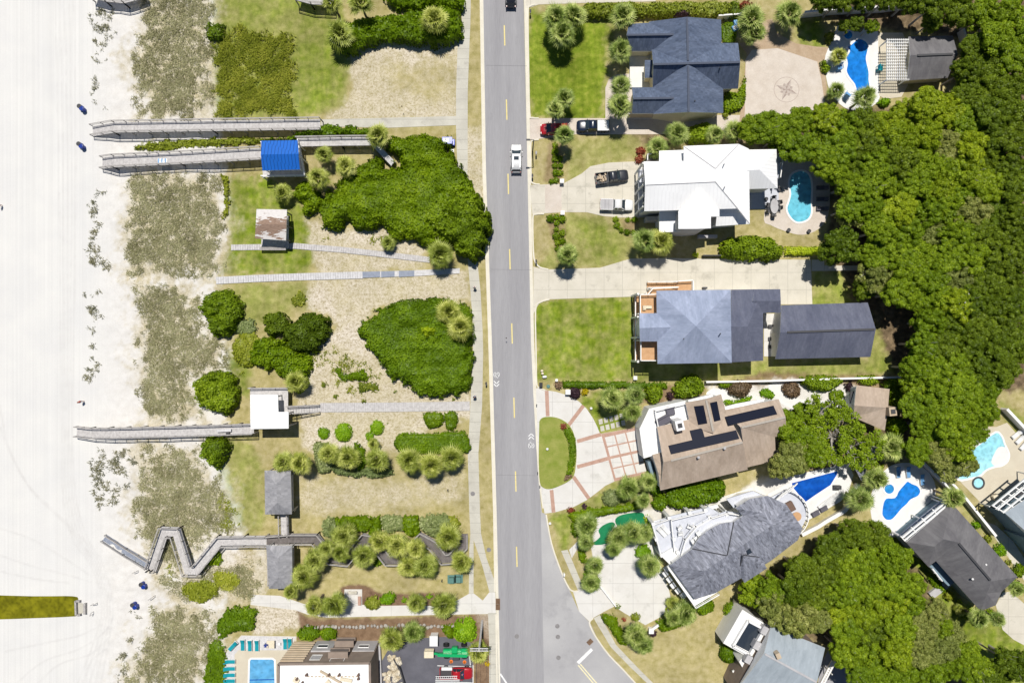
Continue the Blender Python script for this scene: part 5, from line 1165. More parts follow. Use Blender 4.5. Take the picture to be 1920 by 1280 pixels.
t, rf = pavilion('beach_pavilion', 'upper grey shingled hip-roofed pavilion beside the palm row', 'pavilion', [[(496,882,4.2),(545,881,4.2),(517.5,907,5.5)], [(545,881,4.2),(547,963.5,4.2),(520,942,5.5),(517.5,907,5.5)], [(547,963.5,4.2),(497,964,4.2),(520,942,5.5)], [(497,964,4.2),(496,882,4.2),(517.5,907,5.5),(520,942,5.5)]], 'r_grey',
   [(502,888),(549,888),(550,958),(503,958)], 1.4, (522,922))
t, rf = pavilion('beach_pavilion', 'lower grey shingled hip-roofed pavilion below the zigzag boardwalk', 'pavilion', [[(499,1022,4.2),(547.5,1023,4.2),(521,1046,5.5)], [(547.5,1023,4.2),(548.5,1103.5,4.2),(522,1082,5.5),(521,1046,5.5)], [(548.5,1103.5,4.2),(504,1103,4.2),(522,1082,5.5)], [(504,1103,4.2),(499,1022,4.2),(521,1046,5.5),(522,1082,5.5)]], 'r_grey',
   [(505,1020),(551,1020),(551,1094),(506,1094)], 1.4, (523,1061), rail=(1, 2, 3))
# ================================================================= WALLS AND FENCES
def wall(label, pts, h, w, mat, name='garden_wall', cat='wall'):
    m_ = pts[len(pts)//2]; t = thing(name, label, cat, *m_); b = MB(); c = MB()
    for i in range(len(pts)-1):
        p, q = W(*pts[i]), W(*pts[i+1]); b.beam((p.x, p.y, h/2), (q.x, q.y, h/2), w, h); c.beam((p.x, p.y, h+.04), (q.x, q.y, h+.04), w+.1, .08)
    b.build('panel', mat, t); c.build('cap', 'charcoal' if mat == 'charcoal' else 'white', t); return t
wall('long white wall along the top by the freeform pool', [(1500,33),(1560,27),(1650,23),(1740,12),(1800,4)], 1.9, .25, 'wallwhite')
wall('short white fence behind the navy-roofed house', [(1342,38),(1405,33)], 1.6, .12, 'wallwhite', 'fence', 'fence')
wall('long low white wall between the blue-roofed lawn and the garden', [(1320,715),(1440,713),(1560,709),(1690,706)], 1.3, .2, 'wallwhite')
wall('pale wall running down beside the dark grey house', [(1752,877),(1800,930),(1856,1000)], 1.5, .3, 'wallgrey')
wall('blue-shaded wall from the oak to the small palm', [(1716,858),(1780,922)], 1.5, .25, 'wallgrey')
wall('white wall at the right edge above the pale pool', [(1876,765),(1930,822)], 1.5, .35, 'wallwhite')
wall('short stub of white wall crossing the edge of the wood', [(1795,62),(1802,86)], 1.6, .2, 'wallwhite')
wall('stepped pale garden wall below the wedge-shaped pool', [(1500,1000),(1530,985),(1545,975),(1580,955),(1592,938),(1605,905)], .8, .5, 'conc')
wall('low dark rail fence at the rear of the car park', [(740,1230),(752,1250),(764,1290)], 1.0, .1, 'charcoal', 'fence', 'fence')
wall('thin black rail fence under the white metal roofed house', [(1315,480),(1350,480)], 1.0, .06, 'charcoal', 'fence', 'fence')
wall('long thin white gate arm in the motor court', [(1123,1094),(1154,1134)], .6, .1, 'wallwhite', 'gate', 'gate')
wall('cream planter wall closing the motor court', [(1216,1180),(1250,1156)], .7, .3, 'conc')
# boulders edging the hotel bed
g0 = None
for i in range(44):
    px = 578+i*6.6+random.uniform(-1.4, 1.4); py = 1173+random.uniform(-2.5, 2.5)-(.004*(px-578))
    if g0 is None or i < 5:
        b = MB(); b.ball((0, 0, .22), .34, 8, 0, (1, .8, .9), .22); o = b.build('boulder', 'stone'); g0 = o; protos = locals().get('protos', []) ; protos.append(o)
    else: o = protos[i % 5].copy(); COL.objects.link(o)
    o.location = W(px, py); o.rotation_euler = (0, 0, random.uniform(0, 6)); s_ = random.uniform(.7, 1.15); o.scale = (s_, s_, s_*1.1)
    tag(o, 'grey boulder in the row edging the mulch bed above the hotel', 'boulder', 'boulders edging the mulch bed')
# ================================================================= STREET AND YARD SMALL THINGS
def bins(px, py, a):
    for k, (dx, dy) in enumerate(((-2, -2.2), (2.2, 2.0))):
        p = W(px+dx, py+dy); t = thing('litter_bin', None, 'bin', px+dx, py+dy, 0, 'blue litter bins on the beach')
        b = MB(); b.lathe((p.x, p.y, 0), [(.26, 0), (.33, .1), (.36, .95)], 18); b.build('barrel', 'bluep', t)
        b = MB(); b.lathe((p.x, p.y, .95), [(.38, 0), (.38, .05), (.3, .08)], 18); b.build('rim', 'bluep' if k else 'charcoal', t)
        auto(t, '%s blue beach bin' % ('upper' if k == 0 else 'lower'), 'bin', px+dx, py+dy, 'blue litter bins on the beach')
for q in ((157,205,0),(156,275,0),(272,1094,0),(256,1132,0)): bins(*q)
def pole_thing(label, px, py, h, r=.13, mat='trunk', arm=None, name='utility_pole'):
    t = thing(name, label, 'pole', px, py); p = W(px, py); b = MB(); b.tube([p, p+Vector((0, 0, h))], [r*1.2, r*.8], 12); b.build('shaft', mat, t)
    return t
t = pole_thing('wooden utility pole leaning over the sidewalk by the hotel car park', 904, 1163, 11.2, .17, 'wood')
p = W(904,1163); b = MB()
for dy in (-.18, .18): b.beam((p.x-1.4, p.y+dy, 10.8), (p.x+1.4, p.y+dy, 10.8), .12, .14)
b.build('crossarm', 'wood_pale', t)
for k in (-1.2, -.4, .5, 1.2): b = MB(); b.lathe((p.x+k, p.y, 10.9), [(.07, 0), (.1, .08), (.06, .2)], 8); b.build('insulator', 'wallgrey', t)
b = MB()
for k in (-1.2, -.4, 1.2): b.tube([(p.x+k, p.y-j_*2.0, 11.05-.5*math.sin(math.pi*min(j_/9, 1))) for j_ in range(10)], .022, 5)
b.build('wire', 'charcoal', t)
t = pole_thing('thin dark lamp pole on the verge opposite the white car', 998.5, 284, 6.5, .1, 'charcoal', name='lamp_pole'); p = W(998.5,284)
b = MB(); b.beam((p.x, p.y, 6.5), (p.x-.7, p.y, 6.65), .08, .08); b.build('arm', 'charcoal', t); b = MB(); b.box((p.x-.9, p.y, 6.63), (.6, .3, .12), 0, 0, .04); b.build('lamp_head', 'charcoal', t)
def small(name, desc, cat, px, py, fn, mat, group=None, parts=()):
    b = MB(); p = W(px, py); fn(b, p); o = b.build(name, mat, loc=(p.x, p.y, 0)); auto(o, desc, cat, px, py, group)
    for nm, f2, m2 in parts: b = MB(); f2(b, p); b.build(nm, m2, o)
    return o
for px, py, m_ in ((847,1085,'greenbox'),(860,1084,'greenbox')):
    small('utility_box', 'green utility cabinet on a pale pad', 'utility box', px, py, lambda b, p: (b.box((p.x,p.y,.06),(1.4,1.4,.12)), b.box((p.x,p.y,.5),(.85,.95,.8),0,0,.05)), m_, 'green utility cabinets')
def manhole(px, py, r=.38, d='dark iron manhole cover'): 
    zz = nz([(px-5,py-5),(px+5,py+5)])
    def f(b, p): b.lathe((p.x,p.y,zz),[(r,0),(r,.012),(r*.7,.016),(r*.68,.012)],20)
    small('manhole_cover', d, 'manhole cover', px, py, f, 'metal', 'manhole covers')
for q in ((969,1192),(1045,1173),(1046,1193),(1047,1232),(886.5,925),(916.5,1030)): manhole(*q)
for px, py, a in ((933.5,1126,0),(933.5,1137,0),(1106,1202,.8)):
    small('storm_drain', 'rusty storm drain grate in the kerb', 'drain', px, py, lambda b, p: [b.box((p.x,p.y,.15),(.75,.95,.06),-a)]+[b.box((p.x+math.cos(-a)*(-.3+.12*k),p.y+math.sin(-a)*(-.3+.12*k),.19),(.05,.9,.03),-a) for k in range(6)], 'mulchm', 'storm drains')
def mailbox(px, py, m_='white', d='mailbox on a post'):
    small('mailbox', d, 'mailbox', px, py, lambda b, p: (b.box((p.x,p.y,.5),(.12,.12,1.0)), b.box((p.x,p.y,1.12),(.28,.55,.3),0,0,.08)), m_, None, (('door', lambda b, p: b.box((p.x,p.y-.28,1.12),(.24,.03,.24)), 'wallgrey'),))
for q in ((994,27,'charcoal','dark mailbox on a post'),(1005,290,'wallgrey','grey mailbox on a post'),(998,332,'charcoal','dark mailbox on a post'),(1005,491,'charcoal','dark mailbox on a post'),(1057,1073,'white','white mailbox on a post'),(912,718,'charcoal','dark mailbox on a post')): mailbox(*q)
def pier(px, py, s_=.55, h=1.0, d='white capped gate pier'):
    small('gate_pier', d, 'pier', px, py, lambda b, p: b.box((p.x,p.y,h/2),(s_,s_,h)), 'white', None, (('cap', lambda b, p: b.box((p.x,p.y,h+.05),(s_+.15,s_+.15,.1),0,0,.03), 'white'),))
for q in ((1053,342),(1054,401),(1064,734,.7),(1190,708,.5,.6),(1043,712,.3,.8),(1219,1178,.7)): pier(*q)
small('planter', 'black square planter on the lawn corner', 'planter', 1014, 721, lambda b, p: b.box((p.x,p.y,.4),(.55,.75,.8)), 'black')
small('valve_cover', 'round blue-green lid in the grass', 'lid', 1028, 724, lambda b, p: b.lathe((p.x,p.y,0),[(.32,0),(.32,.1),(.2,.16)],16), 'greenbox')
for px, py, m_, d_ in ((1016,695,'cushion','cream sack'),(1017,700,'cushion','cream sack'),(1021,706,'whitep','white storage tub')):
    small('sack' if m_ == 'cushion' else 'storage_tub', d_+' left on the lawn corner', 'sack' if m_ == 'cushion' else 'tub', px, py, lambda b, p: b.box((p.x,p.y,.3),(.45 if m_ == 'cushion' else .75,.4,.6),.1,0,.12), m_)
for px, py in ((1026,841),(1108,765),(1031,980)): small('yard_lamp', 'small white lamp dome in the lawn', 'yard lamp', px, py, lambda b, p: b.lathe((p.x,p.y,0),[(.08,0),(.08,.3),(.24,.34),(.15,.48)],12), 'whitep')
for px, py, a in ((1006,758,0),(1008,885,0),(1012,910,0),(840,917,.0),(829,1086,0),(935,0,0)):
    if px < 1000 and py < 10: continue
    small('marker_post', 'dark upright marker post', 'post', px, py, lambda b, p: b.box((p.x,p.y,.5),(.14,.14,1.0)), 'charcoal')
t = small('bollard', 'orange striped marker cone', 'cone', 846, 1239, lambda b, p: b.lathe((p.x,p.y,0),[(.3,0),(.3,.05),(.18,.06),(.05,.75)],12), 'orange'); t2 = small('bollard', 'orange striped marker cone', 'cone', 871, 1240, lambda b, p: b.lathe((p.x,p.y,0),[(.3,0),(.3,.05),(.18,.06),(.05,.75)],12), 'orange')
for o_ in (t, t2): o_.name = 'traffic_cone'
small('shed_box', 'white utility hut with a pale lid at the car park edge', 'hut', 815.5, 1192, lambda b, p: b.box((p.x,p.y,.9),(1.2,1.3,1.8)), 'white', None, (('roof', lambda b, p: b.box((p.x,p.y,1.86),(1.35,1.7,.12)), 'whitep'),))
small('pile_of_rubble', 'heap of pale broken rubble beside the dark car park', 'rubble heap', 738, 1262, lambda b, p: [b.ball((p.x+random.gauss(0,.7),p.y+random.uniform(-2.6,2.9),random.uniform(0,.55)),random.uniform(.3,.75),7,0,(1,1,.7),.3) for _ in range(46)], 'debris')
# beach bits: dark posts, low frames
def frame(px, py, l, a): small('hand_rail', 'low dark rail frame in sand', 'hand rail', px, py, lambda b, p: (b.tube([(p.x-math.cos(a)*l/2,p.y-math.sin(a)*l/2,0),(p.x-math.cos(a)*l/2,p.y-math.sin(a)*l/2,.85),(p.x+math.cos(a)*l/2,p.y+math.sin(a)*l/2,.85),(p.x+math.cos(a)*l/2,p.y+math.sin(a)*l/2,0)],.05,8)), 'wood_rail', 'hand rails in the sand')
for q in ((287,1118,1.0,.6),(179,1130,.7,.2),(175,1148,.5,1.2),(256,1070,.6,.4)): frame(*q)
t = thing('weir', 'timber-edged concrete outfall box at the end of the green pond', 'outfall', 152, 1137)
b = MB()
for x0, y0, x1, y1, w_ in ((143,1125,144,1152,.3),(160,1130,160,1150,.35),(143,1126,151,1126,.25),(144,1152,152,1151,.25)): b.beam(W(x0,y0,.25), W(x1,y1,.25), w_, .6)
b.build('timber', 'wood_rail', t); b = MB(); b.prism(poly([(145,1128),(158,1131),(158,1148),(145,1150)]), -.1, .06); b.build('apron', 'walk', t)
for px, py in ((281,1067),(290,1066)): small('dark_post', 'short dark post', 'post', px, py, lambda b, p: (b.box((p.x,p.y,.75),(.18,.18,1.3)), b.beam((p.x,p.y,1.35),(p.x+.3,p.y,1.45),.08,.08)), 'charcoal', 'dark posts')  # short dark uprights standing for two dark vertical marks
# benches on the small pad and the boardwalk bench
def bench(px, py, l, rz, z=0, m_='conc', d='pale concrete bench'):
    p = W(px, py, z); t = thing('bench', None, 'bench', px, py, z); c, s_ = math.cos(rz), math.sin(rz)
    b = MB(); b.box((p.x, p.y, z+.45), (l, .5, .1), rz, 0, .03); b.build('seat', m_, t)
    for k in (-1, 1): b = MB(); b.box((p.x+c*k*l*.36, p.y+s_*k*l*.36, z+.2), (.14, .44, .4), rz); b.build('leg', m_, t)
    return auto(t, d, 'bench', px, py)
bench(662, 1109, 1.5, 0, .05, 'conc', 'pale bench lying along the top of the small pad'); bench(675, 1124, 1.5, 1.57, .05, 'brick', 'pinkish bench along the side of the small pad')
bench(422, 806, 2.4, .05, 2.0, 'wood_pale', 'pale wooden bench standing on the boardwalk'); 
small('cooler', 'small dark cooler box beside the boardwalk bench', 'cooler', 438, 808, lambda b, p: b.box((p.x,p.y,2.25),(.6,.4,.4),0,0,.04), 'charcoal')
b = MB(); p = W(305,302,1.8); n_ = 9
for i in range(n_):
    for j_ in range(5): b.v.append((p.x-.75+i*.19, p.y-.45+j_*.21, 1.86+.05*math.sin(i*1.7+j_)+.02*math.cos(j_*2.3)))
b.f = [(i*5+j_, i*5+5+j_, i*5+6+j_, i*5+1+j_) for i in range(n_-1) for j_ in range(4)]; b.m = [0 if (f[0] // 5) % 3 else 1 for f in b.f]
o = b.build('beach_towel', ['whitep', 'bluelight']); md = o.modifiers.new('thick', 'SOLIDIFY'); md.thickness = .03; tag(o, 'white and light blue striped towel lying on a boardwalk', 'towel')
# ================================================================= LOUNGERS, CHAIRS, TABLES
def lounger(name, fab, fr):
    t = bpy.data.objects.new(name, None); COL.objects.link(t)
    b = MB(); b.box((0, 0, .3), (.68, 1.9, .07)); b.build('frame', fr, t)
    b = MB(); b.box((0, -.3, .39), (.6, 1.2, .1), 0, 0, .03); b.build('seat', fab, t)
    b = MB(); b.beam((0, .3, .40), (0, .93, .68), .6, .1); b.build('backrest', fab, t)
    for sx in (-.28, .28):
        for sy in (-.85, .85): b = MB(); b.box((sx, sy, .14), (.06, .06, .28)); b.build('leg', fr, t)
    return t
def chair(name, fab, fr):
    t = bpy.data.objects.new(name, None); COL.objects.link(t)
    b = MB(); b.box((0, 0, .44), (.52, .5, .08), 0, 0, .03); b.build('seat', fab, t)
    b = MB(); b.box((0, .25, .74), (.5, .08, .55), 0, 0, .03); b.build('backrest', fab, t)
    for sx in (-.27, .27): b = MB(); b.box((sx, 0, .62), (.06, .5, .05)); b.build('armrest', fr, t)
    for sx in (-.23, .23):
        for sy in (-.22, .22): b = MB(); b.box((sx, sy, .2), (.05, .05, .4)); b.build('leg', fr, t)
    return t
PR = {}
def put(fn, key, name, fab, fr, px, py, rz, desc, cat, group=None, z=0.03, sc_=1.0):
    k = (key, fab, fr)
    if k not in PR: PR[k] = fn(name, fab, fr); o = PR[k]
    else: o = dup(PR[k])
    o.location = W(px, py, z); o.rotation_euler = (0, 0, rz); o.scale = (sc_,)*3
    return auto(o, desc, cat, px, py, group)
for px, py, rz in ((438,1209,-.75),(456.5,1207,0),(470,1208,0),(483,1208,0),(536,1204.5,0),(545,1204.5,0),(432,1238,1.57),(432,1251,1.57),(432,1263,1.57),(432,1274,1.57),(432,1286,1.57)):
    put(lounger, 'l', 'sun_lounger', 'teal', 'whitep', px, py, rz, 'teal lounger on hotel deck', 'sun lounger', 'teal loungers on the hotel deck', .06)
for px, py, rz in ((1240,996,.75),(1247,991,.75)): put(lounger, 'l', 'sun_lounger', 'whitep', 'whitep', px, py, rz, 'white sun lounger on the pale deck', 'sun lounger', 'white loungers on the pale deck', 3.4)
for px, py, rz, z in ((1273,987,.5,3.75),(1291,985,-.4,3.75),(1274,998,.2,3.75),(1308,998,2.2,4.45),(1304,1007,2.2,4.45),(1298,1012,2.2,4.45)): put(chair, 'c', 'deck_chair', 'whitep', 'whitep', px, py, rz, 'white deck armchair', 'chair', 'white chairs on the stepped deck', z, 1.35)
for px, py in ((1540,353),(1540,374),(1540,392)): put(lounger, 'l', 'sun_lounger', 'grey_cushion', 'charcoal', px, py, -1.57, 'dark sun lounger', 'sun lounger', 'dark loungers by the keyhole pool')
for px, py, rz in ((1571,129,.2),(1646,131,1.5),(1585,181,2.5)): put(chair, 'c', 'adirondack_chair', 'bluelight' if px != 1646 else 'teal', 'bluelight' if px != 1646 else 'teal', px, py, rz, 'blue wooden armchair', 'chair', 'blue armchairs by the freeform pool', .03, 1.6)
put(lounger, 'l', 'sun_lounger', 'cushion', 'wood_dark', 1213, 576, 1.57, 'cream lounger with footstool on the brown deck', 'sun lounger', None, 5.25, .8)
small('side_table', 'cream square footstool on the brown deck', 'footstool', 1208.5, 577, lambda b, p: b.box((p.x*.95,p.y*.95,5.45),(.55,.7,.4),0,0,.05), 'cushion')
for px, py in ((1682,884),(1701,884),(1727,898)): put(lounger, 'l', 'sun_lounger', 'bluelight', 'whitep', px, py, .1, 'shaded pale blue lounger', 'sun lounger', 'loungers shaded above the figure-eight pool')
for k in range(5): put(lounger, 'l', 'sun_lounger', 'whitep', 'whitep', 1553+k*5.5-11, 938-k*3.2+7, -.9+k*.05, 'white poolside lounger', 'sun lounger', 'white loungers by the wedge-shaped pool')
for px, py, rz in ((1904,814,-.9),(1911,823,-.8),(1918,834,-.7)): put(lounger, 'l', 'sun_lounger', 'whitep', 'whitep', px, py, rz, 'white lounger on the beige terrace', 'sun lounger', 'white loungers at the right edge')
# hotel deck table group
put(chair, 'c', 'deck_chair', 'bluep', 'bluep', 502, 1207, 0, 'blue chair at the cream table on the hotel deck', 'chair', None, .06, 1.2)
small('deck_table', 'cream square table on the hotel deck', 'table', 510, 1204, lambda b, p: (b.box((p.x,p.y,.72),(1.3,1.3,.06),0,0,.02), b.box((p.x,p.y,.35),(.12,.12,.7))), 'cushion')
small('side_table', 'little pale blue side table between deck loungers', 'side table', 525, 1204.5, lambda b, p: (b.box((p.x,p.y,.42),(.45,.45,.05)), b.box((p.x,p.y,.2),(.08,.08,.4))), 'whitep')
# oval dining set behind the white house
t = thing('dining_table', 'grey oval dining table ringed by dark chairs by the keyhole pool', 'table', 1449, 388); p = W(1449,388)
b = MB(); b.prism([(p.x+.68*math.cos(2*math.pi*i/24), p.y+1.25*math.sin(2*math.pi*i/24)) for i in range(24)], .7, .75, bottom=True); b.build('tabletop', 'wallgrey', t)
for dy in (-.7, .7): b = MB(); b.box((p.x, p.y+dy, .35), (.3, .3, .7)); b.build('leg', 'charcoal', t)
for px, py, rz in ((1448,373,0),(1458,381,-1.4),(1459,391,-1.6),(1448,404,3.1),(1438,397,1.8),(1438,386,1.5)): put(chair, 'c', 'dining_chair', 'charcoal', 'charcoal', px, py, rz, 'dark dining chair', 'chair', 'chairs round the oval table', .03, 1.25)
for px, py in ((1460,356),(1477,432),(1515,434),(1435,374)): small('plant_pot', 'dark round plant pot on the brick terrace', 'pot', px, py, lambda b, p: b.lathe((p.x,p.y,0),[(.2,0),(.32,.5),(.28,.5),(.26,.42)],14), 'charcoal')
# terrace of the solar house
for px, py, l, w_, rz in ((1243,788,2.4,1.4,.5),(1256,770,1.4,1.4,.2)):
    b = MB(); p = W(px, py, 4.5); b.box((p.x, p.y, 4.8), (l, w_, .5), rz, 0, .12); b.box((p.x-math.sin(rz)*w_*.4, p.y+math.cos(rz)*w_*.4, 5.1), (l, .3, .4), rz, 0, .1)
    o = b.build('outdoor_sofa', 'grey_cushion'); auto(o, 'grey cushioned %s on the white roof terrace' % ('sofa' if l > 2 else 'armchair'), 'sofa' if l > 2 else 'armchair', px, py)
# courtyard washing cart and green hose items
small('air_unit', 'square pale blue air conditioner by the palm', 'air conditioner', 1375, 57, lambda b, p: b.box((p.x,p.y,.5),(.9,.9,1.0),.5,0,.05), 'bluelight', None, (('fan_grille', lambda b, p: b.lathe((p.x,p.y,1.0),[(.34,0),(.34,.04),(.1,.05)],16), 'wallgrey'),))
small('air_unit', 'pale upright air conditioner above its square neighbour', 'air conditioner', 1376, 47, lambda b, p: b.box((p.x,p.y,.5),(.6,.8,1.0),.1,0,.05), 'bluelight')
small('grill', 'black barbecue with a round lid by the wedge-shaped pool', 'barbecue', 1567, 912, lambda b, p: (b.box((p.x,p.y,.4),(1.2,.6,.8)), b.ball((p.x,p.y,.85),.38,12,0,(1.3,.8,.6))), 'charcoal')
for px, py in ((1543,953),(1528,962)): small('lounge_set', 'dark grey cushioned seat on the white pool terrace', 'seat', px, py, lambda b, p: (b.box((p.x,p.y,.3),(1.3,.8,.35),.5,0,.08), b.box((p.x-.2,p.y+.35,.55),(1.3,.2,.5),.5,0,.06)), 'grey_cushion')
small('deck_box', 'cream storage box on the beige terrace by white beams', 'box', 1863, 930, lambda b, p: b.box((p.x,p.y,.4),(1.0,.8,.8),.5,0,.06), 'cushion')
# ================================================================= PALMS
def frond_set(n, r0, L, seed):
    rg = np.random.default_rng(seed); Q = []; V = []
    for k in range(n):
        az = k*2.39996+rg.uniform(-.3, .3); el = math.radians(86-104*(k/n)**.95+rg.uniform(-8, 8))
        d_ = np.array([math.cos(az)*math.cos(el), math.sin(az)*math.cos(el), math.sin(el)])
        side = np.array([-math.sin(az), math.cos(az), 0]); up = np.cross(d_, side); up = up if up[2] > 0 else -up
        roll = rg.uniform(-.5, .5); side = side*math.cos(roll)+up*math.sin(roll)
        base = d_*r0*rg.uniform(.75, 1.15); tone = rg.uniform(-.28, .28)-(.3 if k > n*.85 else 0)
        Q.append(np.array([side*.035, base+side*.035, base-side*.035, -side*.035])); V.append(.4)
        m_ = 12; LL = L*rg.uniform(.85, 1.1)
        for j in range(m_):
            f = (j/(m_-1)-.5)*2; ang = f*1.2; ll = LL*(1-.3*abs(f))*rg.uniform(.88, 1.08)
            dr = d_*math.cos(ang)+side*math.sin(ang)
            mid = base+dr*ll*.55+np.array([0, 0, -.05*ll]); tip = base+dr*ll+np.array([0, 0, -(.22+.16*rg.uniform())*ll])
            w = np.cross(dr, up); w = w/np.linalg.norm(w)*.072
            Q.append(np.array([base-w*.3, base+w*.3, mid+w, mid-w])); Q.append(np.array([mid-w, mid+w, tip+w*.1, tip-w*.1]))
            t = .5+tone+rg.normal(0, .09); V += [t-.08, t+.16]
    return np.array(Q), np.clip(np.array(V), 0, 1)
PALM = []
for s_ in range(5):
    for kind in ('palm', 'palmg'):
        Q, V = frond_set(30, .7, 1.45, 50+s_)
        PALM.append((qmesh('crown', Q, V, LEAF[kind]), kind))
tk = MB(); tk.tube([(0, 0, 0), (.03, .02, .4), (.0, .03, .75), (0, 0, 1)], [.21, .17, .16, .2], 10)
tko = tk.build('trunk', 'trunk'); TRUNK = tko.data; bpy.data.objects.remove(tko)
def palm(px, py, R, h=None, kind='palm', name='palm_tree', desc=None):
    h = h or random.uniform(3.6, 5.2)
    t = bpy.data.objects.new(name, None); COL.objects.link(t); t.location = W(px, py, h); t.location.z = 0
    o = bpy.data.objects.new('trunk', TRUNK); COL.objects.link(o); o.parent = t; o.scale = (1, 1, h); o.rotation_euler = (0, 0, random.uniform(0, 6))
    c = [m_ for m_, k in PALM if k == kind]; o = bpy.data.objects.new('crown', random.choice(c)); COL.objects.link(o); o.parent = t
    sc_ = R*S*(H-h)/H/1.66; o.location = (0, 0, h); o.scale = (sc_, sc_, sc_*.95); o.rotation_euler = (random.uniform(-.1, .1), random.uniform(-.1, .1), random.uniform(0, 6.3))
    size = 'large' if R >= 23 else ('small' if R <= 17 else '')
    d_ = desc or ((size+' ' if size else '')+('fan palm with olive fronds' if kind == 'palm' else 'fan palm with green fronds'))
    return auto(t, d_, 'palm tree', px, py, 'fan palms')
P1 = [(815,37,25,4.5),(638,65,26,3.5),(622,4,18),(675,6,22),(709,254,21,4.2),(607,290,16,3.2),(648,312,20,4),(597,334,20,4),(530,362,18,2.2),(825,477,25,3.4),(728,455,14,1.8),(555,716,20,3.2),(842,585,23,4),(862,613,24,4.2),
 (532,866,20),(563,868,20),(617,850,20),(652,858,22),(707,862,22),(700,832,11,2),(767,863,23),(808,872,23),(846,858,23),
 (645,1004,24),(638,1036,18),(612,1028,17),(712,1014,20),(745,1022,23),(840,1006,24),(682,1043,22),(780,1028,19),(765,1062,20),(797,1060,24),(865,1053,20),(590,1050,22),(570,1080,24),(546,1108,15),(590,1136,18),(626,1133,23),(780,1130,18),(832,1135,24),(733,1199,22,4),(897,1222,20)]
for q in P1: palm(*q)
P2 = [(1042,33,25),(1076,30,24),(1053,64,25),(1168,30,24),(1163,96,22),(1164,160,19),(1162,198,22),(1040,205,17),(1058,185,20),(1058,253,18),(1232,276,20),(1270,250,22),(1340,252,17),(1376,246,20),(1408,36,26),(1415,62,20),(1478,26,25),(1622,183,21),(1064,477,20),(1208,450,22),
 (1148,747,22),(1190,740,19),(1185,772,18),(1177,915,22),(1215,903,17),(1206,938,14),(1100,985,22),(1098,1015,16),(1160,1008,22),(1188,998,22),(1208,1000,18),(1150,1030,14),(1218,1060,22),(1115,1060,17),(1108,1092,18),(1285,1150,22),(1262,1158,16),(1192,1190,22),(1206,1208,18),(1670,838,26),(1642,896,22),(1612,935,25),(1788,932,20),(1835,1158,18),(1870,1160,14),(1905,1105,14)]
for q in P2: palm(*q[:3], q[3] if len(q) > 3 else None, 'palmg')
palm(1238,452,25,4.2,'palm'); palm(1573,105,15,2.0,'palm'); palm(1567,170,16,2.0,'palmg'); palm(775,1185,20,1.6,'palmg','sago_palm','spiky grey-green dwarf palm'); palm(1262,1130,13,1.5,'palm'); palm(1803,1142,12,1.2,'palm')
# ================================================================= OAKS
OAK = {}
for i in range(7):
    rad = 1.0; q, v, C = crown(4.6, 2.7, 58+i*4, 40, .25)
    OAK[i] = (q, v, C)
def crownmesh(i, kind):
    k = ('m', i, kind)
    if k not in OAK: OAK[k] = qmesh('crown', OAK[i][0], OAK[i][1], LEAF['oak_'+kind])
    return OAK[k]
def trunkmesh(i):
    k = ('t', i)
    if k not in OAK:
        b = MB(); b.tube([(0, 0, -6), (.08, 0, -3.5), (0, .1, -1.4)], [.38, .3, .26], 9)
        C = OAK[i][2]; order = np.argsort(-C[:, 3])[:9]
        for j in order:
            x, y, z, r = C[j]; b.tube([(0, .1, -1.5), (x*.5, y*.5, min(z*.4, z-.2)-.5), (x*.92, y*.92, z)], [.17, .1, .04], 6)
        o = b.build('trunk', 'branch'); OAK[k] = o.data; bpy.data.objects.remove(o)
    return OAK[k]
KD = {'d': 'dark green', 'm': 'mid green', 'y': 'yellow-green', 'o': 'olive'}
def oak(px, py, R, k='m', h=None, sq=None):
    i = random.randrange(7); h = h or random.uniform(4.8, 6.8)
    t = bpy.data.objects.new('oak_tree', None); COL.objects.link(t); t.location = W(px, py, h+1); t.location.z = 0
    sc_ = R*1.16*S*(H-h)/H/4.6; rz = random.uniform(0, 6.3)
    o = bpy.data.objects.new('trunk', trunkmesh(i)); COL.objects.link(o); o.parent = t; o.location = (0, 0, h); o.scale = (sc_, sc_, h/6.0); o.rotation_euler = (0, 0, rz)
    o = bpy.data.objects.new('crown', crownmesh(i, k)); COL.objects.link(o); o.parent = t; o.location = (0, 0, h); o.scale = (sc_*random.uniform(.94, 1.06), sc_, sc_*random.uniform(.85, 1.2)); o.rotation_euler = (0, 0, rz)
    return auto(t, '%s%s oak crown' % ('broad ' if R >= 32 else ('small ' if R <= 25 else ''), KD[k]), 'oak tree', px, py, 'oaks of the wood')
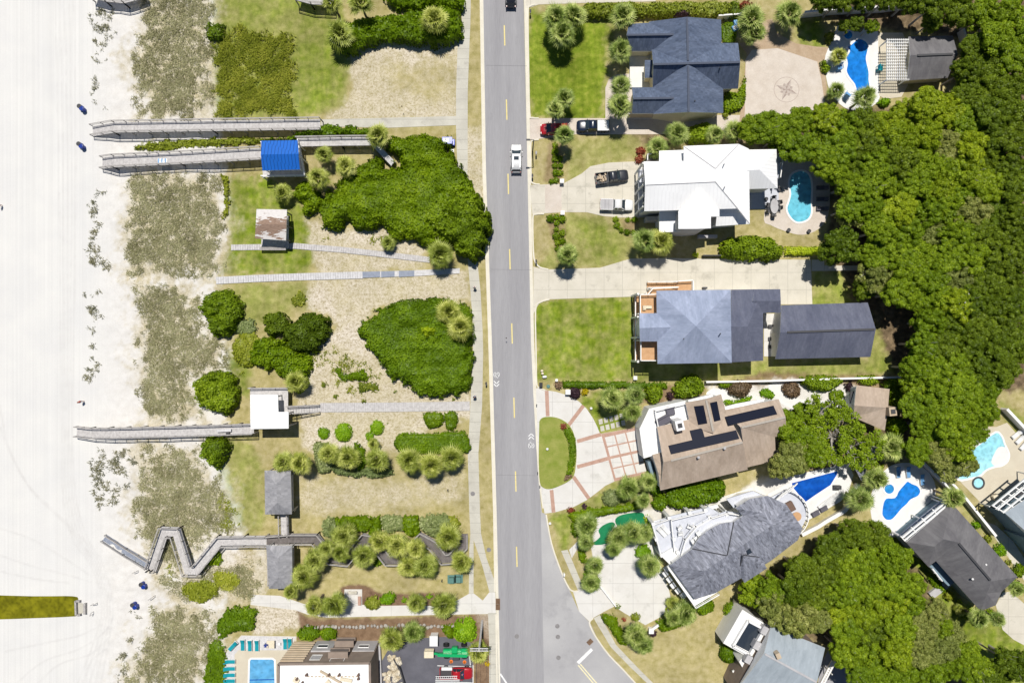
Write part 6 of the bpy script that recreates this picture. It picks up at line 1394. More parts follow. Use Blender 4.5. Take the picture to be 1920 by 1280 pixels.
TREES = """1545,-8,22,d 1580,-6,24,d 1625,-6,24,d 1668,-8,22,d 1712,-4,24,d 1755,8,24,d 1588,44,11,d 1610,40,13,d 1800,18,30,d 1845,25,30,m 1890,22,30,m 1918,60,28,m 1640,45,12,m 1752,38,18,d
1872,70,30,m 1832,85,26,d 1905,110,30,m 1862,115,32,d 1820,128,26,d 1900,165,30,d 1855,168,30,d 1815,172,24,d 1742,193,30,y 1700,212,26,y 1778,205,32,y 1818,225,30,m 1862,212,30,d 1905,212,30,d
1412,240,26,m 1440,236,28,m 1472,242,32,m 1505,222,24,m 1548,220,28,y 1584,236,30,m 1622,232,30,d 1658,238,30,y 1495,272,30,m 1538,272,32,m 1578,278,30,m 1622,268,30,d 1662,266,28,d 1694,256,30,y 1738,252,32,y 1778,272,30,o 1822,276,30,y 1866,256,30,d 1906,262,30,d
1455,258,18,m 1562,312,28,m 1602,312,30,d 1648,307,30,m 1692,302,32,d 1737,310,30,m 1782,312,30,m 1826,320,28,y 1872,306,30,d 1908,312,28,d 1594,346,26,m 1634,350,28,m 1677,346,30,m 1718,346,28,m 1762,350,30,y 1812,356,30,m 1857,350,30,y 1902,356,30,d
1598,388,24,m 1642,394,28,m 1692,390,30,y 1737,396,30,m 1782,394,30,m 1826,400,30,o 1876,400,30,d 1912,404,26,d 1655,430,28,m 1702,434,30,m 1752,434,30,o 1797,440,30,m 1846,440,30,d 1896,444,30,d
1577,462,33,d 1642,474,26,m 1686,476,30,m 1732,480,30,m 1782,480,30,m 1832,486,30,m 1882,486,30,d 1916,482,26,d 1652,510,24,o 1704,514,30,m 1752,520,30,m 1802,520,30,o 1852,524,30,d 1902,526,30,d
1690,550,28,m 1727,555,28,m 1772,560,28,m 1822,565,26,d 1862,566,30,d 1907,566,30,d 1625,540,20,d 1747,604,28,m 1792,612,28,d 1842,610,32,d 1892,612,32,d 1737,645,26,m 1777,650,28,d 1827,656,30,d 1877,656,30,d 1912,656,28,d
1718,690,26,m 1752,684,28,m 1792,690,30,m 1842,700,30,d 1888,698,26,d 1724,722,26,m 1767,726,30,m 1812,734,32,m 1848,732,28,m 1718,760,26,m 1762,770,32,m 1807,776,32,m 1846,772,28,m 1742,802,26,m 1786,810,30,m 1828,812,26,m 1726,846,24,m 1762,850,28,o 1800,842,28,m 1822,872,17,o 1790,872,20,o
1475,795,26,m 1500,830,34,m 1490,858,30,o 1528,850,24,m 1472,872,26,o 1512,775,20,m
1602,1002,26,d 1642,1010,30,d 1562,1030,28,d 1506,1072,30,d 1546,1070,30,d 1590,1060,30,m 1636,1055,30,m 1680,1050,30,m 1496,1108,28,d 1538,1114,30,d 1582,1110,30,m 1630,1100,30,m 1680,1096,30,m 1715,1100,24,m
1418,1108,30,m 1450,1108,26,m 1452,1132,32,o 1500,1160,34,o 1538,1166,24,o 1474,1162,26,o 1572,1150,28,y 1622,1146,30,y 1672,1140,30,y 1715,1140,26,m 1592,1188,28,m 1642,1184,30,d 1692,1180,30,m 1738,1178,26,o 1586,1228,26,m 1632,1230,32,m 1682,1226,32,y 1732,1220,30,o 1776,1216,26,o 1642,1272,30,m 1692,1266,30,m 1742,1262,30,m 1786,1252,26,m 1616,1272,22,m 1826,1266,26,m 1757,1150,22,o 1790,1190,22,o 1816,1226,24,m 1842,1254,24,m 1860,1282,22,d 1764,1176,24,m 1890,1240,22,d 1918,1250,26,d 1878,1272,24,d"""
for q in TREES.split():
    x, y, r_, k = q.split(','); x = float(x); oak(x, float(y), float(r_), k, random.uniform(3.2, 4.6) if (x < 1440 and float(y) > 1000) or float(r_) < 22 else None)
# magnolia with white blooms in the wood
t = oak(1800, 570, 30, 'y'); AUTO.pop(); tag(t, 'yellow-green tree dotted with white blossoms inside the wood', 'blossoming tree', 'oaks of the wood'); t.name = 'blossoming_tree'
b = MB()
for i in range(16):
    a = random.uniform(0, 6.3); r_ = random.uniform(.4, 2.3); b.ball((t.location.x+r_*math.cos(a), t.location.y+r_*math.sin(a), 7.6-r_*.25+random.uniform(0, .4)), .13, 6)
b.build('blossoms', 'white', t)
# the thin-leaved oak with pale bare branches
def thin_oak(px, py, R, label, h=4.6, lf='oak_m'):
    t = bpy.data.objects.new('oak_tree', None); COL.objects.link(t); t.location = W(px, py, h); t.location.z = 0
    (tag if label else lambda *k: auto(t, 'sparse oak with bare grey branches', 'oak tree', px, py, 'oaks of the wood'))(t, label, 'oak tree', 'oaks of the wood'); x0, y0 = t.location.x, t.location.y; b = MB(); tips = []
    b.tube([(x0, y0, 0), (x0+.1, y0, 1.5), (x0, y0+.1, 2.4)], [.4, .32, .3], 10)
    for k in range(9):
        a = k*.7+random.uniform(-.2, .2); p0 = Vector((x0, y0, 2.4)); pts = [p0]; rr = R*S*random.uniform(.75, 1.05)
        for j in range(1, 6): a += random.uniform(-.35, .35); pts.append(pts[-1]+Vector((math.cos(a)*rr/5, math.sin(a)*rr/5, random.uniform(.25, .75))))
        b.tube(pts, [.2, .16, .12, .09, .06, .03], 7)
        for j in range(2, 6):
            for s_ in (-1, 1):
                a2 = a+s_*random.uniform(.5, 1.2); q = pts[j]; e_ = q+Vector((math.cos(a2), math.sin(a2), .4))*random.uniform(.6, 1.3); b.tube([q, q.lerp(e_, .5)+Vector((0, 0, .1)), e_], [.05, .035, .015], 5); tips += [e_, q.lerp(e_, .6)]
        tips.append(pts[-1])
    b.build('trunk', 'branch', t, True)
    Ps = []; Ns = []
    for p in tips:
        if random.random() < .42: continue
        q = unit(rng.normal(size=(100, 3))); r_ = rng.uniform(.45, .8); P = np.array(p)+q*r_*rng.uniform(.4, 1.1, (100, 1))*np.array([1, 1, .6]); Ps.append(P); Ns.append(q)
    P = np.concatenate(Ps); N = np.concatenate(Ns); off = np.array(t.location); V = leaves(P, N+np.array([0, 0, .6]), .22, .6)-off
    o = bpy.data.objects.new('crown', qmesh('crown', V, np.clip(rng.normal(.55, .22, len(V)), 0, 1), LEAF[lf])); COL.objects.link(o); o.parent = t; return t
thin_oak(1572, 822, 54, 'wide thin-leaved oak with pale bare branches above the wedge pool')
thin_oak(1545, 782, 42, 'sparse oak over the white garden path by the tan cottage')
thin_oak(1608, 838, 34, 'sparse oak shading the little slate shelter')
for q in ((1640,345,30,7.2),(1612,388,26,6.6),(1752,442,32,7.6),(1802,522,30,7.6),(1690,482,26,7.4),(1655,512,24,6.6),(1640,1100,28,7.0),(1740,1180,34,7.0),(1778,1216,30,6.4),(1790,872,22,6.2)): thin_oak(q[0], q[1], q[2], None, q[3], 'oak_o')
# ================================================================= SHRUBS, THICKETS, HEDGES
F = foliage
F('thicket', '', 'thicket', [(692,292),(712,300),(730,315),(746,312),(740,296),(725,277),(717,262),(724,254),(770,249),(835,250),(846,258),(838,272),(850,290),(872,318),(886,348),(896,372),(880,410),(862,440),(835,455),(800,465),(772,450),(745,450),(728,440),(710,425),(682,428),(650,420),(630,430),(606,425),(594,405),(600,385),(615,360),(632,335),(655,318),(680,304)], 3.2, 'thick', 'huge bright green wind-clipped thicket filling the lot beside the road', 'thickets', er=2.4, amp=.6, sc=1.9, size=.17, dens=64, wob=1.3, jit=.38)
F('oak_thicket', '', 'thicket', [(806,412),(830,388),(868,370),(900,366),(914,395),(919,440),(905,474),(885,488),(862,477),(842,462),(818,452)], 5.4, 'oak_m', 'dark leaning oak thicket overhanging the road kerb', 'thickets', er=3.0, amp=.7, sc=1.6, size=.2, dens=54, wob=1.2, jit=.4)
F('thicket', '', 'thicket', [(671,625),(680,600),(708,580),(745,565),(800,559),(850,561),(880,572),(888,600),(886,640),(888,690),(880,725),(860,740),(820,745),(785,740),(760,722),(735,714),(714,690),(688,655)], 2.7, 'thickb', 'smooth rounded green thicket by the sidewalk with two palms in it', 'thickets', er=2.0, amp=.55, sc=1.6, size=.16, dens=66, wob=.9, jit=.36)
F('shrub', '', 'shrub', circ(803,621,18,10,16), 3.6, 'lime', 'bright lime shrub growing out of the smooth round thicket', None, er=1.2, amp=.8, sc=.9, size=.3, dens=16, sm=0)
for pts, h, lf in (([(493,600),(500,588),(518,584),(535,592),(540,610),(530,626),(508,628),(495,618)], 2.6, 'oak_d'), ([(528,625),(545,598),(570,587),(600,589),(617,605),(612,640),(590,660),(560,662),(538,652)], 2.9, 'oak_d'),
   ([(470,650),(495,625),(530,640),(572,662),(582,690),(572,722),(556,738),(535,712),(505,695),(472,682)], 2.4, 'thick'), ([(375,560),(392,545),(418,540),(440,552),(452,580),(445,610),(425,630),(400,628),(382,605),(373,580)], 2.9, 'oak_m'),
   ([(364,735),(372,708),(395,693),(420,695),(440,712),(448,740),(438,768),(415,776),(388,770),(368,755)], 3.0, 'oak_m'), ([(374,845),(380,825),(400,818),(420,825),(428,845),(422,870),(405,878),(385,866)], 3.2, 'grey' if False else 'oak_m'),
   (circ(403,57,19,9), 1.8, 'oak_m'), ([(555,345),(575,332),(592,350),(602,372),(596,395),(572,405),(564,385),(553,365)], 2.2, 'thick')):
    F('wax_myrtle', 'dense %s rounded bush' % ('dark green' if lf == 'oak_d' else 'green'), 'bush', pts, h, lf, None, 'dense dune bushes', er=1.6, amp=.8, sc=1.1, size=.2, dens=48, jit=.42, wob=.8)
for pts, h, lf, nm in (([(614,70),(640,45),(700,28),(760,22),(800,14),(858,16),(868,50),(860,70),(830,84),(780,82),(740,78),(692,85),(665,100),(632,92)], 2.8, 'thick', 'broad green shrub mass along the sidewalk'), ([(728,-10),(866,-10),(866,18),(820,12),(772,18),(736,12)], 2.2, 'thick', 'green shrub mass cut by the top edge'),
   ([(482,262),(545,250),(575,240),(620,232),(660,235),(692,243),(690,256),(600,258),(540,263)], 1.6, 'thickb', 'low bright shrubs between two boardwalks'), ([(250,275),(300,262),(400,258),(480,256),(480,270),(360,276),(280,284)], .9, 'weed', 'low yellowish scrub between the top boardwalks'),
   ([(628,690),(640,688),(648,700),(680,692),(689,704),(680,715),(650,716),(633,712)], 1.0, 'thick', 'low green patch on bare sand'), ([(672,720),(700,712),(712,725),(700,736),(676,735)], .6, 'tall', 'thin olive scrub patch'),
   ([(405,1165),(420,1145),(450,1135),(475,1139),(482,1165),(470,1183),(440,1186),(410,1196)], 1.2, 'clip' if False else 'thickb', 'spreading green bush above the hotel pool'), ([(388,1215),(410,1200),(424,1230),(424,1290),(385,1290)], .9, 'thickb', 'green scrub along the hotel deck'),
   ([(430,650),(455,620),(480,625),(490,660),(465,690),(440,680)], 1.0, 'weed', 'yellow-green scrub by the dark bushes'), ([(428,620),(450,598),(475,600),(480,620),(455,632)], .8, 'grey', 'grey scrub patch'), ([(385,1040),(400,1032),(415,1045),(412,1058),(395,1062),(375,1064)], .9, 'thick', 'green shrub in the bend of the zigzag boardwalk'),
   ([(340,1095),(395,1085),(410,1110),(380,1130),(345,1118)], .6, 'weed', 'low green dune plants'), ([(400,1075),(430,1070),(455,1090),(430,1105),(405,1100)], .5, 'weed', 'low dune plants'), ([(412,330),(430,335),(428,400),(415,410),(418,370)], .8, 'weed', 'weedy green strip along the lawn'), ([(545,560),(560,545),(575,560),(560,575)], .5, 'tall', 'low weeds')):
    F('shrub', nm, 'shrub', pts, h, lf, None, None, er=1.2, amp=.6, sc=1.1, size=.24, dens=20)
for x, y, r_ in ((606,812,12),(643,811,18),(706,802,14.5),(693,818,9)):
    F('clipped_shrub', 'round clipped lime-green shrub', 'shrub', circ(x, y, r_, 12, r_*(1.05)), r_*.07, 'clip', None, 'round clipped shrubs', er=r_*.075, amp=.1, size=.15, dens=60, sm=0, wob=.08)
F('hedge', '', 'hedge', [(738,826),(750,812),(800,811),(850,807),(870,808),(878,820),(876,850),(762,850),(742,843)], 1.3, 'thickb', 'long low clipped hedge behind three palms by the sidewalk', None, er=.8, amp=.2, size=.18, dens=40, wob=.15)
for pts in ([(793,775),(825,772),(832,780),(830,796),(815,803),(800,800)], [(833,773),(852,770),(860,782),(854,804),(840,806),(832,790)]): F('shrub', 'two-lobed low clipped bush', 'shrub', pts, 1.1, 'thick', None, None, er=.7, amp=.3, size=.2, dens=30, wob=.15)
for x, y, r_ in ((607,721,7),(652,735,5),(628,743,6),(740,734,4),(683,752,5),(852,747,4),(727,794,3)): F('grass_tuft', 'small dull tuft on bare sand', 'tuft', circ(x, y, r_, 8), .4, 'tall', None, 'small tufts on sand', er=.5, size=.2, dens=24, sm=0, wob=.25)
# understory along the palm rows
for pts, h, lf, nm in (([(585,835),(600,828),(625,835),(625,880),(600,888),(590,870)], 1.4, 'grey', 'grey-green oleander'), ([(625,872),(660,880),(700,872),(735,880),(735,892),(690,896),(640,892),(622,885)], 1.2, 'grey', 'grey-green low shrubs'), ([(664,830),(680,838),(688,870),(672,885),(662,860)], 1.4, 'thickb', 'bright green shrub'), ([(600,980),(618,970),(640,985),(630,1010),(605,1005)], 1.6, 'grey', 'grey-green oleander'),
   ([(625,975),(650,966),(690,970),(700,985),(680,998),(640,995)], 1.6, 'thick', 'green shrub'), ([(715,972),(735,965),(760,970),(760,992),(735,1000),(718,995)], 1.5, 'grey', 'grey-green oleander'), ([(755,970),(785,968),(788,1000),(770,1008),(756,995)], 1.6, 'thick', 'green shrub'), ([(785,968),(812,963),(838,966),(850,985),(825,1008),(800,1005),(786,990)], 1.7, 'grey', 'grey-green oleander'), ([(835,972),(858,968),(864,985),(845,995)], 1.3, 'hedgey', 'yellow-green shrub'), ([(700,968),(716,970),(716,1000),(690,1005)], 1.4, 'thick', 'green shrub'), ([(700,1045),(720,1050),(715,1062),(700,1060)], .9, 'thick', 'low green shrub')):
    F('shrub', nm+' among the palm row', 'shrub', pts, h, lf, None, None, er=.9, amp=.6, sc=.8, size=.26, dens=20, wob=.35)
# hotel beds
F('shrub', '', 'shrub', [(555,1188),(572,1173),(592,1178),(600,1192),(588,1201),(566,1202)], 1.6, 'thickb', 'left of two rounded shrubs above the hotel roof', None, er=1.0, amp=.4, size=.2, dens=30, wob=.2)
F('shrub', '', 'shrub', [(598,1190),(603,1178),(620,1176),(631,1186),(630,1197),(616,1202),(602,1199)], 1.6, 'thickb', 'right of two rounded shrubs above the hotel roof', None, er=1.0, amp=.4, size=.2, dens=30, wob=.2)
F('shrub', '', 'shrub', circ(871,1185,24,12,25), 3.0, 'lime' if False else 'clip', 'big round bright shrub over the green lift', None, er=1.9, amp=.45, size=.24, dens=28, sm=0, wob=.3)
F('shrub', '', 'shrub', [(826,1176),(848,1172),(852,1196),(840,1197)], 1.8, 'thick', 'dark shrub left of the big round bright one', None, er=.8, amp=.4, size=.22, dens=28, wob=.2)
F('shrub', '', 'shrub', circ(699,1131,17,10,15), 1.4, 'hedgey', 'speckled yellow shrub on the white path edge', None, er=1, amp=.5, size=.2, dens=30, sm=0, wob=.2)
F('shrub', '', 'shrub', [(712,1118),(730,1111),(742,1116),(738,1132),(720,1134),(710,1128)], 1.2, 'clip', 'green shrub in the mulch beside the speckled one', None, er=.8, amp=.4, size=.2, dens=30, wob=.15)
F('shrub', '', 'shrub', circ(758,1125,7,8), .8, 'clip', 'tiny green shrub in the mulch bed', None, er=.5, size=.16, dens=40, sm=0, wob=.1)
F('shrub', '', 'shrub', circ(806,1118,9,8,6), .8, 'clip', 'small green shrub between the two right bed palms', None, er=.5, size=.16, dens=40, sm=0, wob=.1)
F('flower', '', 'flowers', circ(914,1245,5,7), .6, 'yellow', 'yellow flowers by the sidewalk at the bottom', None, er=.4, size=.16, dens=90, sm=0, wob=0)
# right-hand gardens
F('hedge', '', 'hedge', [(1090,8),(1150,4),(1250,3),(1365,3),(1366,28),(1340,34),(1300,30),(1250,32),(1180,30),(1095,33)], 2.0, 'hedgey', 'long variegated yellow-green hedge above the navy roof', None, er=.9, amp=.4, sc=.8, size=.24, dens=26, wob=.25)
F('shrub', '', 'shrub', [(1260,25),(1285,20),(1298,32),(1270,34)], 2.2, 'purple', 'dark purple shrub against the variegated hedge', None, er=.8, size=.22, dens=24, wob=.2)
F('shrub', '', 'shrub', [(1366,5),(1385,2),(1390,30),(1368,32)], 2.0, 'oak_d', 'dark shrub at the right end of the variegated hedge', None, er=.8, size=.22, dens=24, wob=.2)
F('shrub', '', 'shrub', circ(1400,10,18,9,10), 1.9, 'red', 'reddish shrub at the top edge above a palm', None, er=.9, size=.22, dens=22, sm=0, wob=.3)
F('hedge', '', 'hedge', [(1357,172),(1384,170),(1398,135),(1400,180),(1394,200),(1368,213),(1357,214)], 1.3, 'thick', 'low green hedge hugging the navy roofed house', None, er=.7, amp=.4, size=.22, dens=28, wob=.15)
F('shrub', '', 'shrub', [(1354,42),(1380,44),(1378,80),(1354,80)], .7, 'thickb', 'green planting patch beside the air conditioners', None, er=.6, size=.2, dens=26, wob=.15)
F('shrub', '', 'shrub', circ(1362,215,8,8), 1.0, 'hedgey', 'light variegated shrub at the corner of the navy house', None, er=.6, size=.2, dens=26, sm=0, wob=.15)
for x, y, r_ in ((1557,68,10),(1557,76,8)): F('shrub', 'round shrub on the terrace edge by the spa', 'shrub', circ(x, y, r_, 9), 1.0, 'tall', None, None, er=.7, size=.18, dens=36, sm=0, wob=.1)
for x, y, r_ in ((1545,118,7),(1549,128,10)): F('shrub', 'rounded shrub on the courtyard edge', 'shrub', circ(x, y, r_, 9), 1.1, 'oak_m', None, None, er=.7, size=.18, dens=36, sm=0, wob=.1)
F('shrub', '', 'shrub', circ(1660,190,13,9,9), 1.4, 'clip', 'bright shrub below the white pergola', None, er=.8, size=.22, dens=26, sm=0, wob=.3)
F('shrub', '', 'shrub', [(1290,236),(1340,232),(1346,262),(1320,268),(1290,266)], 2.2, 'oak_m', 'dark green shrubs between palms above the white roof', None, er=1.0, amp=.5, size=.24, dens=24, wob=.3)
for x, y, r_ in ((1203,282,10),(1199,297,10)): F('shrub', 'red-leaved shrub', 'shrub', circ(x, y, r_, 9), 1.0, 'red', None, None, er=.8, size=.2, dens=30, sm=0, wob=.25)
for x, y, r_ in ((1041,272,7),(1041,284,8),(1041,297,8),(1041,310,7),(1042,323,8),(1034,340,6),(1043,337,7),(1050,296,7),(1051,310,7),(1051,324,7),(1044,406,7),(1044,418,7),(1043,430,6),(1043,442,9),(1045,454,7),(1054,410,9),(1055,436,8),(1032,409,9),(1054,452,8),(1046,466,7),
                 (1155,411,7),(1157,422,7.5),(1165,432,6),(1176,435,7),(1188,436,6),(1178,412,6),(1190,412,6.5)):
    F('clipped_shrub', 'clipped ball shrub', 'shrub', circ(x, y, r_, 10), r_*.1, 'oak_m' if x % 2 else 'thick', None, 'clipped ball shrubs by the drive', er=r_*.085, amp=.15, size=.15, dens=60, sm=0, wob=.05)
F('hedge', '', 'hedge', [(1352,470),(1357,452),(1390,441),(1430,441),(1464,455),(1473,470),(1464,485),(1430,490),(1390,486),(1356,483)], 2.8, 'oak_m', 'big rounded dark hedge between the two driveways', None, er=1.6, amp=.5, sc=1.1, size=.26, dens=24, wob=.35)
F('hedge', '', 'hedge', [(1472,461),(1544,461),(1544,479),(1472,479)], 1.2, 'lime', 'low vivid yellow-green hedge beside the concrete drive', None, er=.5, amp=.15, size=.18, dens=44, sm=0, wob=.08)
F('shrub', '', 'shrub', circ(1305,477,8,9,6), 1.0, 'lime', 'lime shrub at the edge of the white house shade', None, er=.6, size=.2, dens=28, sm=0, wob=.15)
F('hedge', '', 'hedge', [(1054,714),(1150,714),(1252,716),(1252,729),(1150,729),(1056,728)], 1.0, 'thickb', 'long straight hedge dividing lawn and half-circle drive', None, er=.6, amp=.25, size=.2, dens=34, sm=0, wob=.15)
F('shrub', '', 'shrub', circ(1228,738,19,10,20), 3.0, 'oak_m', 'dark round tree-shrub above the solar-panelled house', None, er=1.5, amp=.5, size=.26, dens=24, sm=0, wob=.35)
F('shrub', '', 'shrub', [(1262,735),(1275,712),(1300,702),(1320,715),(1322,735),(1300,745),(1275,748)], 3.2, 'oak_m', 'broad green shrub by the start of the low white wall', None, er=1.5, amp=.5, size=.26, dens=24, wob=.35)
F('shrub', '', 'shrub', circ(1388,728,25,10,18), 2.0, 'brown', 'big brownish shrub in the white garden path', None, er=1.3, amp=.4, size=.2, dens=34, sm=0, wob=.2)
F('shrub', '', 'shrub', circ(1257,743,7,8,10), 1.6, 'purple', 'small dark red shrub behind the white roof terrace', None, er=.6, size=.2, dens=28, sm=0, wob=.15)
for pts, h, lf, nm in (([(1348,718),(1372,716),(1375,728),(1352,728)], 1.3, 'thick', 'green shrub'), ([(1360,752),(1385,748),(1400,742),(1412,744),(1400,756),(1365,760)], 1.2, 'clip', 'light green shrub bed'), ([(1425,735),(1440,728),(1456,740),(1450,748),(1430,745)], 1.0, 'clip', 'bright green ground plants'), ([(1466,722),(1480,715),(1500,720),(1502,742),(1485,745),(1470,736)], 1.5, 'brown', 'reddish-green shrub'),
   ([(1505,708),(1540,703),(1580,708),(1575,725),(1540,735),(1510,725)], 1.9, 'oak_m', 'green shrub mass'), ([(1558,733),(1580,732),(1582,748),(1560,750)], 1.0, 'thick', 'low green shrub'), ([(1608,705),(1640,703),(1650,720),(1618,722)], 1.6, 'oak_m', 'green shrub'), ([(1655,720),(1680,705),(1695,720),(1685,770),(1668,755)], 2.2, 'oak_m', 'dark shrub mass'), ([(1585,720),(1600,716),(1602,735),(1590,738)], 1.1, 'purple', 'dark purple shrub'), ([(1665,790),(1690,780),(1705,800),(1690,815),(1668,812)], 2.0, 'thick', 'leafy shrub')):
    F('shrub', nm, 'shrub', pts, h, lf, None, None, er=.8, amp=.5, size=.22, dens=26, wob=.25)
F('hedge', '', 'hedge', [(1246,926),(1270,915),(1310,906),(1348,898),(1362,909),(1356,936),(1330,946),(1282,956),(1252,948)], 2.6, 'thickb', 'tall bright hedge mass under the tan roof eave', None, er=1.2, amp=.5, sc=1.0, size=.26, dens=24, wob=.3)
F('shrub', '', 'shrub', circ(1239,943,15,10,17), 2.4, 'thickb', 'round bright shrub left of the tall hedge mass', None, er=1.2, amp=.5, size=.24, dens=26, sm=0, wob=.25)
F('shrub', '', 'shrub', [(1206,890),(1226,880),(1236,905),(1240,930),(1222,928),(1210,905)], 2.2, 'thickb', 'narrow green shrub under the tan roof corner', None, er=.9, size=.24, dens=26, wob=.2)
F('shrub', '', 'shrub', circ(1147,934,19,10,18), 1.6, 'brown' if False else 'grey', 'round greyish shrub on the lawn by a palm', None, er=1.1, amp=.3, size=.18, dens=36, sm=0, wob=.15)
F('hedge', '', 'hedge', [(1063,800),(1070,802),(1079,822),(1081,848),(1078,872),(1073,888),(1062,890),(1063,876),(1066,850),(1063,825),(1056,808)], .9, 'thickb', 'crescent hedge inside the grassy drive island', None, er=.5, amp=.15, size=.17, dens=44, wob=.06)
F('shrub', '', 'shrub', [(1050,795),(1060,792),(1064,802),(1052,806)], .6, 'red', 'red-leaved patch at the top of the crescent hedge', None, er=.4, size=.16, dens=40, wob=.08)
F('shrub', '', 'shrub', [(1060,890),(1074,890),(1070,898),(1058,902)], .5, 'brown', 'brownish patch at the foot of the crescent hedge', None, er=.4, size=.16, dens=40, wob=.08)
for x, y, r_, lf, nm in ((1048,722,9,'brown','orange-brown shrub'),(1078,737,13,'purple','dark purple shrub'),(1096,735,8,'yellow','yellow flowering shrub'),(1096,948,6,'purple','small dark purple shrub'),(1070,958,8,'red','reddish shrub'),(1223,1187,10,'purple','dark red shrub'),(1170,1160,6,'red','small reddish plant'),(1193,1157,9,'hedgey','yellow-green shrub'),(1160,1137,6,'grey','small grey shrub')):
    F('shrub', nm, 'shrub', circ(x, y, r_, 9), .5+r_*.06, lf, None, None, er=.7, amp=.4, size=.18, dens=36, sm=0, wob=.2)
for pts, h, lf, nm in (([(1065,965),(1090,955),(1130,950),(1160,945),(1200,940),(1200,955),(1150,965),(1100,975),(1080,985)], 1.4, 'thick', 'mixed green border'), ([(1070,985),(1085,978),(1090,1000),(1075,1008)], 1.3, 'thick', 'green shrub'), ([(1085,1030),(1098,1035),(1100,1055),(1088,1055)], 1.3, 'thick', 'green shrub'), ([(1208,968),(1220,965),(1224,990),(1214,985)], 1.2, 'lime', 'lime shrub'), ([(1193,1028),(1215,1020),(1225,1045),(1205,1050),(1190,1042)], 1.5, 'clip', 'bright green shrub'),
   ([(1128,1150),(1145,1150),(1160,1165),(1170,1185),(1182,1205),(1165,1210),(1145,1185),(1130,1165)], 1.6, 'thick', 'leafy border'), ([(1230,1165),(1262,1150),(1285,1170),(1262,1180),(1240,1185)], 1.3, 'thick', 'leafy green border'), ([(1305,1130),(1330,1120),(1342,1130),(1335,1148),(1312,1155)], 1.6, 'thick', 'green shrub'), ([(1250,1130),(1262,1128),(1268,1150),(1252,1155)], 1.2, 'lime', 'lime tufted shrub'), ([(1095,1075),(1110,1075),(1118,1100),(1102,1105)], 1.3, 'clip', 'green shrub')):
    F('shrub', nm+' around the motor court', 'shrub', pts, h, lf, None, None, er=.8, amp=.5, size=.22, dens=26, wob=.25)
F('clipped_shrub', '', 'shrub', circ(1376,1146,18.5,14), 1.6, 'thickb', 'round smooth dark green shrub above the white roof terrace', None, er=1.5, amp=.08, size=.16, dens=60, sm=0, wob=.06)
F('shrub', '', 'shrub', [(1350,1222),(1358,1210),(1374,1212),(1384,1225),(1378,1242),(1358,1244)], 1.8, 'thickb', 'leafy shrub left of the white roof terrace', None, er=1.0, amp=.5, size=.22, dens=28, wob=.25)
F('hedge', '', 'hedge', [(1738,1068),(1752,1080),(1778,1104),(1765,1112),(1742,1090)], .8, 'thickb', 'bright strip of lawn shrub beside the porch', None, er=.6, size=.2, dens=26, wob=.2)
for x, y, r_, lf in ((1806,1002,7,'lime'),(1831,984,8,'clip'),(1853,1010,9,'hedgey'),(1876,1032,13,'clip'),(1893,1056,7,'hedgey'),(1780,1118,10,'hedgey'),(1800,1130,7,'lime'),(1912,1070,14,'thick'),(1815,1150,12,'thick'),(1855,1152,13,'thick'),(1908,1100,13,'clip')): F('shrub', 'leafy garden shrub', 'shrub', circ(x, y, r_, 9), .5+r_*.06, lf, None, None, er=.7, amp=.5, size=.22, dens=28, sm=0, wob=.25)
F('shrub', '', 'shrub', [(1625,905),(1640,880),(1660,870),(1655,890),(1640,915)], 1.4, 'lime', 'lime shrubs between two palms by the slate shelter', None, er=.8, size=.22, dens=26, wob=.25)
# ================================================================= GRASSES (nobody could count these)
def blades(name, label, cat, pts, leaf, L, w, nb, lean=.6, spread=.3):
    n = len(pts); P = np.repeat(np.array(pts), nb, 0); m_ = len(P)
    P[:, :2] += rng.normal(0, spread, (m_, 2)); az = rng.uniform(0, 6.283, m_); ln = rng.uniform(.2, 1.0, m_)*lean; l = L*rng.uniform(.5, 1.2, m_)
    dr = np.stack([np.cos(az)*np.sin(ln), np.sin(az)*np.sin(ln), np.cos(ln)], 1); sd = np.stack([-np.sin(az), np.cos(az), 0*az], 1)*(w/2)*rng.uniform(.6, 1.3, m_)[:, None]
    mid = P+dr*l[:, None]*.6; tip = P+dr*l[:, None]+np.stack([np.cos(az), np.sin(az), -0.2+0*az], 1)*(l*.22)[:, None]
    Q = np.concatenate([np.stack([P-sd*.7, P+sd*.7, mid+sd, mid-sd], 1), np.stack([mid-sd, mid+sd, tip+sd*.2, tip-sd*.2], 1)])
    tone = (fbm(P[:, 0]*.5, P[:, 1]*.5, 77, 3)-.5)*.9; v = np.clip(.5+tone+rng.normal(0, .2, m_), 0, 1); v = np.concatenate([v, np.clip(v+.12, 0, 1)])
    o = bpy.data.objects.new(name, qmesh(name, Q, v, LEAF[leaf])); COL.objects.link(o); o['label'] = label; o['category'] = cat; o['kind'] = 'stuff'; return o
def scatter(polys, n, thr, sc_, seed, ramp=22, wob=10):
    out = []
    for P in polys:
        P = np.array(P, float); lo, hi = P.min(0), P.max(0); k = int(n*(hi-lo).prod()*S*S)
        x = rng.uniform(lo[0], hi[0], k); y = rng.uniform(lo[1], hi[1], k); X_ = x*S; Y_ = y*S
        sd = sdpoly(x, y, P)+wob*(fbm(X_*.6, Y_*.6, seed+4, 3)-.5)*2.4
        f = fbm(X_/sc_, Y_/sc_, seed, 4)*.65+fbm(X_/(sc_*.28), Y_/(sc_*.28), seed+9, 3)*.35
        thr_ = thr+.2*(1-sstep(0, ramp, sd)); kp = (sd > 0) & (f > thr_+rng.normal(0, .03, k)); out += list(zip(x[kp], y[kp]))
    return [(*W2(a, c), float(gz(a, c))) for a, c in out]
D = DUNES
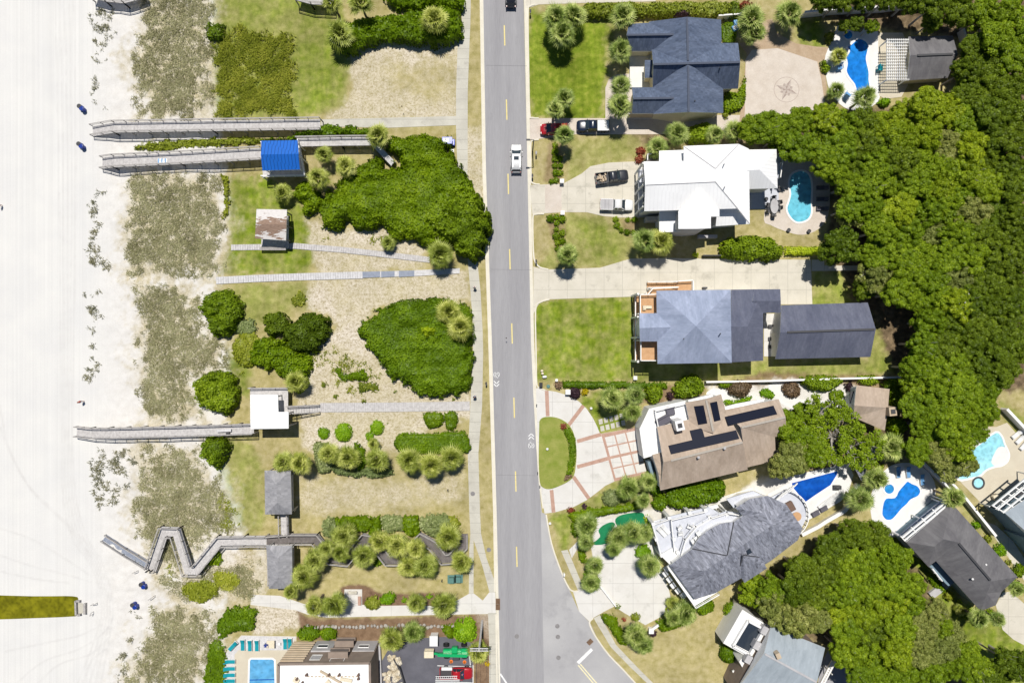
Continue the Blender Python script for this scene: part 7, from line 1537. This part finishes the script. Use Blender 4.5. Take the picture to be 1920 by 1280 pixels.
blades('dune_grass', 'dry olive dune grass covering the strip between beach and lots', 'dune grass', scatter(D, 15, .33, 1.6, 40, ramp=42, wob=24), 'dune', .42, .065, 7, 1.05, .2)
E = [[(160,8),(222,5),(220,60),(205,110),(190,180),(200,205),(165,210),(163,60)], [(160,345),(200,330),(205,380),(190,450),(225,500),(210,520),(155,520),(160,420)], [(155,535),(190,540),(198,600),(190,700),(180,770),(150,770),(155,650)], [(155,840),(245,830),(265,850),(255,930),(200,960),(190,1010),(160,960),(165,900)], [(232,1140),(290,1140),(270,1200),(240,1290),(210,1290),(225,1200)], [(170,-20),(220,-20),(215,10),(165,15)]]
blades('beach_grass', 'scattered grey-green sprigs on the white foredune', 'beach grass', scatter(E, 12, .525, 1.3, 60, wob=6), 'sprig', .42, .075, 6, 1.15, .14)
blades('tall_grass', 'dense tall olive grass field near the top', 'tall grass', scatter([[(402,75),(425,58),(440,45),(455,52),(490,54),(520,62),(545,64),(556,90),(557,150),(558,224),(404,224)]], 14, .42, 1.2, 80, wob=6), 'tall', .7, .10, 8, 1.0, .2)
blades('weeds', 'loose green weeds in the dunes and lot edges', 'weeds', scatter([[(330,1090),(470,1070),(470,1115),(390,1128)], [(560,640),(640,640),(730,700),(720,740),(640,740),(570,680)], [(425,640),(470,650),(465,720),(430,690)], [(560,430),(720,435),(740,462),(600,470)], [(395,900),(440,930),(470,1000),(410,1000)], [(250,262),(480,255),(480,276),(260,284)], [(300,1040),(340,1060),(330,1090),(300,1085)], [(380,960),(440,960),(460,1000),(410,1005)]], 8, .5, 1.8, 90), 'weed', .45, .085, 6, .9, .16)
# ================================================================= VEHICLES
def loft(b, secs, rnd=.14, mi=0):
    """sections (x, half width, z low, z high) joined into a rounded shell"""
    rings = []
    for x, w, z0, z1 in secs:
        r = min(rnd, (z1-z0)*.45, w*.4)
        rings.append([(x, -w*.96, z0), (x, -w, z0+(z1-z0)*.55), (x, -w+r*.25, z1-r*.5), (x, -w+r, z1-r*.08), (x, -w*.4, z1+.03), (x, w*.4, z1+.03), (x, w-r, z1-r*.08), (x, w-r*.25, z1-r*.5), (x, w, z0+(z1-z0)*.55), (x, w*.96, z0)])
    n = 10; vs = [p for r in rings for p in r]
    fs = [(i*n+j, (i+1)*n+j, (i+1)*n+(j+1) % n, i*n+(j+1) % n) for i in range(len(rings)-1) for j in range(n)]
    fs += [tuple(range(n)), tuple(reversed(range((len(rings)-1)*n, len(rings)*n)))]; b.add(vs, fs, mi)
def frustum(b, x0, x1, w0, z0, X0, X1, w1, z1):
    b.add([(x0,-w0,z0),(x1,-w0,z0),(x1,w0,z0),(x0,w0,z0),(X0,-w1,z1),(X1,-w1,z1),(X1,w1,z1),(X0,w1,z1)], [(0,3,2,1),(4,5,6,7),(0,1,5,4),(1,2,6,5),(2,3,7,6),(3,0,4,7)])
def vehicle(name, label, cat, px, py, rz, paint, kind, bed=None, sunroof=False, z=0.03):
    t = bpy.data.objects.new(name, None); COL.objects.link(t); tag(t, label, cat)
    m_ = M[paint]
    if kind == 'pickup':
        b = MB(); loft(b, [(-.62,.93,.42,1.1),(.2,.95,.4,1.1),(1.3,.95,.4,1.12),(2.1,.93,.42,1.08),(2.55,.86,.45,.98),(2.75,.7,.5,.82)])
        body = b.build('body', m_, t, True)
        b = MB(); x0, x1 = -2.75, -.66
        b.box(((x0+x1)/2, -.88, .8), (x1-x0, .12, .7), 0, 0, .03); b.box(((x0+x1)/2, .88, .8), (x1-x0, .12, .7), 0, 0, .03); b.box((x0+.05, 0, .8), (.1, 1.66, .66), 0, 0, .03); b.box((x1-.04, 0, .8), (.06, 1.66, .66))
        bd = b.build('cargo_bed', m_, t); b = MB(); b.box(((x0+x1)/2, 0, .55), (x1-x0-.15, 1.66, .1)); b.build('bed_floor', 'charcoal', bd)
        if bed in ('whitep', 'wallgrey'):
            b = MB()
            for k in range(3): b.box((x0+.42+k*.64, 0, 1.13), (.62, 1.72, .07), 0, 0, .02)
            b.build('bed_cover', bed, bd)
        elif bed: 
            b = MB()
            for _ in range(34): b.box((random.uniform(x0+.3,x1-.3), random.uniform(-.65,.65), random.uniform(.7,1.05)), (random.uniform(.12,.5), random.uniform(.1,.3), .14), random.uniform(0,3))
            o = b.build('load', bed, bd)
        b = MB(); frustum(b, -.6, 1.42, .86, 1.08, -.42, .72, .70, 1.72); b.build('windows', 'carglass', t)
        b = MB(); loft(b, [(-.44,.70,1.68,1.75),(.1,.71,1.68,1.78),(.74,.69,1.68,1.74)], .05); 
        for sy in (-1, 1):
            b.beam((.72, sy*.70, 1.7), (1.42, sy*.84, 1.1), .08, .07); b.beam((-.42, sy*.70, 1.7), (-.6, sy*.84, 1.1), .08, .1); b.beam((.1, sy*.71, 1.7), (.1, sy*.87, 1.1), .1, .07)
        b.build('roof', m_, t, True); wx = (-1.75, 1.75); fx_, rx_ = 2.66, -2.78
    else:
        b = MB(); loft(b, [(-2.35,.74,.42,.86),(-2.25,.86,.36,1.0),(-1.2,.92,.33,1.04),(1.0,.93,.33,1.04),(1.75,.90,.34,.99),(2.2,.80,.36,.86),(2.38,.62,.42,.68)]); b.build('body', m_, t, True)
        b = MB(); frustum(b, -2.25, 1.4, .86, 1.0, -1.95, .6, .72, 1.58); b.build('windows', 'carglass', t)
        b = MB(); loft(b, [(-2.0,.72,1.52,1.58),(-.8,.75,1.55,1.65),(.63,.72,1.54,1.6)], .05)
        for sy in (-1, 1): b.beam((.6, sy*.72, 1.57), (1.4, sy*.84, 1.03), .08, .07); b.beam((-1.95, sy*.72, 1.57), (-2.25, sy*.84, 1.02), .08, .1); b.beam((-.6, sy*.7, 1.57), (-.6, sy*.86, 1.03), .1, .06)
        rf = b.build('roof', m_, t, True)
        if sunroof:
            b = MB(); b.box((-.15, 0, 1.672), (.62, .8, .02)); b.build('sunroof', 'carglass', rf)
            for sy in (-.6, .6): b = MB(); b.beam((-1.7, sy, 1.7), (.1, sy, 1.7), .05, .05); b.build('roof_rail', 'rim', rf)
        wx = (-1.42, 1.45); fx_, rx_ = 2.3, -2.32
    for x in wx:
        for sy in (-1, 1):
            b = MB(); b.tube([(x, sy*.70, .36), (x, sy*.96, .36)], .36, 18); w = b.build('wheel', 'tyre', t); b = MB(); b.tube([(x, sy*.95, .36), (x, sy*.975, .36)], .21, 12); b.build('rim', 'rim', w)
    for sy in (-1, 1):
        b = MB(); b.box((fx_-.1, sy*.6, .78), (.22, .34, .14), -sy*.3, 0, .03); b.build('headlight', 'lamp', t)
        b = MB(); b.box((rx_+.03, sy*.74, .9), (.1, .2, .25), 0, 0, .02); b.build('tail_light', 'tail', t)
        b = MB(); b.box((1.0, sy*1.0, 1.12), (.14, .16, .13), 0, 0, .03); b.build('mirror', m_, t)
    t.location = W(px, py, z); t.location.z = z; t.rotation_euler = (0, 0, rz); return t
for nm, c, kw in (('p_white', (.80, .80, .80), {}), ('p_red', (.42, .012, .02), {}), ('p_navy', (.01, .018, .045), {}), ('p_dark', (.028, .03, .04), {}), ('p_green', (.012, .40, .13), {}), ('p_blue', (.02, .06, .5), {})):
    M[nm] = plain(nm+'_paint', c, .28, .5, 0, .6)
vehicle('car', 'white car with a dark sunroof driving up the road', 'car', 968, 300, math.pi/2, 'p_white', 'suv', sunroof=True)
vehicle('car', 'dark car cut off by the top edge on the road', 'car', 958, -8, math.pi/2, 'p_dark', 'suv')
vehicle('car', 'bright red car half under a palm at the pink driveway mouth', 'car', 1039, 245, math.pi, 'p_red', 'suv')
vehicle('pickup_truck', 'navy pickup with a white bed cover beside the red car', 'pickup truck', 1111, 239, math.pi, 'p_navy', 'pickup', 'whitep')
vehicle('pickup_truck', 'dark pickup with rubble loaded in its open bed', 'pickup truck', 1146, 334, .13, 'p_dark', 'pickup', 'walltan')
vehicle('pickup_truck', 'white pickup with a grey ribbed bed cover', 'pickup truck', 1155, 386, -.03, 'p_white', 'pickup', 'wallgrey')
vehicle('pickup_truck', 'bright red pickup carrying ladders in the hotel car park', 'pickup truck', 856, 1257, 0, 'p_red', 'pickup')
def ladder(label, px, py, l, w, rungs, z):
    p = W(px, py); t = thing('ladder', label, 'ladder', px, py, z); b = MB()
    for sy in (-1, 1): b.box((p.x, p.y+sy*w/2, z), (l, .08, .09), .02)
    b.build('rail', 'whitep', t)
    for k in range(rungs): b = MB(); b.box((p.x-l/2+(k+.5)*l/rungs, p.y, z), (.06, w, .05), .02); b.build('rung', 'whitep', t)
ladder('white ladder with open rungs lying on the red pickup, upper of two', 839, 1259, 3.6, .38, 11, 1.85); ladder('white close-runged ladder lying on the red pickup, lower of two', 841, 1266, 4.0, .4, 26, 1.85)
b = MB(); p = W(838, 1252, 1.2); b.box((p.x, p.y, 1.3), (1.8, .5, .4), 0, 0, .04); o = b.build('tool_chest', 'whitep'); tag(o, 'white tool chest along the bed of the red pickup', 'tool chest')
# green boom lift
t = thing('boom_lift', 'bright green boom lift with a pale basket in the car park', 'boom lift', 855, 1216); p = W(855, 1216)
b = MB(); b.box((p.x+.1, p.y-.1, 1.0), (4.4, 1.2, .7), 0, 0, .12); b.box((p.x-.1, p.y+.55, 1.4), (1.0, 1.0, .9), 0, 0, .12); b.box((p.x+1.6, p.y+.1, 1.4), (1.2, 1.3, .6), 0, 0, .1); b.build('chassis', 'p_green', t)
b = MB(); b.beam((p.x+2.0, p.y-.2, 1.9), (p.x-2.9, p.y-.25, 1.5), .5, .5); b.beam((p.x-2.6, p.y-.25, 1.45), (p.x-3.5, p.y-.2, 1.1), .32, .32); b.build('boom', 'p_green', t)
b = MB(); bx_, by_ = p.x-4.35, p.y-.05
for q in (((-.75,-.5),(.75,-.5)),((.75,-.5),(.75,.5)),((.75,.5),(-.75,.5)),((-.75,.5),(-.75,-.5))):
    for z_ in (.95, 1.5, 2.0): b.beam((bx_+q[0][0], by_+q[0][1], z_), (bx_+q[1][0], by_+q[1][1], z_), .07, .07)
    b.beam((bx_+q[0][0], by_+q[0][1], .9), (bx_+q[0][0], by_+q[0][1], 2.0), .07, .07)
b.box((bx_, by_, .9), (1.55, 1.05, .1)); b.box((bx_, by_, 1.5), (1.5, .98, .9)); b.build('basket', 'cushion', t)
for dx, dy in ((-1.6, .95), (-1.5, -1.0), (1.5, -1.0), (1.4, .95)):
    b = MB(); b.tube([(p.x+dx, p.y+dy-.2, .5), (p.x+dx, p.y+dy+.2, .5)], .5, 18); w = b.build('wheel', 'tyre', t); b = MB(); b.tube([(p.x+dx, p.y+dy-.23, .5), (p.x+dx, p.y+dy+.23, .5)], .24, 12); b.build('rim', 'charcoal', w)
b = MB(); b.box((p.x+.1, p.y-1.05, .95), (1.1, .6, .8), 0, 0, .08); b.build('engine_cover', 'charcoal', t)
# golf cart under the thicket edge
t = thing('golf_cart', 'small blue-roofed cart parked between thicket and sidewalk', 'golf cart', 842, 269); p = W(842, 269)
b = MB(); b.box((p.x, p.y, .55), (2.1, 1.1, .4), 0, 0, .1); b.build('body', 'p_blue', t)
b = MB(); b.box((p.x-.15, p.y, 1.75), (1.7, 1.15, .08), 0, 0, .03); b.build('roof', 'p_blue', t)
b = MB(); b.box((p.x-.35, p.y+.02, 1.81), (.95, .6, .04), 0, 0, .01); b.build('roof_glare', 'whitep', t)  # white glare on the blue roof, put in as a pale slab
b = MB(); b.box((p.x-.2, p.y, .85), (.5, .95, .2), 0, 0, .05); b.build('seat', 'white_cloth', t)
b = MB()
for dx in (-.9, .6):
    for dy in (-.5, .5): b.beam((p.x+dx, p.y+dy, .7), (p.x+dx, p.y+dy, 1.74), .04, .04)
b.build('roof_post', 'charcoal', t)
for dx in (-.7, .75):
    for dy in (-.52, .52): b = MB(); b.tube([(p.x+dx, p.y+dy-.1, .24), (p.x+dx, p.y+dy+.1, .24)], .24, 14); b.build('wheel', 'tyre', t)
b = MB(); p = W(849.5, 286); b.box((p.x, p.y, 1.0), (.5, .5, .05), 0, 0, .01); b.box((p.x, p.y, .5), (.07, .07, 1.0)); o = b.build('yard_sign', 'whitep', loc=(p.x, p.y, 0)); b = MB(); b.box((p.x, p.y, 1.03), (.16, .22, .02)); b.build('symbol', 'charcoal', o); tag(o, 'small white square sign with a dark mark below the blue cart', 'sign')
# ================================================================= PEOPLE
def skinmesh(name, chain, edges, mat, parent=None, sub=2):
    me = bpy.data.meshes.new(name); me.from_pydata([c[:3] for c in chain], edges, []); me.materials.append(M[mat])
    o = bpy.data.objects.new(name, me); COL.objects.link(o); md = o.modifiers.new('skin', 'SKIN')
    for i, c in enumerate(chain): r_ = c[3]; me.skin_vertices[0].data[i].radius = r_ if isinstance(r_, tuple) else (r_, r_)
    me.skin_vertices[0].data[0].use_root = True; s_ = o.modifiers.new('smooth', 'SUBSURF'); s_.levels = sub; s_.render_levels = sub
    if parent: o.parent = parent
    return o
def person(label, px, py, rz, top, bottom, stride=.28, z=.06):
    s_ = stride
    J = [(0,0,.95,.14),(0,0,1.15,.13),(0,0,1.36,(.17,.12)),(0,0,1.5,.06),(0,.02,1.62,.095),(0,.02,1.74,.075),
         (-.1,0,.9,.095),(-.1,s_*.5,.5,.065),(-.1,s_*.45,.09,.045),(-.1,s_*.45+.16,.04,.035), (.1,0,.9,.095),(.1,-s_*.2,.5,.065),(.1,-s_*.9,.12,.045),(.1,-s_*.9+.15,.04,.035),
         (-.2,0,1.42,.06),(-.25,-s_*.4,1.14,.042),(-.25,-s_*.1,.9,.032),(-.25,0,.82,.034), (.2,0,1.42,.06),(.25,s_*.4,1.14,.042),(.25,s_*.7,.95,.032),(.25,s_*.85,.88,.034)]
    E = [(0,1),(1,2),(2,3),(3,4),(4,5),(0,6),(6,7),(7,8),(8,9),(0,10),(10,11),(11,12),(12,13),(2,14),(14,15),(15,16),(16,17),(2,18),(18,19),(19,20),(20,21)]
    o = skinmesh('person', J, E, 'skin'); o.location = W(px, py, z); o.rotation_euler = (0, 0, rz); tag(o, label, 'person')
    skinmesh('shirt', [(0,0,.98,.165),(0,0,1.15,.155),(0,0,1.37,(.195,.145)),(0,0,1.46,.09),(-.2,0,1.42,.082),(-.245,-s_*.3,1.2,.062),(.2,0,1.42,.082),(.245,s_*.3,1.2,.062)], [(0,1),(1,2),(2,3),(2,4),(4,5),(2,6),(6,7)], top, o)
    skinmesh('shorts', [(0,0,.97,.155),(-.1,0,.88,.115),(-.1,s_*.4,.56,.09),(.1,0,.88,.115),(.1,-s_*.15,.56,.09)], [(0,1),(1,2),(0,3),(3,4)], bottom, o)
    b = MB(); b.ball((0, .0, 1.72), .105, 14, 0, (.95, 1.05, .9)); b.build('hair', 'hair' if top != 'white_cloth' else 'white_cloth', o, True)
    return o
person('person in a white hat and shirt walking on the upper sidewalk', 890.5, 539, 3.1, 'white_cloth', 'dark_cloth')
person('person in dark clothes walking on the sidewalk by the big rounded thicket', 890.5, 743, .1, 'dark_cloth', 'bluelight')
person('person in red on the bare beach at the left edge', 4, 386, 1.2, 'red_cloth', 'dark_cloth', .1, 0)
person('person in red among sprigs above the white-roofed pavilion boardwalk', 157, 752, .6, 'red_cloth', 'white_cloth', .1, 0)
person('person in blue standing beside the ladders of the red pickup', 868, 1256, 3.0, 'bluep', 'bluep', .15, .06)
# ================================================================= LABELS FOR REPEATS
LM = {'blue-roofed pavilion': (525,295), 'white-roofed pavilion': (505,765), 'weathered shelter': (510,425), 'upper grey pavilion': (522,922), 'lower grey pavilion': (523,1061), 'white metal roof': (1330,350), 'navy roof': (1290,125), 'compass mosaic': (1474,168), 'pool house': (1750,110), 'keyhole pool': (1498,370),
      'freeform blue pool': (1608,125), 'long garage': (1545,620), 'grey-blue hip roof': (1305,612), 'solar-panelled roof': (1340,830), 'tan cottage': (1634,764), 'slate roof': (1370,1020), 'wedge pool': (1525,912), 'figure-eight pool': (1690,935), 'dark grey roof': (1800,1050), 'pale pool': (1850,860), 'hotel roof': (610,1260),
      'green boom lift': (855,1220), 'drive island': (1045,850), 'big thicket': (740,340), 'rounded thicket': (790,650), 'road car': (968,300), 'red pickup': (856,1263), 'stop line': (1097,1228), 'putting green': (1150,990), 'white motor court': (1185,1085), 'zigzag boardwalk': (370,1040), 'topmost boardwalk': (400,236), 'oval table': (1449,388),
      'bottom roof terrace': (1395,1190), 'slate shelter': (1622,868), 'white pickup': (1155,386), 'navy pickup': (1111,239), 'blossoming tree': (1800,570), 'clipped lawn': (1095,635), 'low white wall': (1500,712), 'edge house': (1905,965), 'hotel pool': (490,1260), 'utility pole': (904,1190), 'green pond': (70,1138), 'crescent hedge': (1074,845), 'variegated hedge': (1230,18)}
ORD = ['', 'second', 'third', 'fourth', 'fifth', 'sixth', 'seventh', 'eighth', 'ninth', 'tenth', 'eleventh', 'twelfth', 'thirteenth', 'fourteenth', 'fifteenth', 'sixteenth', 'seventeenth', 'eighteenth', 'nineteenth', 'twentieth']
def direc(px, py, q):
    a = math.degrees(math.atan2(q[1]-py, px-q[0])) % 360; d_ = math.hypot(px-q[0], py-q[1])
    return ['right of', 'upper right of', 'above', 'upper left of', 'left of', 'lower left of', 'below', 'lower right of'][int((a+22.5)//45) % 8]
cnt = {}
for o, d_, px, py in AUTO: cnt[d_] = cnt.get(d_, 0)+1
bk = {}
for o, d_, px, py in AUTO:
    if cnt[d_] == 1 and len(d_.split()) >= 4: o['label'] = d_; continue
    nm = min((k for k in LM if math.hypot(px-LM[k][0], py-LM[k][1]) > 6), key=lambda k: math.hypot(px-LM[k][0], py-LM[k][1]))
    bk.setdefault((d_, direc(px, py, LM[nm]), nm), []).append((math.hypot(px-LM[nm][0], py-LM[nm][1]), o))
for (d_, dr, nm), L_ in bk.items():
    L_.sort(key=lambda q: q[0])
    if len(d_.split()) > 7:
        for w_ in (' in ', ' on ', ' at ', ' by ', ' beside ', ' around ', ' among '): d_ = d_.split(w_)[0]
    for i, (r_, o) in enumerate(L_):
        o['label'] = '%s %s the %s' % (d_, dr, nm) if len(L_) == 1 else '%s, %s %s the %s' % (d_, 'nearest' if i == 0 else ORD[i]+' nearest', dr, nm)
if __name__ == '__main__':
    seen = {}
    for o in bpy.data.objects:
        if o.parent is None and o.get('label'):
            seen.setdefault(o['label'], []).append(o.name)
            if len(o['label'].split()) > 16 or len(o['label'].split()) < 4: print('LABEL LENGTH', o['label'])
    for k, v in seen.items():
        if len(v) > 1: print('DUP', k, len(v))
    print('objects', len(bpy.data.objects), 'top', sum(o.parent is None for o in bpy.data.objects))
